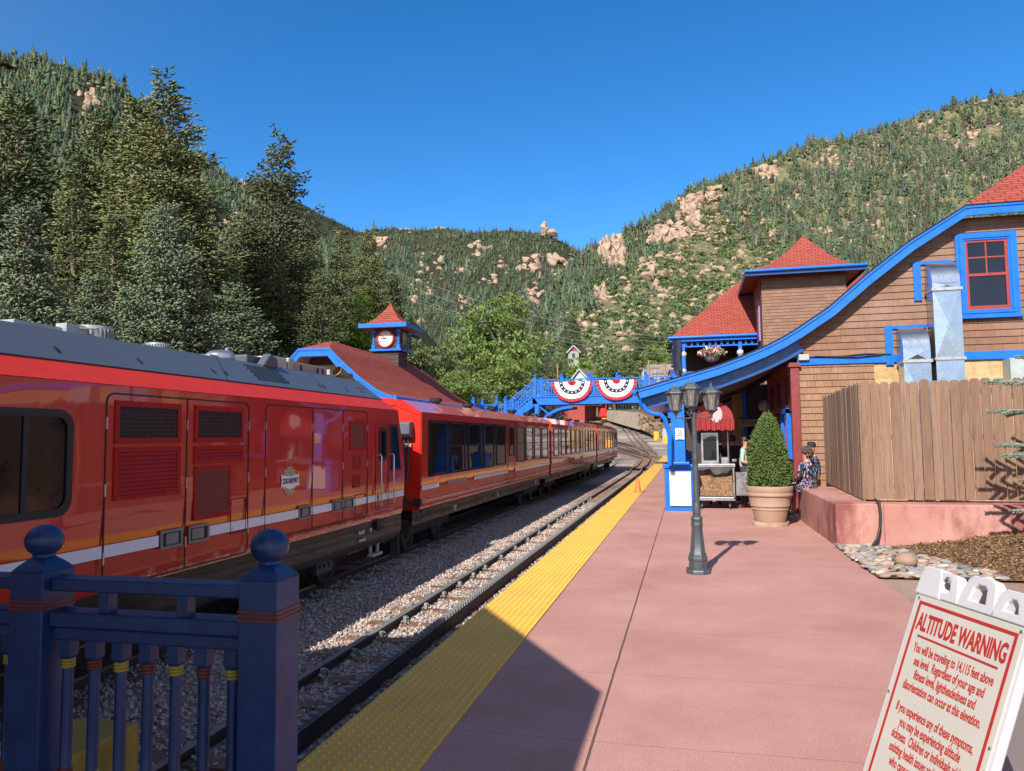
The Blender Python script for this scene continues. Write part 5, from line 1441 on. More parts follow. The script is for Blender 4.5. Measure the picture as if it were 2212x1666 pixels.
boards((2.9, 17.25, 0), (2.665, 12.615, 0), .67, 2.53, .142, FW2, 'planks', 1)
q = MB(); 
for zz in (.85, 1.6, 2.3): q.box(2.7, 9.4, 12.625, 12.665, zz, zz+.09)
for k in range(4): q.box(2.75+2.2*k, 2.84+2.2*k, 12.67, 12.76, .655, 2.4)
q.build('fence_rail', FW, bf)
b = MB(); hp = [at_depth(1890, 1080, 12.3), at_depth(1899, 1086, 12.14), at_depth(1902, 1110, 12.12), at_depth(1901, 1140, 12.1), at_depth(1895, 1165, 12.05), at_depth(1884, 1182, 11.98)]
b.tube(hp, .022, 8); tag(b.build('drain_hose', BLACK, smooth=60), 'black corrugated drain hose hanging down the pink wall', 'hose')

# ---- planting bed of bark mulch, cobbles
def mulch_z(x, y):
    return .02+.42*max(0, min(1, (x-3.0)/3.0))*max(0, min(1, (y-9.5)/1.7))+.03*math.sin(x*3)*math.sin(y*2.3)*max(0, min(1, (x-2.9)))
M_ = Mat('bark_mulch')
nz = M_.noise(22, 6, .7); c = M_.ramp(nz.outputs[0], [(.3, (.05, .028, .016)), (.5, (.16, .085, .04)), (.7, (.33, .19, .09))])
M_.bsdf(Base_Color=c, Roughness=.9, Specular_IOR_Level=.2, Normal=M_.bump(nz.outputs[0], .8, .02))
MULCH = M_.m
b = MB(); xs = [2.15+.22*i for i in range(34)]; ys_ = [9.6+.2*j for j in range(14)]
b.sheet([[(x, y, mulch_z(x, y)) for x in xs] for y in ys_]); tag(b.build('mulch_bed', MULCH, smooth=60), kind='structure')
def chip_mat():
    M = Mat('bark_chips'); g = M.n('NewGeometry')
    c = M.ramp(g.outputs['Random Per Island'], [(0, (.06, .032, .018)), (.35, (.17, .09, .045)), (.7, (.3, .17, .085)), (1, (.45, .3, .16))])
    M.bsdf(Base_Color=c, Roughness=.85); return M.m
rng = np.random.default_rng(5); m = 26000
xy = np.stack([rng.uniform(2.2, 9, m), rng.uniform(9.68, 12.2, m)], 1)
xy = xy[(xy[:, 0]-2.16) > 1.35*(1-(xy[:, 1]-9.6)/4.6)+rng.normal(0, .06, len(xy))]
m = len(xy); P = np.stack([xy[:, 0], xy[:, 1], np.array([mulch_z(x, y) for x, y in xy])+rng.uniform(0, .02, m)], 1)
D = np.concatenate([rng.normal(0, 1, (m, 2)), rng.normal(0, .25, (m, 1))], 1)
V, F = tufts(P, D, rng.uniform(.04, .11, m), rng.uniform(.004, .009, m), rng)
tag(link_mesh('bark_chips', np_mesh('bark_chips', V, F, chip_mat())), kind='stuff')
CB = []
cobcol = [(.32, .26, .19), (.4, .32, .22), (.24, .235, .23), (.15, .15, .16), (.36, .25, .21), (.46, .41, .34), (.3, .19, .13), (.2, .18, .14)]
cmats = [paint('cobble_stone_%s' % n_, c, rough=.75, var=.18, vs=9) for n_, c in zip(('tan', 'buff', 'grey', 'slate', 'pink', 'cream', 'rust', 'olive'), cobcol)]
rr = random.Random(9); placed = []
tries = 0
while len(placed) < 280 and tries < 9000:
    tries += 1
    x = rr.uniform(2.1, 3.5); y = rr.uniform(9.58, 12.15); r = rr.uniform(.035, .085)
    if x-2.16 > 1.42*(1-(y-9.6)/4.4) or x-r*.6 < 2.12 or y-r*.5 < 9.56: continue
    if any((x-a)**2+(y-b_)**2 < ((r+c_)*.62)**2 for a, b_, c_ in placed): continue
    placed.append((x, y, r))
def cobble(mat, seed):
    rg = random.Random(seed); bm = bmesh.new(); bmesh.ops.create_icosphere(bm, subdivisions=2, radius=1)
    a = [rg.uniform(-.28, .28) for _ in range(6)]
    for v in bm.verts:
        p = v.co; p *= 1+a[0]*math.sin(2*p.x+seed)+a[1]*math.sin(3*p.y)+a[2]*p.z*p.x
    me = bpy.data.meshes.new('river_cobble'); bm.to_mesh(me); bm.free(); me.materials.append(mat)
    me.polygons.foreach_set('use_smooth', [True]*len(me.polygons)); return me
cmesh = [cobble(cmats[i % 8], i) for i in range(16)]
for i, (x, y, r) in enumerate(placed):
    o = bpy.data.objects.new('river_cobble', rr.choice(cmesh)); COL.objects.link(o)
    o.location = (x, y, mulch_z(x, y)+r*.2+rr.uniform(0, .02)); o.scale = (r*rr.uniform(.85, 1.25), r*rr.uniform(.5, .85), r*rr.uniform(.3, .55)); o.rotation_euler = (rr.uniform(-.2, .2), rr.uniform(-.2, .2), rr.uniform(-.8, .8))
    tag(o, 'rounded river cobble lying in the wedge of stones beside the platform edge', 'stone', 'river cobbles between platform and bark mulch')
o = bpy.data.objects.new('rock', cmesh[6]); COL.objects.link(o); o.location = tuple(on_ground(1955, 1212, .12)); o.scale = (.13, .1, .1); tag(o, 'pale pinkish rock sitting alone on the bark mulch', 'rock')

# ---- altitude warning sandwich board
e_ = Vector((-.314, .949, 0)).normalized(); rt = -e_; nn = Vector((-.949, -.314, 0)).normalized()
P_ = Vector((1.0, 3.72, .98)); sn, cs = .36, .933
up = (-nn*sn+Vector((0, 0, cs)))
SBm = Matrix(((rt.x, up.x, 0, 0), (rt.y, up.y, 0, 0), (0, up.z, 0, 0), (0, 0, 0, 1)))
outn = rt.cross(up)
for i in range(3): SBm[i][2] = outn[i]
O_ = P_-up*.9
SBm.translation = O_
SBW = thing('sandwich_board', 'white folding sandwich board with red altitude warning text at the right edge', 'sign', (1.15, 3.3, 0))
W_ = .615
def SB(u, v, n_): return tuple(SBm @ Vector((u, v, n_)))
PLAST = paint('white_plastic', (.5, .5, .52), rough=.35, var=.03)
b = MB()
b.prism([(-.03, -.1), (W_+.03, -.1), (W_+.03, .93), (-.03, .93)], lambda u, v: SB(u, v, -.04), lambda u, v: SB(u, v, -.004)); fr = b.build('frame', PLAST, SBW, bevel=.008)
b = MB(); b.prism([(-.005, .0), (W_+.005, .0), (W_+.005, .9), (-.005, .9)], lambda u, v: SB(u, v, -.004), lambda u, v: SB(u, v, .002)); pn = b.build('panel', paint('panel_cream', (.46, .44, .39), rough=.5, var=.03), SBW)
# top: moulded hinge with grips
def grip(c0, c1, h, t=.035):
    q = MB()
    o_ = [(c0-.03, .905), (c1+.03, .905), (c1, .905+h-.02), (c1-.025, .905+h), (c0+.025, .905+h), (c0, .905+h-.02)]
    i_ = [(c0+.035, .94), (c1-.035, .94), (c1-.045, .905+h-.05), (c1-.06, .905+h-.035), (c0+.06, .905+h-.035), (c0+.045, .905+h-.05)]
    q.ring(o_, i_, lambda u, v: SB(u, v, -.045), lambda u, v: SB(u, v, .005)); q.build('grip', PLAST, SBW, bevel=.007)
grip(.03, .22, .12); grip(.27, .43, .14); grip(.46, .6, .12)
b = MB(); b.prism([(-.03, .9), (.14, .9), (.12, 1.0), (.1, 1.035), (.0, 1.035), (-.02, 1.0)], lambda u, v: SB(u, v, -.05), lambda u, v: SB(u, v, .008)); b.build('hinge_block', PLAST, SBW, bevel=.008)
b = MB(); b.lathe([(.013, 0), (.013, .012), (.008, .014)], 8, SB(.17, .995, .008), axis=Matrix((rt, up, outn)).transposed())
for (u, v) in ((.012, .885), (.0, .45), (W_, .45), (W_-.01, .885)): b.lathe([(.007, 0), (.006, .005)], 8, SB(u, v, .002), axis=Matrix((rt, up, outn)).transposed())
b.build('bolt', STEEL, SBW)
# rear leaf of the A
b = MB(); bm_ = nn
def SR(u, v, n_): 
    p = SBm @ Vector((u, 1.0, -.05)); dn = (nn*-1*sn*1.0+Vector((0, 0, -cs))).normalized()
    return tuple(p+rt*0+dn*(1.0-v)+nn*n_)
b.prism([(-.03, -.1), (W_+.03, -.1), (W_+.03, 1.0), (-.03, 1.0)], lambda u, v: SR(u, v, -.03), lambda u, v: SR(u, v, .0)); b.build('rear_leaf', PLAST, SBW, bevel=.008)
SRED = paint('sign_text_red', (.36, .022, .02), rough=.5, var=.05)
b = MB(); b.ring([(.02, .02), (W_-.02, .02), (W_-.02, .875), (.02, .875)], [(.034, .034), (W_-.034, .034), (W_-.034, .861), (.034, .861)], lambda u, v: SB(u, v, .002), lambda u, v: SB(u, v, .0035))
b.build('border', SRED, pn)
b = MB(); b.prism([(.07, .722), (W_-.07, .722), (W_-.07, .731), (.07, .731)], lambda u, v: SB(u, v, .002), lambda u, v: SB(u, v, .0035)); b.build('rule', SRED, pn)
def sbt(t, u, v, size, sx, bold, sp=1.0):
    return lettering(t, size, SRED, SBm @ Matrix.Translation((u, v, .003)), pn, sx=sx, bold=bold, spacing=sp, thick=.0006)
sbt('ALTITUDE WARNING', W_/2, .785, .105, .515, .0035)
for i, t in enumerate(['You will be traveling to 14,115 feet above', 'sea level.  Regardless of your age and', 'fitness level, lightheadedness and', 'disorientation can occur at this elevation.', '', 'If you experience any of these symptoms,', 'you may be experiencing altitude', 'sickness.  Children or individuals with', 'existing health issues and individuals', 'who cannot communicate their', 'symptoms, should']):
    if t: sbt(t, W_/2, .675-.0545*i+(.012 if i > 4 else 0), .056, .5, .0009)
# ================================================================ clock building across the tracks
def local(root):
    M = rootmat(root)
    return lambda x, y, z: tuple(M @ Vector((x, y, z)))
CB_P = Vector((-9.9, 24.0, 0))
CK = thing('clock_station', 'low station building with red bell cast roof and clock turret across the tracks', 'station building', CB_P, R(2.6))
def cbuild(b, name, mat, parent=None, **k):
    o = b.build(name, mat, None, world=False, **k); o.parent = parent or CK; return o
HW, EZ, LN = 2.95, 3.2, 15.0          # half width, eave height, length; local x = 0 at the track-side eave
prof = [(0, EZ), (-.55, EZ+.24), (-1.2, EZ+.7), (-1.85, EZ+1.28), (-2.35, EZ+1.78)]
XT, ZT = prof[-1]; CXB = -HW; RZB = ZT+.45
b = MB()
L = seglen(prof)
hipY = 1.1
yR0, yR1 = 1.5, LN-4.0
def endz(k): return k
# track-side slope, ending in a flared hip at the far end
far = [LN-(a/HW)*4.0 for a in (0, .55, 1.2, 1.85, 2.35)]
for sgn in (1, -1):
    P = prof if sgn == 1 else [(2*CXB-x, z) for x, z in prof]
    rows = [[(x, 0, z), (x, far[i], z)] for i, (x, z) in enumerate(P)]
    b.sheet(rows, uvs=[[(0, l), (far[i], l)] for i, l in enumerate(L)])
    h = math.hypot(XT-CXB, RZB-ZT); xt = P[-1][0]
    b.quad((xt, 0, ZT), (xt, far[-1], ZT), (CXB, yR1, RZB), (CXB, yR0, RZB), uv=[(0, L[-1]), (far[-1], L[-1]), (yR1, L[-1]+h), (yR0, L[-1]+h)])
x2 = 2*CXB-XT
b.tri((x2, 0, ZT), (XT, 0, ZT), (CXB, yR0, RZB), uv=[(0, 0), (1.6, 0), (.8, 1.7)])
rows = []; uvs = []
for i, (x, z) in enumerate(prof): rows.append([(x, far[i], z), (2*CXB-x, far[i], z)]); uvs.append([(x, i*.8), (2*CXB-x, i*.8)])
b.sheet(rows, uvs=uvs); b.tri((XT, far[-1], ZT), (x2, far[-1], ZT), (CXB, yR1, RZB), uv=[(0, 0), (1.6, 0), (.8, 1.7)])
rf = cbuild(b, 'roof', ROOF)
P = list(reversed([(x, z) for x, z in prof])); P = [(2*CXB-x, z) for x, z in prof]+P
def follow_l(P, y0, y1, d0, d1, mat, name):
    q = MB(); rows = []
    for i, (x, z) in enumerate(P):
        a = P[max(i-1, 0)]; c = P[min(i+1, len(P)-1)]
        t = Vector((c[0]-a[0], 0, c[1]-a[1])).normalized(); nrm = Vector((t.z, 0, -t.x)); p = Vector((x, 0, z))
        rows.append((p+nrm*d0, p+nrm*d1))
    for (A, B), (C, D) in zip(rows, rows[1:]):
        q.add([(A.x, y0, A.z), (B.x, y0, B.z), (D.x, y0, D.z), (C.x, y0, C.z), (A.x, y1, A.z), (B.x, y1, B.z), (D.x, y1, D.z), (C.x, y1, C.z)], [(0, 1, 2, 3), (7, 6, 5, 4), (1, 5, 6, 2), (0, 3, 7, 4)])
    A, B = rows[-1]; q.quad((A.x, y0, A.z), (A.x, y1, A.z), (B.x, y1, B.z), (B.x, y0, B.z))
    A, B = rows[0]; q.quad((A.x, y0, A.z), (A.x, y1, A.z), (B.x, y1, B.z), (B.x, y0, B.z))
    return cbuild(q, name, mat)
P = sorted(P)
follow_l(P, -.03, .03, .0, .09, BLUE, 'verge_board'); follow_l(P, -.01, .03, .092, .11, DKBLUE, 'verge_board'); follow_l(P, -.02, .03, .112, .3, BLUE, 'verge_board')
q = MB(); q.sheet([[(x, .03, z-.2), (x, far[i], z-.2)] for i, (x, z) in enumerate(prof)]); q.sheet([[(2*CXB-x, .03, z-.2), (2*CXB-x, LN-2, z-.2)] for x, z in prof]); q.quad((x2, .03, ZT-.2), (XT, .03, ZT-.2), (XT, LN-2, ZT-.2), (x2, LN-2, ZT-.2)); cbuild(q, 'soffit', paint('soffit_lilac', (.3, .22, .2), rough=.6))
q = MB(); PG = [(-.75, 0)]+[(x-.1, z-.25) for x, z in prof if x < -.7]; PG = PG+[(2*CXB-x, z) for x, z in reversed(PG)]; q.add([(x, 1.3, z) for x, z in PG], [tuple(range(len(PG)))]); cbuild(q, 'gable_wall', CREAM)
q = MB(); q.box(x2-.1, XT+.1, 1.1, 1.25, EZ+1.3, EZ+1.62); cbuild(q, 'gable_vent', paint('gable_vent_dark', (.04, .03, .03), rough=.7))
q = MB(); q.box(2*CXB+1.75, -1.75, 1.0, 1.25, EZ+.62, EZ+.92); q.box(2*CXB+1.75, -1.75, .9, 1.28, EZ+.5, EZ+.6); cbuild(q, 'tie_beam', BLUE)
for x in (-2.0, 2*CXB+2.0):
    q = MB(); q.box(x-.13, x+.13, 1.0, 1.26, 2.0, EZ+.5); q.lathe([(.12, 2.75), (.12, 3.15)], 12, (x, 1.1, 0)); pp = cbuild(q, 'post', BLUE)
    q = MB(); q.lathe([(.14, 3.15), (.15, 3.2), (.14, 3.26)], 12, (x, 1.1, 0)); o = q.build('yellow_ring', YELLOW, None, world=False); o.parent = pp
q = MB(); q.quad((-.95, 1.3, 0), (-.95, LN-1, 0), (-.95, LN-1, EZ-.1), (-.95, 1.3, EZ-.1)); q.quad((-.95, LN-1, 0), (2*CXB+.9, LN-1, 0), (2*CXB+.9, LN-1, EZ), (-.95, LN-1, EZ)); cbuild(q, 'side_wall', paint('plain_brown_wall', (.12, .06, .04), rough=.7))  # one even brown on the track-side and end walls
q = MB(); q.tube([(.07, -.02, EZ-.04), (.07, LN, EZ-.04)], .075, 8); q.box(-.04, 0, 0, LN, EZ-.22, EZ-.04); cbuild(q, 'gutter', BLUE, smooth=60)
q = MB(); q.tube([(.05, .5, EZ-.1), (0, .5, EZ-.3), (-.15, .45, EZ-.42), (-.85, .4, EZ-.7)], .05, 8); cbuild(q, 'downspout', DKBLUE, smooth=60)
# turret
TX, TYc, TW = CXB, 7.9, .68
zb = EZ+1.9; z1 = 5.75; z2 = 6.74
def srows(b, x0, x1, y0, y1, za, zb_, rh=.22):
    n = max(1, int(round((zb_-za)/rh)))
    for k in range(n):
        o = k*.4; a, c = za+(zb_-za)*k/n, za+(zb_-za)*(k+1)/n
        for (A, B, nx, ny) in (((x0, y0), (x1, y0), 0, -1), ((x1, y0), (x1, y1), 1, 0), ((x1, y1), (x0, y1), 0, 1), ((x0, y1), (x0, y0), -1, 0)):
            w_ = math.dist(A, B)
            b.quad((A[0]+nx*.02, A[1]+ny*.02, a), (B[0]+nx*.02, B[1]+ny*.02, a), (B[0], B[1], c), (A[0], A[1], c), uv=[(o, k*.15+.002), (o+w_, k*.15+.002), (o+w_, k*.15+.148), (o, k*.15+.148)])
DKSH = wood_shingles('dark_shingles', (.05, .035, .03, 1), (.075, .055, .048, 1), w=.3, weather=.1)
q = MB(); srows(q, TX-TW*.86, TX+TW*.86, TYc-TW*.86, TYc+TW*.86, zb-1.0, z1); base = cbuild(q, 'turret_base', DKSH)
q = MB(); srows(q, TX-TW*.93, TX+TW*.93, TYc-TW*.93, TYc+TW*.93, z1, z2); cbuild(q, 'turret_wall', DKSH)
q = MB(); q.box(TX-TW-.06, TX+TW+.06, TYc-TW-.06, TYc+TW+.06, z1-.04, z1+.05)
for sx_ in (-1, 1):
    for sy_ in (-1, 1):
        cx_, cy_ = TX+sx_*(TW-.09), TYc+sy_*(TW-.09)
        q.box(cx_-.085, cx_+.085, cy_-.085, cy_+.085, z1+.05, z1+.25); q.lathe([(.075, z1+.25), (.09, z1+.3), (.065, z1+.34), (.065, z2-.26), (.09, z2-.22), (.075, z2-.18)], 10, (cx_, cy_, 0)); q.box(cx_-.085, cx_+.085, cy_-.085, cy_+.085, z2-.18, z2+.02)
cbuild(q, 'turret_frame', BLUE)
q = MB(); ov = .42; bellcast(q, TX-TW-ov, TX+TW+ov, TYc-TW-ov, TYc+TW+ov, z2+.17, z2+1.28, 10, 1.8); cbuild(q, 'turret_roof', ROOF)
q = MB(); w2 = TW+ov
for (a, c, d, e) in ((-w2, w2, -w2-.03, -w2), (-w2, w2, w2, w2+.03), (-w2-.03, -w2, -w2-.03, w2+.03), (w2, w2+.03, -w2-.03, w2+.03)): q.box(TX+a, TX+c, TYc+d, TYc+e, z2-.01, z2+.18)
cbuild(q, 'turret_fascia', BLUE)
q = MB(); q.quad((TX-w2, TYc-w2, z2), (TX+w2, TYc-w2, z2), (TX+w2, TYc+w2, z2), (TX-w2, TYc+w2, z2)); cbuild(q, 'turret_soffit', paint('turret_soffit_tan', (.35, .25, .22)))
q = MB(); y_ = TYc
q.box(TX+TW*.93, TX+TW*.93+.05, y_-.36, y_+.36, z1+.1, z2-.1); wn = cbuild(q, 'turret_window', REDTRIM)
q = MB()
for i in range(2):
    for j in range(2): q.box(TX+TW*.93+.03, TX+TW*.93+.06, y_-.3+.31*i, y_-.01+.31*i, z1+.16+.33*j, z1+.46+.33*j)
o = q.build('pane', GLASS, None, world=False); o.parent = wn
FC = Matrix(((1, 0, 0), (0, 0, -1), (0, 1, 0)))
cy_, cz_ = TYc-TW*.93-.03, (z1+z2)/2+.03
q = MB(); q.lathe([(.42, -.03), (.42, .05), (.39, .07), (.345, .06), (.33, .03)], 40, (TX, cy_, cz_), axis=FC, cap=False); ck = cbuild(q, 'clock', paint('clock_red', (.36, .03, .035), rough=.4), smooth=40)
q = MB(); q.lathe([(.34, .0), (.34, .03)], 40, (TX, cy_, cz_), axis=FC); o = q.build('clock_face', paint('clock_white', (.75, .75, .72), rough=.4), None, world=False); o.parent = ck
MLOC = Matrix(((1, 0, 0, 0), (0, 0, -1, 0), (0, 1, 0, 0), (0, 0, 0, 1)))
for k in range(1, 13):
    a = math.pi/2-k*math.pi/6
    o = lettering(str(k), .115, BLACK, Matrix.Translation((TX+.265*math.cos(a), cy_-.035, cz_+.265*math.sin(a))) @ MLOC, None, name='numeral', bold=.003); o.parent = ck
q = MB(); 
def hand(a, L_, w_, y, mat, nm):
    q = MB(); d = Vector((math.cos(a), 0, math.sin(a))); c = Vector((TX, y, cz_)); q.bar(c-d*.06, c+d*L_, w_, .01, up=(0, 1, 0)); o = q.build(nm, mat, None, world=False); o.parent = ck
hand(R(180), .19, .04, cy_-.045, BLACK, 'hour_hand'); hand(R(142), .27, .028, cy_-.055, paint('hand_red', (.5, .02, .03)), 'minute_hand')

# ================================================================ footbridge with bunting
BY0, BY1, BDZ, BBZ = 43.0, 45.0, 4.12, 3.68
BR = thing('footbridge', 'bright blue timber footbridge with stairs crossing over the train', 'footbridge', (-5, 44, 0))
bxl = at_depth(1156, 860, BY0).x; bxr = at_depth(1475, 850, BY0).x
b = MB(); b.box(bxl-.15, bxr+4, BY0-.05, BY0+.12, BBZ, BDZ); b.box(bxl-.15, bxr+4, BY1-.12, BY1+.05, BBZ, BDZ); b.box(bxl-.15, bxr+4, BY0-.1, BY0+.0, BDZ-.03, BDZ+.04); b.box(bxl-.15, bxr+4, BY0-.08, BY0, BBZ-.03, BBZ+.03); b.build('beam', BLUE, BR)
b = MB(); b.box(bxl-.15, bxr+4, BY0+.12, BY1-.12, BDZ-.12, BDZ)
for k in range(9): x = bxl+.6+1.4*k; b.box(x-.06, x+.06, BY0+.12, BY1-.12, BBZ+.05, BDZ-.12)
b.build('deck', paint('bridge_deck_dark', (.06, .06, .07), rough=.7), BR)
def railing(a, c, parent, post_h=1.12, ends=(True, True), npost=None):
    """blue railing between two deck points"""
    a, c = Vector(a), Vector(c); d = c-a; Lh = math.hypot(d.x, d.y)
    b = MB(); up_ = Vector((0, 0, 1))
    for (z, w_, h) in ((1.0, .07, .06), (.84, .06, .05), (.14, .06, .06)): b.bar(a+up_*z, c+up_*z, w_, h)
    n = max(2, int(Lh/.16))
    for k in range(n):
        p = a+d*((k+.5)/n); b.box(p.x-.022, p.x+.022, p.y-.022, p.y+.022, p.z+.14, p.z+.84)
    n2 = max(1, int(Lh/.5))
    for k in range(n2):
        p = a+d*((k+.5)/n2); b.box(p.x-.025, p.x+.025, p.y-.025, p.y+.025, p.z+.84, p.z+1.0)
    return b.build('railing', BLUE, parent)
def bpost(p, parent, h=1.15):
    b = MB(); p = Vector(p); b.box(p.x-.08, p.x+.08, p.y-.08, p.y+.08, p.z-.1, p.z+h); b.box(p.x-.1, p.x+.1, p.y-.1, p.y+.1, p.z+h, p.z+h+.04); b.ball(p+Vector((0, 0, h+.11)), .09, 10)
    b.build('post', BLUE, parent)
sp_ = 1.62
for yy in (BY0, BY1):
    xs_ = [bxl+sp_*k for k in range(9)]
    for i, x in enumerate(xs_):
        bpost((x, yy, BDZ), BR)
        if i: railing((xs_[i-1]+.08, yy, BDZ), (x-.08, yy, BDZ), BR)
# support post with arched bracket
for yy in (BY0+.05, BY1-.05):
    b = MB(); b.box(bxl-.02, bxl+.22, yy-.12, yy+.12, BZ, BBZ)
    arc = [(.22+2.0*(1-math.cos(t)), 2.1+1.4*math.sin(t)) for t in [k*math.pi/20 for k in range(11)]]
    for (u0, v0), (u1, v1) in zip(arc, arc[1:]): b.bar((bxl+u0, yy, v0), (bxl+u1, yy, v1), .16, .16)
    b.bar((bxl+1.0, yy, 2.95), (bxl+.2, yy, 3.6), .08, .08); b.build('support', BLUE, BR)
b = MB(); b.prism([(bxr-2.6, BBZ), (bxr-1.2, BBZ), (bxr-1.45, BBZ-.12), (bxr-1.6, BBZ-.3), (bxr-1.9, BBZ-.34), (bxr-2.2, BBZ-.3), (bxr-2.35, BBZ-.12)], lambda x, z: (x, BY0-.05, z), lambda x, z: (x, BY0+.1, z)); b.build('corbel', BLUE, BR)
# stairs: first flight down to the left, then a landing and a flight towards the clock building
lx0 = at_depth(1092, 870, BY0).x; lz = BDZ-(bxl-lx0)*.72
b = MB(); n = 9
for k in range(n):
    x0_ = bxl-(bxl-lx0)*k/n; z_ = BDZ-(BDZ-lz)*(k+1)/n
    b.box(x0_-(bxl-lx0)/n-.03, x0_, BY0+.08, BY1-.08, z_-.04, z_)
b.build('stair_treads', paint('tread_pale', (.35, .33, .28)), BR)
for yy in (BY0, BY1):
    b = MB(); b.bar((bxl+.05, yy, BDZ-.2), (lx0, yy, lz-.2), .1, .42); b.build('stringer', BLUE, BR)
railing((bxl-.08, BY0, BDZ), (lx0+.05, BY0, lz), BR); railing((bxl-.08, BY1, BDZ), (lx0+.05, BY1, lz), BR)
b = MB(); b.box(lx0-2.0, lx0, BY0, BY1, lz-.2, lz); b.box(lx0-.05, bxl, BY0+.02, BY0+.1, lz-.75, lz-.3); b.build('landing', BLUE, BR)
for p in ((lx0, BY0, lz), (lx0, BY1, lz), (lx0-.55, BY0, lz), (lx0-2.0, BY0, lz), (lx0-2.0, BY1, lz), (lx0-2.0, BY0-2.6, lz-1.3), (lx0-.55, BY0-2.6, lz-1.3)): bpost(p, BR, 1.2)
railing((lx0-2, BY1, lz), (lx0, BY1, lz), BR); railing((lx0-2, BY0, lz), (lx0-2, BY1, lz), BR); railing((lx0-.55, BY0, lz), (lx0-.55, BY0-2.6, lz-1.3), BR); railing((lx0-2.0, BY0, lz), (lx0-2.0, BY0-2.6, lz-1.3), BR)
for x in (lx0-.55, lx0-2.0):
    b = MB(); b.bar((x, BY0, lz-.2), (x, BY0-2.8, lz-1.6), .1, .4); b.build('stringer', BLUE, BR)
front_text('EXIT', lx0+.95, BY0-.01, lz-.5, .28, WHITE, BR, sx=.9)

# bunting fans hung on the near railing
BW = [paint('bunting_red', (.55, .03, .045), rough=.8), paint('bunting_white', (.75, .74, .75), rough=.8), paint('bunting_navy', (.02, .022, .06), rough=.8)]
def bunting(x0, x1, z, y, drop, label):
    t = thing('bunting', label, 'bunting', ((x0+x1)/2, y, z), 0, 'bunting fans on the footbridge')
    cx = (x0+x1)/2; hw = (x1-x0)/2; NA = 72
    bands = [(0, .13, 1), (.0, .2, 0), (.2, .46, 1), (.46, .63, 2), (.63, .86, 1), (.86, 1.0, 0)]
    b = MB()
    radii = [0, .2, .33, .46, .545, .63, .745, .86, 1.0]; cols = [0, 1, 1, 2, 2, 1, 1, 0]
    rows = []
    for r in radii:
        row = []
        for k in range(NA+1):
            a = math.pi*k/NA
            pl = math.sin(k*math.pi*.5)*.02*(.3+r)+.03*math.sin(a*5+1)*r
            rr_ = r*(1+.008*math.sin(a*9)*(r > .95))
            row.append((cx-hw*rr_*math.cos(a), y-.2-pl-.02*r, z-drop*rr_*math.sin(a)-.03*r*abs(math.sin(a*2))))
        rows.append(row)
    for i in range(len(radii)-1):
        for k in range(NA):
            b.quad(rows[i][k], rows[i][k+1], rows[i+1][k+1], rows[i+1][k], m=cols[i])
    b.build('cloth', BW, t, smooth=80)
    s_ = MB()
    for k in range(9):
        a = math.pi*(k+.35)/8.7; r = .545
        c = Vector((cx-hw*r*math.cos(a), y-.27-.02*r, z-drop*r*math.sin(a)-.03*r*abs(math.sin(2*a))))
        pts_ = []
        for j in range(10):
            rad_ = .066 if j % 2 == 0 else .028; tt = math.pi/2+j*math.pi/5; pts_.append((c.x+rad_*math.cos(tt), c.y, c.z+rad_*math.sin(tt)))
        s_.add(pts_, [tuple(range(10))])
    s_.build('stars', BW[1], t)
    return t
u0 = at_depth(1193, 822, BY0).x; u1 = at_depth(1281, 822, BY0).x; u2 = at_depth(1289, 822, BY0).x; u3 = at_depth(1376, 822, BY0).x
bz_ = at_depth(1240, 825, BY0).z; dr_ = bz_-at_depth(1240, 868, BY0).z
bunting(u0, u1, bz_, BY0, dr_, 'red white and navy star bunting fan on the bridge, the one nearer the stairs')
bunting(u2, u3, bz_+.03, BY0, dr_, 'red white and navy star bunting fan on the bridge, the one nearer the station eave')

# ================================================================ red shed, retaining walls, point machines at the far end
def far_at(x, y, Y): return at_depth(x, y, Y)
SHY = 127.0
sd = thing('train_shed', 'long dark red train shed with open bays under the footbridge', 'shed', far_at(1280, 900, SHY))
BARN = paint('barn_red', (.33, .05, .045), rough=.75, var=.2)
zb0 = far_at(1300, 905, SHY).z; zb1 = zb0+3.9
xa, xb = far_at(1150, 900, SHY).x, far_at(1291, 900, SHY).x
b = MB(); b.box(xa, xb, SHY, SHY+.3, zb0-4, zb1); b.box(xb, far_at(1388, 900, SHY).x, SHY, SHY+.3, zb0+2.9, zb1); b.build('wall', BARN, sd)
b = MB(); xe_ = far_at(1390, 900, SHY).x; b.sheet([[(xa-.4, SHY-.4, zb1), (xe_+.4, SHY-.4, zb1)], [(xa-.4, SHY+6, zb1+1.2), (xe_+.4, SHY+6, zb1+1.2)]], uvs=[[(0, 0), (20, 0)], [(0, 6), (20, 6)]]); b.build('roof', paint('shed_roof', (.1, .08, .08)), sd)
b = MB(); b.box(xb, xe_, SHY+7, SHY+7.2, zb0, zb1+.4); b.build('back_wall', paint('shed_inside', (.16, .16, .17)), sd)
b = MB(); p0 = far_at(1366, 900, SHY+1); p1 = far_at(1384, 900, SHY+1); b.box(p0.x, p1.x, SHY+1, SHY+1.2, zb0, zb0+2.9); b.build('grey_panel', GREYCON, sd)
for (x0, x1, mt, nm) in ((1315, 1322, CREAM, 'door_post'), (1322, 1330, BARN, 'door_post'), (1381, 1385, WHITE, 'door_post'), (1385, 1390, BARN, 'door_post')):
    b = MB(); b.box(far_at(x0, 900, SHY-.1).x, far_at(x1, 900, SHY-.1).x, SHY-.12, SHY+.3, zb0, zb1); b.build(nm, mt, sd)
b = MB()
for (x0, x1) in ((1300, 1322), (1331, 1346)):
    b.box(far_at(x0, 903, SHY-1).x, far_at(x1, 903, SHY-1).x, SHY-1.2, SHY-.4, zb0-.1, zb0+.12)
b.build('bay_sill', YELLOW, sd)
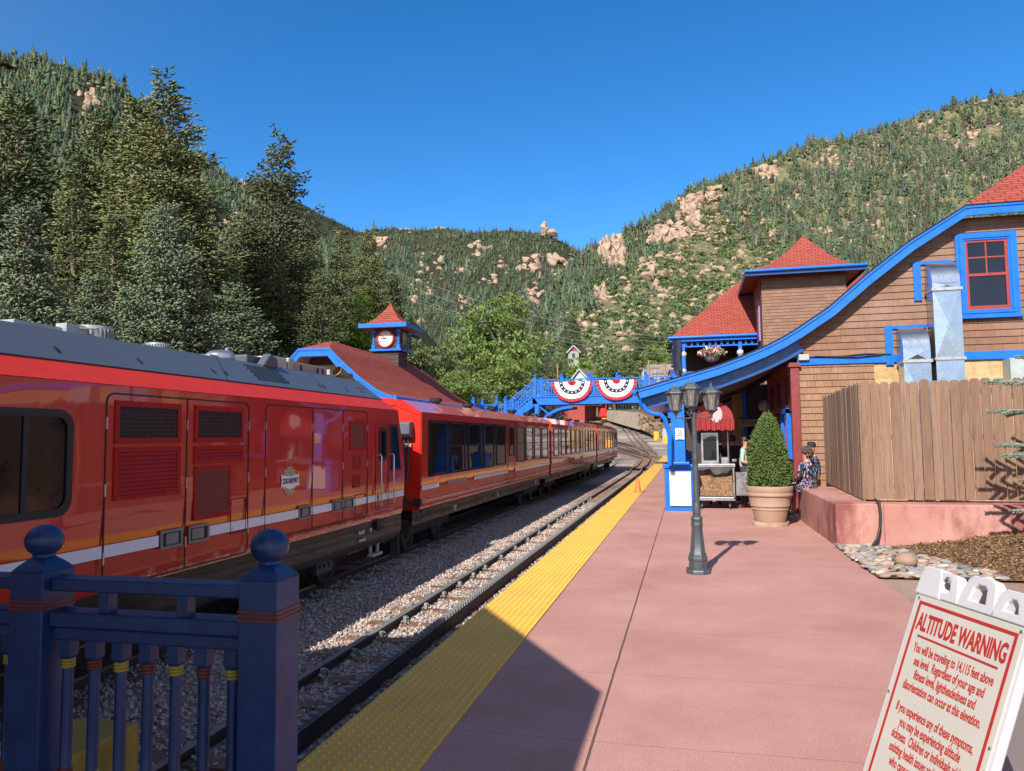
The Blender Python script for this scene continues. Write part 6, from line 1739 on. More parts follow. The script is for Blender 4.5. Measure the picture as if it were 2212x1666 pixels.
rv = thing('railcar', 'bright red railcar front standing in the open bay of the shed', 'railcar', far_at(1303, 900, SHY))
x0, x1 = far_at(1290, 890, SHY-1).x, far_at(1311, 890, SHY-1).x
b = MB(); b.prism([(x0, zb0+.35), (x1, zb0+.35), (x1, zb0+2.9), (x1-.3, zb0+3.3), (x0, zb0+3.3)], lambda x, z: (x, SHY-1.2, z), lambda x, z: (x, SHY+4, z)); b.build('body', paint('railcar_red', (.6, .02, .02), rough=.4), rv)
b = MB(); b.box(x0+.65, x1-.25, SHY-1.23, SHY-1.2, zb0+1.8, zb0+2.9); b.build('window', GLASS, rv)
b = MB(); b.ball((x0+.2, SHY-1.25, zb0+1.1), .16, 10); b.build('headlight', WHITE, rv)
# walls
wl = thing('concrete_wall', 'pale concrete retaining wall curving beside the climbing tracks', 'wall', far_at(1360, 900, 105))
Aw = [(1311, 904, 886, 119), (1335, 911, 887, 112), (1358, 918, 889, 107), (1383, 925, 891, 102)]
b = MB(); rows = [[], []]
for (x, yb_, yt_, Y) in Aw: rows[0].append(tuple(far_at(x, yb_+4, Y))); rows[1].append(tuple(far_at(x, yt_, Y)))
b.sheet(rows); b.sheet([rows[1], [(p[0]+.3, p[1]+.3, p[2]) for p in rows[1]]]); b.build('wall_face', GREYCON, wl)
ws = thing('stone_wall', 'rough tan stone retaining wall behind the blue porch posts', 'wall', far_at(1430, 910, 85))
As = [(1382, 926, 891, 102), (1400, 933, 893, 98), (1420, 943, 896, 94), (1438, 952, 898, 90), (1480, 964, 898, 85), (1560, 988, 886, 78)]
b = MB(); rows = [[] for _ in range(9)]; rr_ = random.Random(2)
for i in range(len(As)-1):
    for k in range(10):
        t = k/10; x, yb_, yt_, Y = [p+(q-p)*t for p, q in zip(As[i], As[i+1])]
        lo, hi = far_at(x, yb_, Y), far_at(x, yt_, Y)
        for j in range(9):
            p = lo+(hi-lo)*(j/8); rows[j].append((p.x-rr_.uniform(0, .35), p.y-rr_.uniform(0, .35), p.z))
b.sheet(rows)
Ms = Mat('rubble_stone'); v = Ms.n('TexVoronoi', i_Scale=2.6); sep = Ms.n('SeparateColor', i_0=v.outputs['Color'])
c = Ms.ramp(sep.outputs[0], [(0, (.36, .24, .14)), (.5, (.5, .36, .22)), (1, (.6, .47, .33))]); c = Ms.scol(c, Ms.ramp(v.outputs['Distance'], [(0, (1.1,)*3), (.6, (.55,)*3)]))
Ms.bsdf(Base_Color=c, Roughness=.9, Normal=Ms.bump(v.outputs['Distance'], -1.0, .2)); b.build('wall_face', Ms.m, ws)
# wire fence on top of the walls
wf = thing('wire_fence', 'low wire fence on posts along the top of the retaining wall', 'fence', far_at(1360, 870, 105))
b = MB(); tops = [far_at(x, yt_, Y) for (x, yb_, yt_, Y) in Aw+As[1:3]]
for a_, c_ in zip(tops, tops[1:]):
    for k in range(4):
        p = a_+(c_-a_)*(k/4); b.box(p.x-.04, p.x+.04, p.y-.04, p.y+.04, p.z, p.z+1.0)
    for z_ in (.35, .7, 1.0): b.bar(a_+Vector((0, 0, z_)), c_+Vector((0, 0, z_)), .03, .03)
b.build('posts_and_wires', DKGREY, wf)
tb = thing('embankment', 'bank of dry earth above the retaining walls', 'bank', far_at(1400, 870, 110))
b = MB(); b.sheet([[tuple(p) for p in tops], [tuple(p+Vector((14, 16, 1.0))) for p in tops], [tuple(p+Vector((60, 30, 6.0))) for p in tops]]); b.build('bank_surface', EARTH, tb)
# point machines and a signal cabinet
pts_ = [(1433, 936, 86), (1441, 945, 80), (1449, 962, 74)]
sc_ = thing('signal_box', 'slim grey trackside signal cabinet with yellow base by the stone wall', 'cabinet', far_at(1438, 958, 79))
p = far_at(1437, 957, 84); b = MB(); b.box(p.x-.25, p.x+.25, p.y-.2, p.y+.2, p.z, p.z+1.6); b.build('cabinet', paint('trackside_grey', (.32, .35, .37)), sc_)
b = MB(); b.box(p.x-.27, p.x+.27, p.y-.23, p.y+.2, p.z-.1, p.z+.6); b.build('yellow_base', paint('marker_yellow', (.7, .35, .02)), sc_)
b = MB(); b.tube([(p.x+.45, p.y, p.z-.3), (p.x+.45, p.y, p.z+3.4)], .07, 6); b.box(p.x+.25, p.x+.65, p.y-.15, p.y, p.z+3.2, p.z+4.6); b.build('signal_mast', DKGREY, sc_)
for i, (x, y, Y) in enumerate(((1418, 949, 90), (1454, 968, 78))):
    p = far_at(x, y, Y); b = MB(); b.box(p.x-.3, p.x+.3, p.y-.2, p.y+.2, p.z-.2, p.z+.9)
    tag(b.build('marker_post', paint('marker_yellow_post', (.7, .35, .02)), bevel=.05), 'yellow trackside marker box at the foot of the stone wall' if i == 0 else 'yellow trackside marker box behind the blue porch post', 'marker')
for i, (xa_, xm_, xb_, y, Y) in enumerate(((1390, 1420, 1446, 951, 90), (1398, 1432, 1456, 961, 82), (1410, 1442, 1470, 969.5, 75.5), (1420, 1446, 1470, 983, 66.5))):
    A_, M1, B_ = far_at(xa_, y, Y), far_at(xm_, y, Y), far_at(xb_, y, Y); b = MB(); b.box(A_.x, M1.x, Y-.1, Y+.1, A_.z-.15, A_.z+.04); b.box(M1.x, B_.x, Y-.2, Y+.2, A_.z-.2, A_.z+.13)
    tag(b.build('point_machine', paint('point_machine_grey', (.18, .18, .18)), bevel=.03), ['point motor lying across the track, farthest of four', 'point motor lying across the track, second farthest of four', 'point motor lying across the track, second nearest of four', 'point motor lying across the track, nearest to the platform end'][i], 'point machine', 'point machines by the curve')
# ================================================================ hills
from mathutils import noise as mnoise
def interp(P, x):
    if x <= P[0][0]: return P[0][1]
    for (a, b_), (c, d) in zip(P, P[1:]):
        if x <= c: return b_+(d-b_)*(x-a)/(c-a)
    return P[-1][1]
def elev_dir(x, y):
    d = ray(x, y); h = math.hypot(d[0], d[1]); return d[0]/h, d[1]/h, d[2]/h
class Hill:
    """terrain between a base line and a crest; crest bearings and heights follow the ridge seen from the platform"""
    def __init__(s, crest, base_y, d0, d1, power=1.0, rough=.05, seed=0, lift=1.0):
        s.crest, s.base_y, s.d0, s.d1, s.pw, s.rough, s.seed = crest, base_y, d0, d1, power, rough, seed
    def point(s, x, t):
        yc = interp(s.crest, x); d1 = interp(s.d1, x) if isinstance(s.d1, list) else s.d1
        _, _, e1 = elev_dir(x, yc); _, _, e0 = elev_dir(x, s.base_y)
        hx, hy, _ = elev_dir(x, 900)
        d = s.d0+(d1-s.d0)*t
        e = e0+(e1-e0)*(t**s.pw)
        n = mnoise.fractal(Vector((x*.006+s.seed, t*4.5, s.seed*1.7)), 1.0, 2.0, 5)
        e *= 1+s.rough*n*min(1, t*4)*(1 if t < .97 else .3)
        return Vector((hx*d, hy*d, EYE+e*d))
    def find(s, x, y):
        """the place on the slope seen at picture position x, y"""
        _, _, e = elev_dir(x, y); lo, hi = 0.0, 1.0
        for _ in range(24):
            m_ = (lo+hi)/2; p = s.point(x, m_)
            if (p.z-EYE)/math.hypot(p.x, p.y) < e: lo = m_
            else: hi = m_
        return s.point(x, lo)
    def build(s, name, x0, x1, nx, ntt, mat):
        rows = []
        for i in range(ntt+1):
            rows.append([tuple(s.point(x0+(x1-x0)*j/nx, i/ntt)) for j in range(nx+1)])
        back = []
        for p in rows[-1]:
            k = 1.5; back.append((p[0]*k, p[1]*k, p[2]*.55))
        front = [(p[0]*.9, p[1]*.9, p[2]-14) for p in rows[0]]
        b = MB(); b.sheet([front]+rows+[back]); o = b.build(name, mat, smooth=180)
        return tag(o, kind='structure')
def slope_mat(name, a, b2, c3, sc=.02):
    M = Mat(name)
    n1 = M.noise(sc, 10, .7); n2 = M.noise(sc*9, 8, .7)
    c = M.ramp(n2.outputs[0], [(.32, a), (.5, b2), (.68, c3)])
    c = M.mix(M.ramp(n1.outputs[0], [(.42, (0, 0, 0)), (.62, (.6,)*3)]), c, b2)
    M.bsdf(Base_Color=c, Roughness=.95, Specular_IOR_Level=.1, Normal=M.bump(n2.outputs[0], 1.0, 3.0))
    return M.m
HR = Hill([(900, 905), (1000, 850), (1090, 760), (1150, 695), (1230, 602), (1275, 548), (1340, 522), (1420, 475), (1500, 417), (1580, 382), (1700, 332), (1780, 312), (1900, 287), (2000, 252), (2100, 217), (2212, 196), (2500, 150), (3200, 60)], 868, 190, [(900, 230), (1150, 330), (1275, 420), (1500, 520), (1780, 640), (2212, 720), (3200, 800)], 1.0, .05, 3)
HM = Hill([(300, 640), (560, 560), (680, 520), (770, 502), (820, 494), (870, 492), (915, 497), (957, 494), (1030, 502), (1100, 500), (1150, 506), (1190, 512), (1215, 522), (1250, 541), (1300, 560), (1400, 610), (1600, 700)], 880, 420, 1450, .92, .05, 8)
HL = Hill([(-900, -180), (-300, 10), (0, 113), (60, 122), (130, 145), (200, 172), (260, 205), (300, 228), (340, 264), (430, 347), (500, 394), (560, 432), (640, 492), (700, 535), (770, 590), (900, 700), (1000, 800)], 850, 95, [(-900, 500), (0, 620), (400, 640), (700, 600), (1000, 500)], .95, .05, 5)
HF = Hill([(300, 480), (440, 425), (505, 394), (540, 386), (575, 402), (620, 428), (700, 467), (770, 499), (860, 540), (1000, 600)], 800, 1500, 2500, 1.0, .03, 12)
HR.build('hill_with_scrub', 880, 3100, 150, 60, slope_mat('scrub_slope', (.07, .085, .035), (.19, .18, .095), (.42, .34, .24), .03))
FORESTFLOOR = slope_mat('forest_slope', (.02, .028, .014), (.04, .046, .024), (.12, .1, .065), .02)  # floor colour darkened to stand for the shadows between the trees
HM.build('hill_in_the_middle', 280, 1620, 110, 50, FORESTFLOOR)
HL.build('hill_with_forest', -900, 1000, 120, 60, FORESTFLOOR)
HF.build('far_ridge', 280, 1000, 60, 24, FORESTFLOOR)

# ---- the far woods: dense masses of small conifers
def tint_mat(name, rough=.75):
    M = Mat(name); a = M.n('Attribute', attribute_name='tint'); M.bsdf(Base_Color=a.outputs['Color'], Roughness=rough, Specular_IOR_Level=.15); return M.m
WOOD = tint_mat('far_conifer_needles')
def far_wood(name, pts, hs, cols, seed, wide=.32, per=34, tiers=3, k=6):
    """crowns of a ragged core with loose needle clumps: narrow, broad and half bare ones mixed"""
    rg = np.random.default_rng(seed); pts = [p for p in pts if clear_of_rock(p)]; n = len(pts); pts = np.array(pts); hs = rg.uniform(hs[0], hs[1], n)*np.exp(rg.normal(0, .28, n))
    w = wide*hs*rg.uniform(.6, 1.35, n); lean = rg.normal(0, .04, (n, 2))
    K = np.zeros((n, tiers, k+1, 3))
    for t in range(tiers):
        f0 = .1+.72*t/tiers; f1 = min(1.0, f0+.5) if t < tiers-1 else 1.0
        r = w*(1-f0*.95)*.62; ph = rg.uniform(0, 6.28, n)
        K[:, t, 0] = pts+np.stack([lean[:, 0]*hs*f1, lean[:, 1]*hs*f1, hs*f1], 1)
        for j in range(k):
            a = ph+2*np.pi*j/k+rg.normal(0, .35, n); rr = r*rg.uniform(.4, 1.3, n)
            K[:, t, 1+j] = pts+np.stack([rr*np.cos(a), rr*np.sin(a), hs*(f0-rg.uniform(-.06, .12, n))], 1)
    tf = np.array([(0, 1+j, 1+(j+1) % k) for j in range(k)])
    F1 = (tf[None]+(np.arange(n*tiers)*(k+1))[:, None, None]).reshape(-1, 3)
    u = rg.beta(1.0, 1.3, (n, per)); pw = rg.uniform(.7, 1.2, (n, 1)); u = .06+.94*u
    r = w[:, None]*(1.02-u)**pw*rg.uniform(.45, 1.15, (n, per)); a = rg.uniform(0, 6.28, (n, per))
    c = np.stack([pts[:, None, 0]+r*np.cos(a)+lean[:, :1]*hs[:, None]*u, pts[:, None, 1]+r*np.sin(a)+lean[:, 1:]*hs[:, None]*u, pts[:, None, 2]+hs[:, None]*u], 2)
    sz = (w[:, None]*(.24+.36*(1-u)))[:, :, None, None]*rg.uniform(.6, 1.3, (n, per, 1, 1))
    V2 = (c[:, :, None]+rg.normal(0, .36, (n, per, 3, 3))*sz*np.array([.9, .9, 1.0])).reshape(-1, 3)
    V1 = K.reshape(-1, 3); F2 = np.arange(n*per*3).reshape(-1, 3)+len(V1)
    me = np_mesh(name, np.concatenate([V1, V2]), np.concatenate([F1, F2]), WOOD)
    col = np.array(cols)[rg.integers(0, len(cols), n)]*rg.uniform(.65, 1.35, (n, 1))
    C = np.concatenate([np.repeat(col*.8, tiers*(k+1), 0), np.repeat(col, per*3, 0)*np.repeat(rg.uniform(.8, 1.35, (n*per, 1)), 3, 0)])
    at = me.attributes.new('tint', 'FLOAT_COLOR', 'POINT'); at.data.foreach_set('color', np.concatenate([C, np.ones((len(C), 1))], 1).astype(np.float32).ravel())
    return tag(link_mesh(name, me), kind='stuff')
ROCKY = []
def pix(p):
    q = np.array(p)-np.array((0, 0, EYE)); d = q @ _f
    return 1106+FPX*(q @ _r)/d, 833-FPX*(q @ _u)/d
def clear_of_rock(p):
    """nothing grows on the bare rock faces, little right below them"""
    x, y = pix(p)
    for (cx, cy, w2, h2) in ROCKY:
        if ((x-cx)/w2)**2+((y-cy)/h2)**2 < 1: return False
    return True
def snags(name, pts, seed):
    """bare grey dead trunks"""
    rg = np.random.default_rng(seed); V = []; F = []
    for i, p in enumerate(pts):
        h = rg.uniform(4, 9); d = rg.normal(0, .05, 2)*h; q = np.array(p)
        b_ = len(V); V += [q+np.array([-.13, 0, 0]), q+np.array([.13, 0, 0]), q+np.array([0, .16, 0]), q+np.array([d[0], d[1], h])]; F += [(b_, b_+1, b_+3), (b_+1, b_+2, b_+3), (b_+2, b_, b_+3)]
    return tag(link_mesh(name, np_mesh(name, np.array(V), np.array(F), paint('dead_wood', (.33, .28, .25), rough=.9))), kind='stuff')
def scatter(hill, n, x0, x1, keep, seed, t0=.0, t1=1.0):
    rg = random.Random(seed); out = []
    while len(out) < n:
        x = rg.uniform(x0, x1); t = rg.uniform(t0, t1)
        if rg.random() > .35+.65*t: continue
        if not keep(x, t, rg): continue
        out.append(hill.point(x, t))
    return out
def patch(x, t, s, sd): return mnoise.fractal(Vector((x*s+sd, t*7+sd, sd)), 1.0, 2.0, 3)
# ---- rocks: outcrops and boulders one can point to
def rock_mat():
    M = Mat('pink_granite'); n1 = M.noise(.35, 9, .68); n2 = M.noise(2.2, 6, .6)
    c = M.ramp(n1.outputs[0], [(.3, (.24, .155, .105)), (.5, (.42, .29, .21)), (.7, (.52, .395, .3))])
    c = M.scol(c, M.ramp(n2.outputs[0], [(.35, (.72,)*3), (.6, (1.1,)*3)]))
    M.bsdf(Base_Color=c, Roughness=.9, Specular_IOR_Level=.2, Normal=M.bump(n2.outputs[0], .8, .5)); return M.m
GRAN = rock_mat()
def boulder_mesh(seed, blocky=.5):
    rg = random.Random(seed); bm = bmesh.new(); bmesh.ops.create_icosphere(bm, subdivisions=3, radius=1)
    planes = [(Vector((rg.gauss(0, 1), rg.gauss(0, 1), rg.gauss(0, 1))).normalized(), rg.uniform(.42, .82)) for _ in range(15)]
    for v in bm.verts:
        p = v.co.copy()
        for nn_, d_ in planes:
            k = p.dot(nn_)
            if k > d_: p -= nn_*(k-d_)
        p *= 1+.13*mnoise.fractal(p*1.8+Vector((seed, 0, 0)), 1.0, 2.0, 4)
        v.co = p
    me = bpy.data.meshes.new('boulder'); bm.to_mesh(me); bm.free(); me.materials.append(GRAN)
    me.polygons.foreach_set('use_smooth', [True]*len(me.polygons)); me.set_sharp_from_angle(angle=R(18)); return me
BM = [boulder_mesh(i) for i in range(10)]
rr = random.Random(21)
def px_per_m(p): return FPX/math.hypot(p.x, p.y)
def boulder(hill, x, y, w_, h_, label, group=None, name='boulder', cat='boulder'):
    p = hill.find(x, y+h_*.3); k = px_per_m(p)
    o = bpy.data.objects.new(name, BM[rr.randrange(10)]); COL.objects.link(o)
    o.location = p+Vector((0, 0, h_*.2/k)); s_ = w_/k*.56; o.scale = (s_, s_*.9, h_/k*.6); o.rotation_euler = (rr.uniform(-.25, .25), rr.uniform(-.25, .25), rr.uniform(0, 6.28))
    return tag(o, label, cat, group)
def outcrop(hill, x, y, w_, h_, label, n=10, slant=0.0, jag=1.0):
    """a broken cliff: one rock mass of many joined blocks"""
    c = hill.find(x, y); k = px_per_m(c); ROCKY.append((x, y+h_*.12, w_*.5, h_*.62))
    V = []; F = []; b = 0
    for i in range(n):
        u, v = rr.uniform(-.5, .5), rr.uniform(-.5, .5)
        xx, yy = x+u*w_+slant*v*w_, y+v*h_
        p = hill.find(xx, yy)
        me = BM[rr.randrange(10)]; co = np.zeros(len(me.vertices)*3, np.float32); me.vertices.foreach_get('co', co); co = co.reshape(-1, 3)
        s1 = rr.uniform(.16, .34)*min(w_, h_*1.6)/k; s2 = rr.uniform(.2, .4)*min(h_, w_*1.6)/k*jag
        a = rr.uniform(0, 6.28); ca, sa = math.cos(a), math.sin(a)
        q = co*np.array([s1, s1, s2]); q = np.stack([q[:, 0]*ca-q[:, 1]*sa, q[:, 0]*sa+q[:, 1]*ca, q[:, 2]], 1)+np.array(p)
        f = np.zeros(len(me.polygons)*3, np.int32); me.polygons.foreach_get('vertices', f)
        V.append(q); F.append(f.reshape(-1, 3)+b); b += len(co)
    me = np_mesh('rock_outcrop', np.concatenate(V), np.concatenate(F), GRAN, smooth=True); me.set_sharp_from_angle(angle=R(18))
    o = link_mesh('rock_outcrop', me); return tag(o, label, 'rock outcrop')
outcrop(HL, 175, 223, 44, 46, 'tall pinkish cliff jutting from the forest on the left hill', 12, .5, 1.2)
outcrop(HL, 6, 205, 18, 30, 'pinkish cliff at the left edge of the picture', 5)
outcrop(HL, 487, 473, 46, 34, 'big smooth tan outcrop beside the tall lone pine', 6)
outcrop(HL, 285, 221, 22, 12, 'small tan outcrop on the ridge behind the tallest spruce', 4)
outcrop(HF, 520, 398, 14, 22, 'bare cliff near the top of the farthest ridge', 5)
outcrop(HM, 957, 489, 26, 14, 'knob of rounded rocks on the crest left of the balanced rock', 6)
outcrop(HM, 873, 497, 26, 12, 'row of pale rocks on the crest at the saddle', 5)
outcrop(HM, 815, 525, 34, 26, 'scattered pinkish outcrop under the saddle', 8)
outcrop(HM, 940, 570, 36, 36, 'large smooth dome of rock in the middle of the wooded hill', 5)
outcrop(HM, 1027, 541, 34, 26, 'small tan crag high on the wooded hill', 7)
outcrop(HM, 938, 545, 36, 12, 'flat rock ledge just above the smooth dome', 5)
outcrop(HM, 1148, 566, 54, 36, 'fluted pinkish cliff below the balanced rock', 12)
outcrop(HM, 1215, 560, 66, 34, 'wide smooth cliff at the right end of the wooded hill', 12)
outcrop(HM, 1164, 590, 26, 14, 'small ledge under the fluted cliff', 5)
outcrop(HM, 1055, 610, 50, 18, 'low broken rocks halfway down the wooded hill', 7)
outcrop(HM, 1160, 640, 40, 34, 'stepped slab of rock low on the wooded hill', 8)
outcrop(HM, 1000, 660, 20, 34, 'narrow rocky gully low on the wooded hill', 6)
# the balanced rock on the crest
p = HM.find(1188, 512); k = px_per_m(p)
br = thing('balanced_rock', 'round balanced rock on a blocky pedestal on the skyline', 'rock', p)
for (dx, dz, sx_, sz_, nm) in ((-7, 25, 9.5, 9.0, 'rock_head'), (-5, 11, 11, 9, 'rock_pedestal'), (7, 12, 9, 6, 'rock_pedestal'), (14, 5, 12, 7, 'rock_pedestal'), (-12, 3, 9, 6, 'rock_pedestal')):
    o = bpy.data.objects.new(nm, BM[rr.randrange(10)]); COL.objects.link(o); o.parent = br; o.location = (dx/k, 0, dz/k); o.scale = (sx_*1.3/k, sx_*1.3/k, sz_*1.3/k); o.rotation_euler = (0, 0, rr.uniform(0, 6))
def c6(x, y): return (2400+x/1.317)/1.8445, (350+y/1.317)/1.8445
for (x, y, w_, h_, n, lab) in ((480, 645, 110, 110, 22, 'big blocky cliff on the skyline of the scrub hill'), (360, 770, 140, 90, 20, 'broad rubbly cliff band under the blocky one'), (60, 870, 100, 130, 18, 'steep rocks at the foot of the skyline ridge'), (600, 560, 110, 60, 14, 'jumble of boulders on the ridge above the blocky cliff'), (500, 745, 90, 60, 12, 'broken rock band on the scrub slope beside the cliffs'), (900, 450, 110, 60, 10, 'rock pile among the conifers high on the right hill'), (1215, 400, 60, 50, 7, 'jagged crag among conifers on the right hill'), (2050, 225, 90, 50, 8, 'pale crag near the right edge of the sky line'), (1950, 285, 40, 50, 5, 'slim crag in the forest near the right edge'), (1820, 275, 70, 22, 5, 'low ledge in the forest at the upper right'), (750, 680, 60, 40, 6, 'pile of boulders at the edge of the scrub')):
    xx, yy = c6(x, y); outcrop(HR, xx, yy, w_*.52, h_*.5, lab, int(n*2.0))
for (x, y, w_, h_, lab) in ((1335, 560, 40, 70, 'rocky rib falling from the saddle to the valley'), (1300, 640, 40, 56, 'rocky rib in the valley between the two hills'), (1235, 700, 46, 26, 'tan rock steps at the foot of the valley'), (1175, 745, 60, 26, 'tan rocks above the cottonwood trees'), (1420, 590, 50, 60, 'bare crag on the scrub hill left of the cliffs')):
    outcrop(HR, x, y-10, w_, h_, lab, 10)
n_b = [('flat slab boulder, largest of the scrub slope', 265, 990, 100, 55), ('upright boulder above the turret roof', 1030, 625, 45, 38), ('egg shaped boulder beside a rust coloured bank', 195, 1085, 30, 42), ('pale boulder leaning on its twin near the upper right skyline', 1800, 170, 52, 46), ('tall split boulder near the upper right skyline', 1755, 182, 30, 50), ('long pale boulder directly left of the turret roof', 935, 768, 72, 34)]
for lab, x, y, w_, h_ in n_b:
    xx, yy = c6(x, y); boulder(HR, xx, yy, w_*.41, h_*.41, lab)
for (x, y, w_, h_) in ((435, 890, 42, 40), (550, 972, 45, 36), (125, 1140, 52, 38), (75, 1125, 44, 28), (925, 800, 50, 24), (965, 805, 34, 28), (1070, 705, 48, 20), (1075, 730, 60, 22), (830, 660, 40, 28), (880, 655, 40, 32), (945, 425, 50, 44), (1330, 805, 48, 42), (2090, 55, 50, 32), (2050, 65, 30, 20), (1650, 455, 40, 20), (1240, 750, 42, 22), (1690, 225, 26, 24), (1260, 315, 26, 16), (1755, 355, 26, 20), (290, 930, 30, 24), (230, 930, 28, 26), (515, 1012, 30, 22), (470, 1048, 40, 22), (350, 1062, 26, 20), (440, 1080, 46, 18), (585, 795, 40, 26), (665, 755, 34, 24), (755, 742, 44, 22), (580, 738, 22, 18), (900, 832, 46, 20), (1080, 778, 26, 18), (640, 520, 36, 30), (610, 548, 38, 30), (1165, 460, 30, 22), (980, 640, 30, 20), (700, 690, 30, 24)):
    xx, yy = c6(x, y); boulder(HR, xx, yy, w_*.41, h_*.41, 'tan granite boulder lying among the scrub or conifers of the right hill', 'boulders on the right hill')
def lower(x, t, r):
    b_ = interp([(1000, .4), (1275, .75), (1400, .93), (1560, .97), (1700, .8), (1800, .5), (1900, .25), (3000, .15)], x)
    p = patch(x, t, .02, 6.0)
    return t < b_ and (p > .0 or r.random() < .16)
def rocks_stuff(hill, n, x0, x1, t0, t1, smin, smax, seed, keep):
    rg = random.Random(seed); V = []; F = []; b = 0; small = []
    bm = bmesh.new(); bmesh.ops.create_icosphere(bm, subdivisions=1, radius=1); base = np.array([v.co[:] for v in bm.verts]); bf = np.array([[v.index for v in f.verts] for f in bm.faces]); bm.free()
    nr = np.random.default_rng(seed)
    for p in scatter(hill, n, x0, x1, keep, seed, t0, t1):
        s_ = rg.uniform(smin, smax)*rg.uniform(.6, 1.5); q = base*nr.uniform(.6, 1.15, (len(base), 1))*np.array([s_, s_, s_*rg.uniform(.5, 1.0)])+np.array(p)
        V.append(q); F.append(bf+b); b += len(base)
    tag(link_mesh('rubble', np_mesh('rubble', np.concatenate(V), np.concatenate(F), GRAN)), kind='stuff')
rocks_stuff(HR, 3200, 1020, 2300, .02, .98, .6, 2.3, 31, lambda x, t, r: lower(x, t, r) or patch(x, t, .012, 14.0) > .15 or r.random() < .1)
rocks_stuff(HM, 330, 750, 1300, .15, .98, 2.5, 6.0, 32, lambda x, t, r: patch(x, t, .015, 15.0) > .12)
rocks_stuff(HL, 120, -50, 700, .2, .95, 1.0, 3.0, 33, lambda x, t, r: patch(x, t, .015, 16.0) > .15)
DG = [(.09, .13, .066), (.068, .104, .06), (.125, .16, .08), (.1, .145, .098), (.15, .165, .088)]
P = scatter(HM, 17000, 480, 1420, lambda x, t, r: patch(x, t, .02, 4.0) > -.35 or r.random() < .25, 1, .05, 1.0)
far_wood('far_wood', P, (5.6, 9.5), DG+[(.05, .085, .06), (.09, .08, .06)], 2)
P = scatter(HL, 11000, -60, 880, lambda x, t, r: patch(x, t, .02, 9.0) > -.4 or r.random() < .3, 3, .1, 1.0)
far_wood('far_wood', P, (4.6, 8), DG, 4, .32)
P = scatter(HF, 4500, 430, 900, lambda x, t, r: True, 5, .2, 1.0)
far_wood('far_wood', P, (8, 13), [(.035, .05, .035), (.05, .06, .05)], 6)
def upper(x, t, r):
    """conifers keep to the upper and right hand part of this hill and to the broken ridge"""
    b_ = interp([(1100, .25), (1275, .62), (1400, .8), (1560, .84), (1640, .66), (1720, .55), (1780, .28), (1850, .12), (3000, .05)], x)
    p = patch(x, t, .012, 2.0)
    if t > b_+.12*p: return patch(x, t, .03, 22.0) > -.3 or r.random() < .5
    return r.random() < .016
P = scatter(HR, 15500, 1020, 2700, upper, 7, .02, 1.0)
far_wood('hillside_conifers', P, (3.6, 6.6), DG+[(.07, .09, .05), (.13, .11, .085)], 8, .36)
snags('dead_trunks', scatter(HR, 420, 1500, 2500, lambda x, t, r: upper(x, t, r), 41, .1, .9), 3)
# scrub oak
def bushes(name, pts, sizes, cols, seed, per=34):
    rg = np.random.default_rng(seed); n = len(pts); pts = np.array(pts); sizes = np.array(sizes)
    d = rg.normal(0, 1, (n, per, 3)); d /= np.linalg.norm(d, axis=2, keepdims=True); d[:, :, 2] = np.abs(d[:, :, 2])*.75
    c = pts[:, None]+d*sizes[:, None, None]*rg.uniform(.55, 1.05, (n, per, 1))*np.array([1.25, 1.25, .8])
    V = c[:, :, None]+rg.normal(0, .27, (n, per, 3, 3))*sizes[:, None, None, None]
    F = np.arange(n*per*3).reshape(-1, 3)
    me = np_mesh(name, V.reshape(-1, 3), F, WOOD)
    col = np.array(cols)[rg.integers(0, len(cols), n)]*rg.uniform(.8, 1.2, (n, 1))
    cc = np.repeat(col, per*3, 0)*np.repeat(rg.uniform(.7, 1.25, (n*per, 1)), 3, 0)
    at = me.attributes.new('tint', 'FLOAT_COLOR', 'POINT'); at.data.foreach_set('color', np.concatenate([cc, np.ones((len(cc), 1))], 1).astype(np.float32).ravel())
    return tag(link_mesh(name, me), kind='stuff')
P = scatter(HR, 5000, 1000, 2200, lower, 9, .0, 1.0)
bushes('scrub_oak', P, np.random.default_rng(2).uniform(.9, 2.6, len(P)), [(.1, .15, .045), (.08, .125, .04), (.13, .175, .062), (.15, .175, .09), (.09, .135, .058)], 10)
P = scatter(HR, 2600, 1000, 2300, lambda x, t, r: t < .95, 19, .0, 1.0)
bushes('dry_brush', P, np.random.default_rng(3).uniform(.3, .8, len(P)), [(.27, .26, .14), (.22, .23, .11), (.33, .29, .18)], 12, 16)

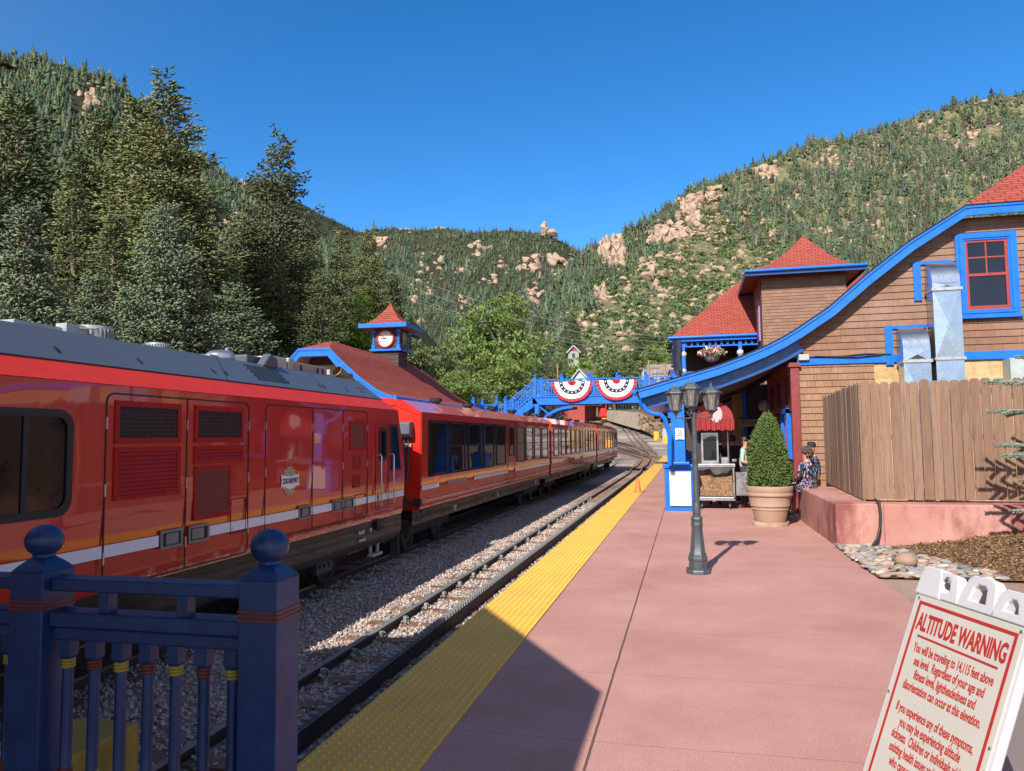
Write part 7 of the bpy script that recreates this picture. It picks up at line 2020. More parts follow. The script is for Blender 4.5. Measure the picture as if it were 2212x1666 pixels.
# ================================================================ trees close by
BARK = paint('grey_bark', (.16, .12, .095), rough=.9, var=.3, vs=6, bump=.4, bs=20)
PALEBARK = paint('pale_bark', (.38, .33, .27), rough=.85, var=.3, vs=4, bump=.3, bs=20)
def conifer(seed, h, rad, levels, per, tl, tw, prof, bare=.06, mat=None, droop=.35, skip=0.0, asym=0.0):
    """trunk and crown meshes of one conifer, base at the origin"""
    rg = np.random.default_rng(seed); r = random.Random(seed)
    P = []; D = []; L = []; W = []
    bt = MB(); n = 14
    bend = [r.gauss(0, .012*h) for _ in range(3)]
    def axis(z): t = z/h; return bend[0]*t*(1-t)*2, bend[1]*t*(1-t)*2
    bt.tube([(*axis(h*k/n), h*k/n) for k in range(n+1)], [max(.015, .018*h*(1-k/n)**.8) for k in range(n+1)], 7)
    for i in range(levels):
        t = bare+(1-bare)*(i+r.random()*.6)/levels
        z = t*h
        if r.random() < skip: continue
        ax, ay = axis(z)
        R0 = rad*prof(t)
        for k in range(per+r.randint(-1, 1)):
            a = 2*math.pi*k/per+i*1.3+r.uniform(-.35, .35)
            Lb = max(.25, R0*r.uniform(.6, 1.2)*(1+asym*math.cos(a-.6)))
            dx, dy = math.cos(a), math.sin(a)
            if r.random() < .12: continue
            up0 = .08+.3*t**2+r.gauss(0, .09); z = t*h+r.gauss(0, .018*h)
            droop_ = droop*r.uniform(.4, 1.5)
            steps = max(3, int(Lb/(tl*.75)))
            pts = []
            for s in range(steps+1):
                u = s/steps; pts.append((ax+dx*Lb*u, ay+dy*Lb*u, z+Lb*(up0*u-droop_*u*u*(1-t*.8)+.1*u**4)))
            if i % 2 == 0 or skip: bt.tube([pts[0], pts[len(pts)//2], pts[-1]], [.03, .018, .006], 4)
            for s in range(1, steps+1):
                u = s/steps
                if u < (.22 if t < .55 else .02): continue
                px_, py_, pz_ = pts[s]
                tw_len = (Lb*.42*(1-u)**.8+tl*.6)
                for sgn in (-1, 1):
                    m = max(1, int(tw_len/(tl*.55)))
                    for q in range(m):
                        v = (q+.4)/m*tw_len
                        ex, ey = -dy*sgn, dx*sgn
                        fx, fy = dx*.55+ex*.8, dy*.55+ey*.8
                        P.append((px_+fx*v+rg.normal(0, .05), py_+fy*v+rg.normal(0, .05), pz_-.22*v+rg.normal(0, .1)))
                        D.append((fx+rg.normal(0, .45), fy+rg.normal(0, .45), .25+rg.normal(0, .55))); L.append(tl*r.uniform(.5, 1.25)); W.append(tw*r.uniform(.7, 1.3))
                P.append((px_, py_, pz_)); D.append((dx, dy, .3+r.gauss(0, .25))); L.append(tl*r.uniform(.8, 1.3)); W.append(tw)
    V, F = tufts(np.array(P), np.array(D), np.array(L), np.array(W), rg)
    return bt.mesh('trunk', BARK, 60), np_mesh('crown', V, F, mat)
OLIVE = leaf_mat('fir_needles', (.075, .1, .034), (.165, .19, .068), (.3, .31, .13), .6, .15)
DARKF = leaf_mat('dark_fir_needles', (.055, .08, .034), (.12, .155, .062), (.215, .24, .105), .6, .15)
BLUESP = leaf_mat('blue_spruce_needles', (.07, .115, .06), (.155, .215, .125), (.3, .34, .19), .55, .15)
cone_p = lambda t: (1-t)**.85+.03
full_p = lambda t: min(1.0, .45+t*2.2)*(1-t)**.7+.03
pine_p = lambda t: (.25 if t < .3 else .6+.4*math.sin((t-.3)*4.4))*(1-t)**.55+.05
C_OLIVE = [conifer(1, 18, 3.7, 62, 7, .3, .052, full_p, .07, OLIVE), conifer(2, 18, 3.2, 60, 7, .3, .05, cone_p, .05, OLIVE, skip=.08)]
C_DARK = [conifer(3, 16, 3.4, 56, 7, .31, .054, full_p, .06, DARKF), conifer(4, 16, 2.9, 56, 7, .31, .054, cone_p, .05, DARKF)]
C_BLUE = [conifer(5, 11, 2.9, 52, 8, .23, .045, cone_p, .03, BLUESP), conifer(6, 11, 3.2, 50, 8, .23, .045, full_p, .03, BLUESP)]
C_PINE = conifer(7, 18, 3.5, 40, 7, .32, .06, pine_p, .2, leaf_mat('pine_needles', (.055, .075, .03), (.1, .12, .05), (.15, .16, .075), .6, .12), .3, .22, .3)
TREES = {}
def plant_tree(proto, name, cat, label, x, ytop, dist, h_over=None, zbase=None, rot=None, wide=1.0, group=None, hproto=18.0):
    """dist: metres from the camera along the ground; the top reaches picture height ytop"""
    hx, hy, _ = elev_dir(x, 900); _, _, e = elev_dir(x, ytop)
    ztop = EYE+e*dist; zb = zbase if zbase is not None else 0
    s_ = (ztop-zb)/hproto
    t = thing(name, label, cat, (hx*dist, hy*dist, zb), rot if rot is not None else rr.uniform(0, 6.28), group)
    t.scale = (s_*wide, s_*wide, s_)
    for me, nm in zip(proto, ('trunk', 'crown')): o = link_mesh(nm, me, t, world=False)
    return t
G1 = 'conifers behind the train'
for (pr, x, y, d, wd, lab, hp, zb) in (
    (C_OLIVE[0], 342, 186, 43, 1.35, 'tallest olive green spruce of the left grove, its top against the sky', 18, .5),
    (C_OLIVE[1], 285, 222, 47, 1.4, 'tall olive fir immediately left of the tallest spruce', 18, .5),
    (C_OLIVE[0], 195, 262, 50, 1.35, 'broad olive fir with bare lower trunk at the foot of the left cliff', 18, .8),
    (C_DARK[0], 20, 215, 48, 1.3, 'tall dark fir at the left edge of the picture', 16, .8),
    (C_BLUE[0], 45, 452, 24, 1.2, 'pale blue spruce at the left edge, close behind the locomotive', 11, 0),
    (C_BLUE[1], 352, 445, 31, 1.05, 'large blue green spruce in front of the tallest spruce', 11, 0),
    (C_OLIVE[1], 140, 395, 38, 1.3, 'olive fir between the blue spruce and the broad fir', 18, .3),
    (C_DARK[1], 235, 480, 36, 1.4, 'dark fir filling the gap left of the large blue green spruce', 16, .3),
    (C_DARK[0], 430, 500, 44, 1.25, 'dark fir right of the large blue green spruce', 16, .4),
    (C_PINE, 597, 306, 52, 1.05, 'lone tall pine with thin open crown and bare trunk', 18, .5),
    (C_DARK[0], 520, 495, 50, 1.4, 'bushy dark fir left of the lone pine', 16, .5),
    (C_OLIVE[0], 590, 560, 48, 1.4, 'olive spruce at the foot of the lone pine', 18, .5),
    (C_DARK[1], 660, 490, 60, 1.3, 'dark fir right of the lone pine', 16, .8),
    (C_OLIVE[1], 735, 505, 62, 1.3, 'olive spruce standing above the clock station gable', 18, .8),
    (C_OLIVE[0], 795, 508, 70, 1.2, 'olive spruce right above the clock turret', 18, 1),
    (C_DARK[1], 850, 600, 75, 1.2, 'slim dark spruce right of the clock turret', 16, 1),
    (C_BLUE[1], 500, 620, 40, 1.5, 'low blue green spruce behind the locomotive roof tank', 11, .2),
    (C_DARK[0], 690, 600, 46, 1.3, 'low dark spruce behind the clock station gable', 16, .3),
    (C_BLUE[0], 190, 600, 27, 1.25, 'small yellowish spruce peeping over the locomotive roof', 11, 0)):
    plant_tree(pr, 'conifer', 'tree', lab, x, y, d, zbase=zb, wide=wd, group=G1, hproto=hp)
# more dark trunks deep in the grove, so that it reads as a wood
for i, (x, y, d) in enumerate(((-70, 330, 44), (90, 520, 58), (300, 420, 62), (390, 560, 60), (560, 620, 64), (620, 600, 70), (770, 600, 85), (-120, 250, 60), (465, 560, 72), (130, 640, 46))):
    plant_tree(C_DARK[i % 2], 'conifer', 'tree', 'dark conifer standing deep in the shaded grove behind the front row', x, y, d, zbase=.8, wide=1.5, group='conifers deep in the grove', hproto=16)
def broadleaf(seed, h, rad, nlimb, nclus, per, leaf, mat, bark, low=.25):
    rg = np.random.default_rng(seed); r = random.Random(seed)
    bt = MB(); n = 8
    bt.tube([(r.gauss(0, .02)*h*k/n, r.gauss(0, .02)*h*k/n, h*.85*k/n) for k in range(n+1)], [.028*h*(1-k/n*.9) for k in range(n+1)], 8)
    C = []; S = []
    for i in range(nlimb):
        z0 = h*r.uniform(.15, .62); a = r.uniform(0, 6.28)+i*2.4
        ln = rad*r.uniform(.65, 1.05)*(1.05 if z0 < .4*h else .8)
        tip = Vector((math.cos(a)*ln, math.sin(a)*ln, min(h*.97, z0+ln*r.uniform(.4, 1.2))))
        mid = Vector((tip.x*.45, tip.y*.45, z0+(tip.z-z0)*.6))
        bt.tube([(0, 0, z0), mid, tip], [.011*h, .006*h, .0015*h], 6)
        for q in range(nclus//nlimb):
            u = r.uniform(.3, 1.08); p = Vector((0, 0, z0)).lerp(tip, u) if u > .5 else mid.lerp(tip, u)
            p += Vector((r.gauss(0, .12), r.gauss(0, .12), r.gauss(0, .1)))*rad
            C.append(p[:]); S.append(rad*r.uniform(.11, .21))
            if q % 3 == 0: bt.tube([mid.lerp(tip, min(1, u*.8)), p], [.003*h, .0012*h], 4)
    for q in range(nclus//5): C.append((r.gauss(0, .25)*rad, r.gauss(0, .25)*rad, h*r.uniform(.6, .98))); S.append(rad*r.uniform(.1, .2))
    C = np.array(C); S = np.array(S); m = len(C)
    d = rg.normal(0, 1, (m, per, 3)); d /= np.linalg.norm(d, axis=2, keepdims=True)
    c = C[:, None]+d*S[:, None, None]*rg.uniform(.25, 1, (m, per, 1))**.6*np.array([1.15, 1.15, .75]); c = c.reshape(-1, 3)
    u = rg.normal(0, 1, c.shape); u /= np.linalg.norm(u, axis=1, keepdims=True); v = np.cross(u, rg.normal(0, 1, c.shape)+np.array([0, 0, .8])); v /= np.linalg.norm(v, axis=1, keepdims=True)
    l = leaf*rg.uniform(.6, 1.3, (len(c), 1))
    V = np.stack([c-u*l*.5, c+v*l*.38, c+u*l*.5, c-v*l*.38], 1).reshape(-1, 3)
    return bt.mesh('trunk', bark, 60), np_mesh('crown', V, np.arange(len(V)).reshape(-1, 4), mat)
LIME = leaf_mat('bright_leaves', (.17, .27, .035), (.24, .36, .05), (.33, .45, .09), .5, .35)
COTT = leaf_mat('cottonwood_leaves', (.135, .205, .05), (.21, .29, .078), (.33, .41, .13), .5, .35)
GREYG = leaf_mat('grey_green_leaves', (.09, .13, .045), (.15, .19, .07), (.24, .27, .12), .55, .3)
B_COTT = [broadleaf(11, 12, 4.2, 16, 260, 46, .27, COTT, PALEBARK), broadleaf(12, 12, 4.6, 15, 250, 46, .27, COTT, PALEBARK)]
B_LIME = broadleaf(13, 9, 2.6, 12, 150, 50, .24, LIME, BARK)
B_GREY = broadleaf(14, 10, 4.2, 14, 200, 46, .28, GREYG, BARK)
for (pr, x, y, d, wd, lab, hp, zb, nm) in (
    (B_LIME, 790, 636, 58, 1.0, 'bright lime green tree behind the clock turret', 9, .5, 'broadleaf_tree'),
    (B_COTT[0], 1085, 640, 84, 1.0, 'large cottonwood with bare pale limbs behind the bridge stairs', 12, 1.5, 'broadleaf_tree'),
    (B_COTT[1], 1005, 712, 86, 1.0, 'round cottonwood between the clock turret and the large cottonwood', 12, 1.5, 'broadleaf_tree'),
    (B_GREY, 935, 735, 70, .9, 'low green tree right beside the clock station roof', 10, 1, 'broadleaf_tree'),
    (B_COTT[0], 1110, 775, 76, 1.3, 'low leafy tree behind the bridge railing', 12, 1.5, 'broadleaf_tree'),
    (B_COTT[1], 985, 800, 66, 1.3, 'leafy tree behind the blue stair rails', 12, 1, 'broadleaf_tree'),
    (C_DARK[1], 1165, 690, 125, 1.3, 'dark conifer right of the large cottonwood', 16, 4, 'conifer'),
    (C_DARK[0], 1240, 690, 168, 1.2, 'dark conifer behind the grey house', 16, 5, 'conifer'),
    (C_BLUE[0], 1160, 720, 110, 1.2, 'blue green spruce close beside the large cottonwood', 11, 3.5, 'conifer'),
    (C_DARK[0], 1390, 690, 170, 1.5, 'broad dark conifer in front of the scrub hill', 16, 8, 'conifer'),
    (B_GREY, 1345, 762, 125, 1.0, 'grey green tree above the second bunting', 10, 5, 'broadleaf_tree'),
    (B_GREY, 1328, 775, 118, .9, 'grey green tree between the blue house and its neighbour', 10, 5, 'broadleaf_tree'),
    (B_COTT[0], 1420, 745, 160, .9, 'leafy tree beside the grey roofed building', 12, 7, 'broadleaf_tree'),
    (B_LIME, 1290, 792, 118, .8, 'small bright green tree under the grey house', 9, 5, 'broadleaf_tree'),
    (B_LIME, 1252, 771, 132, 1.1, 'low bright bush hiding the foot of the grey house', 9, 7, 'broadleaf_tree'),
    (B_GREY, 1218, 770, 138, .7, 'small grey green tree left of the grey house', 10, 7, 'broadleaf_tree'),
    (B_GREY, 1490, 700, 190, 1.3, 'dark green tree thicket left of the station porch', 10, 9, 'broadleaf_tree'),
    (B_GREY, 1195, 812, 100, .8, 'low grey green tree behind the first bunting', 10, 4, 'broadleaf_tree')):
    plant_tree(pr, nm, 'tree', lab, x, y, d, zbase=zb, wide=wd, hproto=hp)
# blue spruce just out of the frame whose branches reach in at the right
t = thing('blue_spruce', 'blue spruce whose pale branch tips reach in at the right edge of the picture', 'tree', (6.2, 11.0, .2), .4)
PALE = leaf_mat('pale_spruce_needles', (.22, .3, .22), (.34, .42, .33), (.48, .54, .44), .55, .3)
pm = conifer(9, 11, 2.4, 34, 7, .2, .03, full_p, .03, PALE, .25)
for me, nm in zip(pm, ('trunk', 'crown')): o = link_mesh(nm, me, t, world=False); o.scale = (.68, .68, .36)
bt = MB(); P = []; D = []; L = []; W = []; rg = np.random.default_rng(6); r_ = random.Random(6)
def needles(a, c, n, ln, wd):
    a, c = Vector(a), Vector(c); ax = (c-a).normalized()
    for k in range(n):
        p = a.lerp(c, k/n); v = Vector((r_.gauss(0, 1), r_.gauss(0, 1), r_.gauss(0, 1))); v = (v-ax*v.dot(ax)).normalized()
        P.append(p[:]); D.append((ax*.9+v*.75)[:]); L.append(ln*r_.uniform(.7, 1.2)); W.append(wd)
for (x, y, dz, m) in ((2131, 827, .08, 6), (2136, 889, -.1, 7), (2151, 962, .1, 6), (2166, 985, .05, 4), (2203, 1036, .05, 3), (2196, 772, .1, 4), (2190, 1105, .12, 4)):
    tip = at_depth(x, y, 10.9+r_.uniform(-.25, .25)); root = Vector((6.2, 11.0, tip.z-dz-.1)); mid = root.lerp(tip, .6)+Vector((0, 0, dz*.6+.04))
    pts = [root.lerp(mid, k/5)*(1-k/5)+mid.lerp(tip, k/5)*(k/5) for k in range(6)]
    bt.tube(pts, [.022, .018, .014, .011, .008, .004], 5)
    for k in range(5): needles(pts[k].lerp(pts[k+1], 0), pts[k+1], 150 if k > 1 else 40, .05, .008)
    for q in range(m*2):
        u = .42+.5*(q//2)/m; i_ = min(4, int(u*5)); b0 = pts[i_].lerp(pts[i_+1], u*5-i_); sgn = 1 if q % 2 else -1
        d = (tip-root).normalized(); sd = Vector((-d.y, d.x, 0))*sgn
        e = b0+(d*.8+sd*.7+Vector((0, 0, r_.uniform(-.25, .2))))*(.42*(1.05-u)+.1); bt.tube([b0, e], [.006, .003], 4); needles(b0, e, 150, .046, .008)
V, F = tufts(np.array(P), np.array(D), np.array(L), np.array(W), rg)
link_mesh('branch_needles', np_mesh('branch_needles', V, F, PALE), t); bt.build('branch', BARK, t)

# ================================================================ houses on the slope, poles, wires
HTRIM = paint('house_trim_grey', (.42, .42, .42))
def house(label, x, yb_, yt_, wpx, d, wallc, roofc, gablec=None, rot=0.0, depth=7.0, zlow=3.0):
    p = at_depth(x, yb_, d); k = 1598/math.hypot(p.x, p.y)
    w2_ = wpx/k/2; H_ = (yb_-yt_)/k; eh = H_*.58
    hs_ = thing('house', label, 'house', p, rot)
    M_ = rootmat(hs_)
    def hb(b, nm, m, par=None):
        o = b.build(nm, m, None, world=False); o.parent = par or hs_; return o
    b = MB(); b.box(-w2_, w2_, 0, depth, -zlow, eh); b.prism([(-w2_, eh), (w2_, eh), (0, H_-.15)], lambda u, v: (u, 0, v), lambda u, v: (u, depth, v)); hb(b, 'wall', wallc)
    b = MB()
    for sgn in (-1, 1):
        b.prism([(sgn*(w2_+.35), eh-.25), (0, H_), (0, H_-.18), (sgn*(w2_+.35), eh-.43)], lambda u, v: (u, -.35, v), lambda u, v: (u, depth+.3, v))
    hb(b, 'roof', roofc)
    b = MB(); b.box(-w2_*.3-.1, w2_*.3+.1, -.06, 0, eh*.25-.1, eh*.8+.1); wn = hb(b, 'window', HTRIM)
    b = MB(); b.box(-w2_*.3, w2_*.3, -.08, -.05, eh*.25, eh*.8); hb(b, 'pane', GLASS, wn)
    b = MB()
    for sgn in (-1, 1): b.bar((sgn*(w2_+.35), -.38, eh-.3), (0, -.38, H_-.05), .08, .22)
    hb(b, 'barge_board', HTRIM)
    if gablec:
        b = MB(); b.prism([(-w2_*.75, eh+.12), (w2_*.75, eh+.12), (0, H_-.4)], lambda u, v: (u, -.05, v), lambda u, v: (u, 0, v)); hb(b, 'gable_panel', gablec)
    return hs_
house('small grey house with red gable on the slope above the bridge', 1239, 778, 746, 23, 150, paint('house_grey_green', (.3, .31, .26)), paint('house_roof_grey', (.2, .2, .19)), BARN, R(12), zlow=2.0)
house('pale blue house with brown roof just above the first bunting', 1254, 836, 797, 30, 122, paint('house_pale_blue', (.42, .52, .62)), paint('house_roof_brown', (.2, .15, .12)), None, R(-25))
house('pale blue house partly hidden by trees on the right', 1376, 800, 774, 26, 170, paint('house_pale_blue_far', (.42, .52, .62)), paint('house_roof_brown_far', (.2, .15, .12)), None, R(-20))
lb = thing('long_building', 'long low building with grey shingle roof behind the bridge end', 'building', at_depth(1420, 815, 120))
p = at_depth(1420, 815, 120); b = MB(); x0, x1 = at_depth(1382, 815, 120).x, p.x+16; z0 = p.z
b.box(x0+.4, x1, 120.5, 128, z0-2.2, z0-.2); b.build('wall', paint('long_wall_brown', (.13, .06, .045)), lb)
zr_ = at_depth(1420, 787, 125).z; b = MB(); b.sheet([[(x0, 120, z0-.1), (x1, 120, z0-.1)], [(x0+1, 125.5, zr_), (x1, 125.5, zr_)], [(x0, 130, z0-.1), (x1, 130, z0-.1)]], uvs=[[(0, 0), (20, 0)], [(0, 5), (20, 5)], [(0, 10), (20, 10)]]); b.build('roof', paint('long_roof_grey', (.24, .2, .175), rough=.9, var=.2, vs=2), lb)
def pole(x, yb_, yt_, d, label, arms=False):
    a, c = at_depth(x, yb_, d), at_depth(x, yt_, d); t = thing('utility_pole', label, 'utility pole', a)
    b = MB(); b.tube([a-Vector((0, 0, 3)), Vector((a.x, a.y, c.z))], [.16, .12], 8); b.build('pole', paint('pole_wood', (.3, .19, .12), rough=.9, var=.2), t, smooth=60)
    if arms:
        for sgn in (-1, 1):
            b = MB(); b.lathe([(.28, 0), (.3, .1), (.3, 1.0), (.1, 1.1), (.08, 1.4)], 12, (c.x+sgn*.75, c.y, c.z-2.6)); b.build('transformer', ALU, t, smooth=40)
        b = MB(); b.box(c.x-1.3, c.x+1.3, c.y-.08, c.y+.08, c.z-1.2, c.z-1.0); b.build('cross_arm', BARK, t)
pole(1437, 822, 785, 80, 'wooden utility pole with two grey transformers behind the bridge end', True)
pole(1205, 830, 785, 112, 'utility pole beside the first bunting')
pole(1402, 812, 778, 98, 'utility pole in front of the grey shingle roof', True)
for i, (a, c) in enumerate((((860, 590), (1560, 742)), ((860, 612), (1560, 752)), ((880, 640), (1560, 764)), ((900, 652), (1560, 772)))):
    A, Cc = at_depth(*a, 170), at_depth(*c, 150); b = MB()
    b.tube([A.lerp(Cc, k/16)-Vector((0, 0, 3.0*math.sin(math.pi*k/16))) for k in range(17)], .022, 4)
    tag(b.build('power_line', paint('wire_grey', (.35, .36, .36), rough=.5)), 'thin power line crossing the valley in front of the wooded hill', 'wire', 'power lines over the valley')

# ---- hanging basket and rolled curtain on the porch
hb_ = at_depth(1538, 765, PY0+.1)
hk = thing('hanging_basket', 'basket of pink and white flowers hanging from the upstairs porch', 'flower basket', hb_)
b = MB(); b.lathe([(.05, -.42), (.3, -.34), (.42, -.1), (.44, 0), (.3, .02)], 20, hb_); b.build('basket', paint('basket_grey', (.3, .28, .25)), hk, smooth=50)
b = MB(); b.tube([hb_+Vector((0, 0, .3)), Vector((hb_.x, hb_.y, ez-.3))], .015, 5); b.build('chain', DKGREY, hk)
rg = np.random.default_rng(4); m = 900; d = rg.normal(0, 1, (m, 3)); d /= np.linalg.norm(d, axis=1, keepdims=True); d[:, 2] = np.abs(d[:, 2])*.75-.12
c = np.array(hb_)+d*np.array([.66, .66, .55])*rg.uniform(.7, 1.05, (m, 1))
V = (c[:, None]+rg.normal(0, .055, (m, 3, 3))).reshape(-1, 3); me = np_mesh('flowers', V, np.arange(m*3).reshape(-1, 3), WOOD)
colr = np.array([(.55, .08, .25), (.6, .25, .4), (.75, .7, .6), (.12, .2, .05), (.09, .15, .04), (.4, .05, .2), (.7, .6, .2)])[rg.integers(0, 7, m)]
at = me.attributes.new('tint', 'FLOAT_COLOR', 'POINT'); at.data.foreach_set('color', np.concatenate([np.repeat(colr, 3, 0), np.ones((m*3, 1))], 1).astype(np.float32).ravel()); o = link_mesh('flowers', me, hk); tag(o, kind='stuff')
ct = at_depth(1452, 735, PY0); cb_ = at_depth(1457, 802, PY0)
b = MB(); rows = []
for k in range(9):
    z = ct.z+(cb_.z-ct.z)*k/8; rows.append([(ct.x+.03*math.sin(k)+.05*j+.04*math.sin(j*1.9), PY0-.1+.08*math.cos(j*1.7), z) for j in range(10)])
b.sheet(rows); tag(b.build('porch_curtain', paint('curtain_navy', (.02, .025, .06), rough=.8), smooth=80), 'navy rolled curtain hanging at the corner of the upstairs porch', 'curtain')
# ================================================================ people
EYED = paint('eye_dark', (.05, .025, .02)); MOUTH = paint('mouth_red', (.3, .1, .08)); SKIN = paint('skin', (.5, .26, .17), rough=.55, var=.06); SKIN2 = paint('skin_dark', (.25, .12, .075), rough=.55, var=.06)
def floral():
    M = Mat('floral_blouse'); v = M.n('TexVoronoi', i_Scale=14.0); sep = M.n('SeparateColor', i_0=v.outputs['Color'])
    f = M.ramp(sep.outputs[0], [(0, (.25, .45, .75)), (.4, (.6, .7, .8)), (.55, (.5, .12, .1)), (.8, (.62, .3, .24)), (1, (.3, .5, .78))], 'CONSTANT')
    r_ = M.math('ADD', v.outputs['Distance'], M.math('MULTIPLY', M.noise(60, 3).outputs[0], .35))
    c = M.mix(M.math('LESS_THAN', r_, .56), (.012, .014, .035, 1), f); c = M.mix(M.math('LESS_THAN', v.outputs['Distance'], .12), c, (.07, .02, .02, 1))
    M.bsdf(Base_Color=c, Roughness=.8); return M.m
def plaid():
    M = Mat('plaid_shirt'); xyz = M.n('SeparateXYZ', i_0=M.co())
    a = M.math('LESS_THAN', M.math('FRACT', M.math('MULTIPLY', xyz.outputs[2], 14.0)), .3); b_ = M.math('LESS_THAN', M.math('FRACT', M.math('MULTIPLY', M.math('ADD', xyz.outputs[0], xyz.outputs[1]), 14.0)), .3)
    c = M.mix(M.math('MULTIPLY', M.math('ADD', a, b_), .45), (.012, .02, .045, 1), (.11, .16, .26, 1)); M.bsdf(Base_Color=c, Roughness=.85); return M.m
def person(label, loc, rot, J, E_, mats, group=None, head=True, skin=None, hair=None, hair_mat=None, hair_scale=(1, 1, 1), faceless=False):
    """J: joints {name: (x, y, z, radius)} facing -Y; E_: [(a, b, material index)]; one skinned body"""
    t = thing('person', label, 'person', loc, rot, group)
    names = list(J); me = bpy.data.meshes.new('body'); me.from_pydata([J[n][:3] for n in names], [(names.index(a), names.index(b)) for a, b, _ in E_], [])
    o = bpy.data.objects.new('body', me); COL.objects.link(o)
    sk = o.modifiers.new('skin', 'SKIN'); sk.use_smooth_shade = True
    lay = me.skin_vertices[0].data
    for i, n in enumerate(names):
        r = J[n][3]; lay[i].radius = r if isinstance(r, tuple) else (r, r); lay[i].use_root = (i == 0)
    ss = o.modifiers.new('sub', 'SUBSURF'); ss.levels = 2; ss.render_levels = 2
    dg = bpy.context.evaluated_depsgraph_get(); dg.update(); m2 = bpy.data.meshes.new_from_object(o.evaluated_get(dg)); bpy.data.objects.remove(o)
    m2.materials.clear()
    for mt in mats: m2.materials.append(mt)
    segs = [(Vector(J[a][:3]), Vector(J[b][:3]), k) for a, b, k in E_]
    for p in m2.polygons:
        c = p.center; best = (9, 0)
        for A, B, k in segs:
            d = B-A; u = max(0, min(1, (c-A).dot(d)/d.length_squared)); dist = (c-(A+d*u)).length
            if dist < best[0]: best = (dist, k)
        p.material_index = best[1]; p.use_smooth = True
    m2.name = 'body'; body_ = link_mesh('body', m2, t, world=False)
    return t
def child(t, b, name, mat, smooth=60):
    o = b.build(name, mat, None, world=False, smooth=smooth); o.parent = t; return o
def head_parts(t, h, hairm, cap=None, turn=0.0, long=.0, curly=False, glasses=False, skin=None):
    """hair, ears, nose and eyes set on a head centred at h; the face looks to -Y turned by 'turn'"""
    q = Matrix.Rotation(turn, 3, 'Z'); h = Vector(h)
    def P(x, y, z): return h+q @ Vector((x, y, z))
    b = MB(); b.ball(P(0, -.098, -.012), .016, 8, (.7, 1.1, 1.2)); child(t, b, 'nose', skin or SKIN)
    for s_ in (.076, -.076): b = MB(); b.ball(P(s_, .005, -.005), .02, 8, (.4, .8, 1.2)); child(t, b, 'ear', skin or SKIN)
    for s_ in (.032, -.032): b = MB(); b.ball(P(s_, -.085, .018), .011, 8); child(t, b, 'eye', EYED)
    b = MB(); b.ball(P(0, -.09, -.05), .016, 8, (1.3, .4, .35)); child(t, b, 'mouth', MOUTH)
    if hairm:
        b = MB()
        if curly:
            rg_ = random.Random(4)
            for k in range(110):
                v = Vector((rg_.gauss(0, 1), rg_.gauss(0, 1), rg_.gauss(0, 1))).normalized()
                if (q.inverted() @ v).y < -.45 and v.z < .35: continue
                if v.z < -.75: continue
                c = h+Vector((v.x*.1, v.y*.115, v.z*.125+.02)); b.ball(c, rg_.uniform(.02, .032), 7)
        else:
            n = 14
            for i in range(7):
                for j in range(n):
                    pass
            b.ball(P(0, .012, .022), .1, 18, (.84, 1.02, 1.02)); 
            if long: b.ball(P(0, .05, -.06), .085, 14, (.9, .7, 1.3))
        child(t, b, 'hair', hairm)
    if cap:
        b = MB(); b.lathe([(.094, 0), (.096, .03), (.088, .07), (.06, .098), (.01, .106)], 20, h+Vector((0, 0, .03)))
        n = 10; top = []; bot = []
        rows = []
        for i in range(4):
            row = []
            for k in range(n+1):
                a = -math.pi*.5+(k/n-.5)*1.9; rr_ = .09+.075*i/3*math.cos((k/n-.5)*1.9)
                row.append(P(rr_*math.cos(a), rr_*math.sin(a), .042-.018*i/3))
            rows.append(row)
        b.sheet(rows); c_ = child(t, b, 'cap', cap)
    if glasses:
        b = MB(); b.tube([P(.075, .0, .02), P(.07, -.08, .018), P(.035, -.1, .016), P(-.035, -.1, .016), P(-.07, -.08, .018), P(-.075, 0, .02)], .004, 5); child(t, b, 'glasses', BLACK)
def hand_joints(J, E_, side, wrist, d, up, k, s=1.0):
    """palm and five bent fingers growing out of the wrist along d"""
    d = Vector(d).normalized(); u = Vector(up).normalized(); x = d.cross(u)
    W = Vector(wrist); pn_ = 'palm'+side; p = W+d*.075*s; J[pn_] = (*p, (.026, .034)); E_.append(('wrist'+side, pn_, k))
    for i, (o, L) in enumerate(((-.03, .07), (-.01, .08), (.01, .075), (.03, .058))):
        a = p+x*o*s+d*.02; b_ = a+d*L*.55*s-u*.012; c = b_+d*L*.35*s-u*.03
        n1, n2 = 'f%d%sa' % (i, side), 'f%d%sb' % (i, side); J[n1] = (*b_, .009); J[n2] = (*c, .0075); E_ += [(pn_, n1, k), (n1, n2, k)]
    a = W+d*.05*s+x*-.045*s; J['th'+side] = (*a, .011); J['tt'+side] = (*(a+d*.035*s-u*.015), .009); E_ += [('wrist'+side, 'th'+side, k), ('th'+side, 'tt'+side, k)]
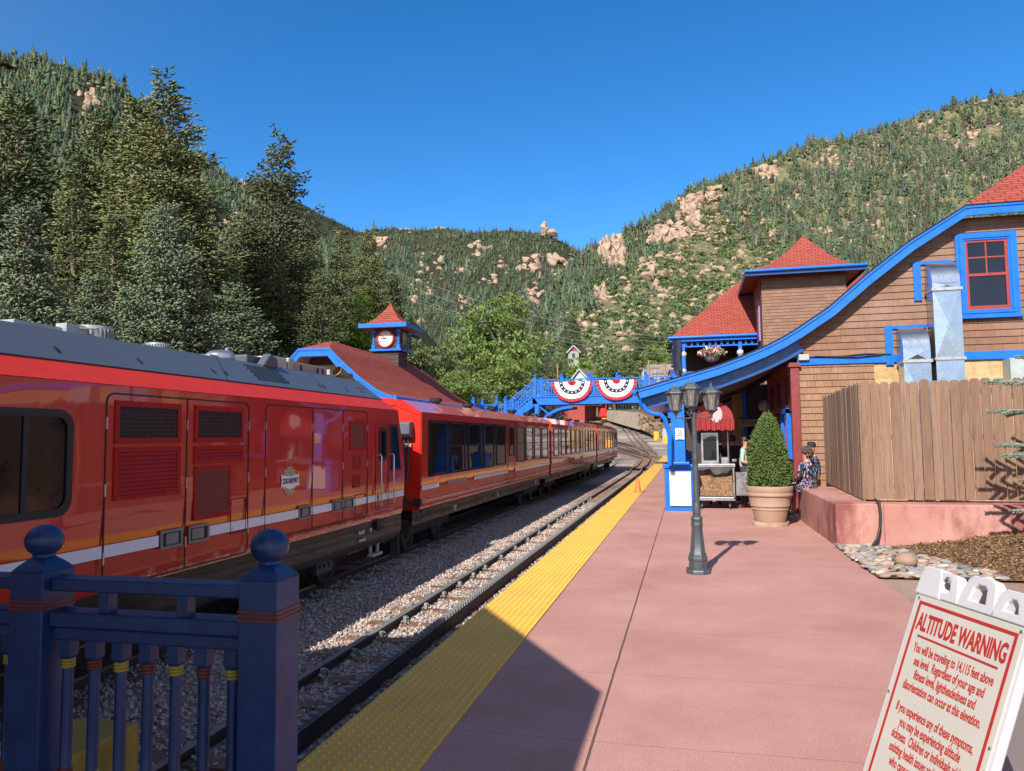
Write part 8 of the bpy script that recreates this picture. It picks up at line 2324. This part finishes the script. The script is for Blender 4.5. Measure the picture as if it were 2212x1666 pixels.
def standing(h=1.72, arm='down', lean=0.0):
    k = h/1.72
    J = {'pelvis': (0, 0, .95*k, .155), 'waist': (0, 0, 1.1*k, .14), 'chest': (0, -.01, 1.3*k, (.175, .13)), 'neck0': (0, .01, 1.45*k, .075), 'neck': (0, 0, 1.5*k, .055), 'jaw': (0, -.02, 1.565*k, .07), 'head': (0, -.005, 1.63*k, .085), 'crown': (0, .0, 1.68*k, .065)}
    E_ = [('pelvis', 'waist', 0), ('waist', 'chest', 0), ('chest', 'neck0', 0), ('neck0', 'neck', 2), ('neck', 'jaw', 2), ('jaw', 'head', 2), ('head', 'crown', 2)]
    for s, n in ((1, 'L'), (-1, 'R')):
        J.update({'hip'+n: (.095*s, 0, .88*k, .095), 'knee'+n: (.1*s, -.01, .5*k, .062), 'calf'+n: (.1*s, .015, .36*k, .058), 'ankle'+n: (.1*s, .02, .09*k, .038), 'heel'+n: (.1*s, .03, .045, .04), 'toe'+n: (.115*s, -.15, .035, .036)})
        E_ += [('pelvis', 'hip'+n, 1), ('hip'+n, 'knee'+n, 1), ('knee'+n, 'calf'+n, 1), ('calf'+n, 'ankle'+n, 1), ('ankle'+n, 'heel'+n, 3), ('heel'+n, 'toe'+n, 3)]
        if arm == 'down': el, wr = (.25*s, .02, 1.1*k), (.25*s, -.06, .87*k)
        elif arm == 'front': el, wr = (.25*s, .0, 1.12*k), (.14*s, -.24, 1.08*k)
        else: el, wr = (.27*s, .0, 1.12*k), (.12*s, -.2, 1.2*k)
        J.update({'shoulder'+n: (.185*s, .0, 1.4*k, .066), 'elbow'+n: (*el, .046), 'wrist'+n: (*wr, .03)})
        E_ += [('chest', 'shoulder'+n, 0), ('shoulder'+n, 'elbow'+n, 0), ('elbow'+n, 'wrist'+n, 2)]
        hand_joints(J, E_, n, wr, Vector(wr)-Vector(el), (s, 0, .2) if arm == 'down' else (0, 0, 1), 2)
    return J, E_
def seated(k=1.0, head_turn=(0, 0), arm='lap', fwd=.42, drop=.62):
    """sitting with the seat surface at z = 0, facing -Y"""
    J = {'pelvis': (0, 0, .11, .165), 'waist': (0, .01, .27, .165), 'chest': (0, .0, .46, (.185, .14)), 'neck0': (0, -.01, .6, .08), 'neck': (0, -.025, .645, .056), 'jaw': (0, -.05, .705, .068), 'head': (0, -.035, .77, .085), 'crown': (0, -.03, .82, .066)}
    E_ = [('pelvis', 'waist', 0), ('waist', 'chest', 0), ('chest', 'neck0', 0), ('neck0', 'neck', 2), ('neck', 'jaw', 2), ('jaw', 'head', 2), ('head', 'crown', 2)]
    for s, n in ((1, 'L'), (-1, 'R')):
        J.update({'hip'+n: (.1*s, -.06, .085, .1), 'knee'+n: (.11*s, -fwd, .06, .068), 'calf'+n: (.11*s, -fwd-.01, -.16, .06), 'ankle'+n: (.11*s, -fwd-.02, -drop+.09, .042), 'heel'+n: (.11*s, -fwd, -drop+.045, .042), 'toe'+n: (.125*s, -fwd-.19, -drop+.035, .038)})
        E_ += [('pelvis', 'hip'+n, 1), ('hip'+n, 'knee'+n, 1), ('knee'+n, 'calf'+n, 1), ('calf'+n, 'ankle'+n, 2 if arm == 'shorts' else 1), ('ankle'+n, 'heel'+n, 3), ('heel'+n, 'toe'+n, 3)]
        el, wr = (.26*s, -.03, .28), (.16*s, -.25, .19)
        J.update({'shoulder'+n: (.19*s, .0, .55, .07), 'elbow'+n: (*el, .052), 'wrist'+n: (*wr, .032)})
        E_ += [('chest', 'shoulder'+n, 0), ('shoulder'+n, 'elbow'+n, 0), ('elbow'+n, 'wrist'+n, 0 if arm == 'lap' else 2)]
        hand_joints(J, E_, n, wr, Vector(wr)-Vector(el), (0, 0, 1), 2)
    return J, E_
TROUS = paint('black_trousers', (.012, .012, .014), rough=.8); SHOE = paint('grey_shoes', (.2, .24, .28), rough=.6, var=.3, vs=20); DKSH_ = paint('dark_shirt', (.015, .016, .022), rough=.85); KHAKI = paint('camo_shorts', (.3, .22, .11), rough=.85, var=.5, vs=14)
J, E_ = seated(1.0)
wo = person('woman with curly brown hair and floral navy blouse sitting on the pink wall', (2.27, 15.75, .56), R(0), J, E_, [floral(), TROUS, SKIN, SHOE])
wo.rotation_euler = (R(-6), R(0), R(-128))
head_parts(wo, (0, -.035, .775), paint('curly_brown_hair', (.085, .045, .03), rough=.7, var=.4, vs=30), curly=True)
b = MB(); b.lathe([(.215, .02), (.2, .18), (.17, .3)], 20, (0, .0, .0), cap=False); child(wo, b, 'blouse_hem', floral())
J, E_ = seated(1.0, arm='shorts', drop=.6)
ma = person('man in navy cap and navy plaid shirt sitting on the pink wall beside the fence', (2.52, 16.3, .655), R(-90), J, E_, [plaid(), KHAKI, SKIN, SHOE])
head_parts(ma, (0, -.035, .775), None, paint('navy_cap', (.012, .014, .025), rough=.8), glasses=True)
b = MB(); b.box(-.035, .035, -.128, -.1, .83, .86); child(ma, b, 'cap_badge', paint('cap_gold', (.6, .42, .08)))
# in the shade of the porch
J, E_ = standing(1.75, 'front')
ve = person('person in dark clothes and cap standing behind the snack cart', (at_depth(1541, 950, 19.3).x, 19.3, 0), R(0), J, E_, [DKSH_, TROUS, SKIN2, TROUS]); head_parts(ve, (0, -.005, 1.66), None, paint('dark_cap', (.02, .02, .02)), skin=SKIN2)
J, E_ = standing(1.7, 'down')
p2 = person('person in dark clothes with back to the platform, right of the snack cart', (at_depth(1583, 950, 20.4).x, 20.4, 0), R(160), J, E_, [DKSH_, TROUS, SKIN, TROUS]); head_parts(p2, (0, -.005, 1.61), paint('dark_hair', (.02, .012, .01), rough=.6))
J, E_ = standing(1.66, 'front')
p3 = person('person in pale green top half hidden behind the potted conifer', (at_depth(1608, 950, 18.7).x, 18.7, 0), R(70), J, E_, [paint('pale_green_top', (.35, .45, .38), rough=.85), paint('jeans_dark', (.03, .04, .07), rough=.85), SKIN, paint('red_shoes', (.4, .03, .03))]); head_parts(p3, (0, -.005, 1.575), paint('black_hair', (.012, .009, .008), rough=.5), long=.1)
J, E_ = standing(1.75, 'down')
p4 = person('hiker in black shirt with blue backpack on the footbridge deck', (at_depth(1453, 800, 44).x, 44, 4.12), R(180), J, E_, [paint('black_tee', (.015, .015, .018), rough=.85), TROUS, SKIN, TROUS]); head_parts(p4, (0, -.005, 1.66), paint('cropped_hair', (.03, .02, .015)))
b = MB(); b.prism(rrect(-.16, .16, 1.0, 1.45, .08), lambda x, z: (x, .11, z), lambda x, z: (x, .27, z)); b.prism(rrect(-.12, .12, 1.02, 1.2, .05), lambda x, z: (x, .27, z), lambda x, z: (x, .32, z))
o = b.build('backpack', paint('backpack_blue', (.02, .08, .25), rough=.8), None, bevel=.03); o.location = p4.location; o.rotation_euler = p4.rotation_euler
tag(o, 'blue backpack on the back of the hiker on the footbridge', 'backpack')
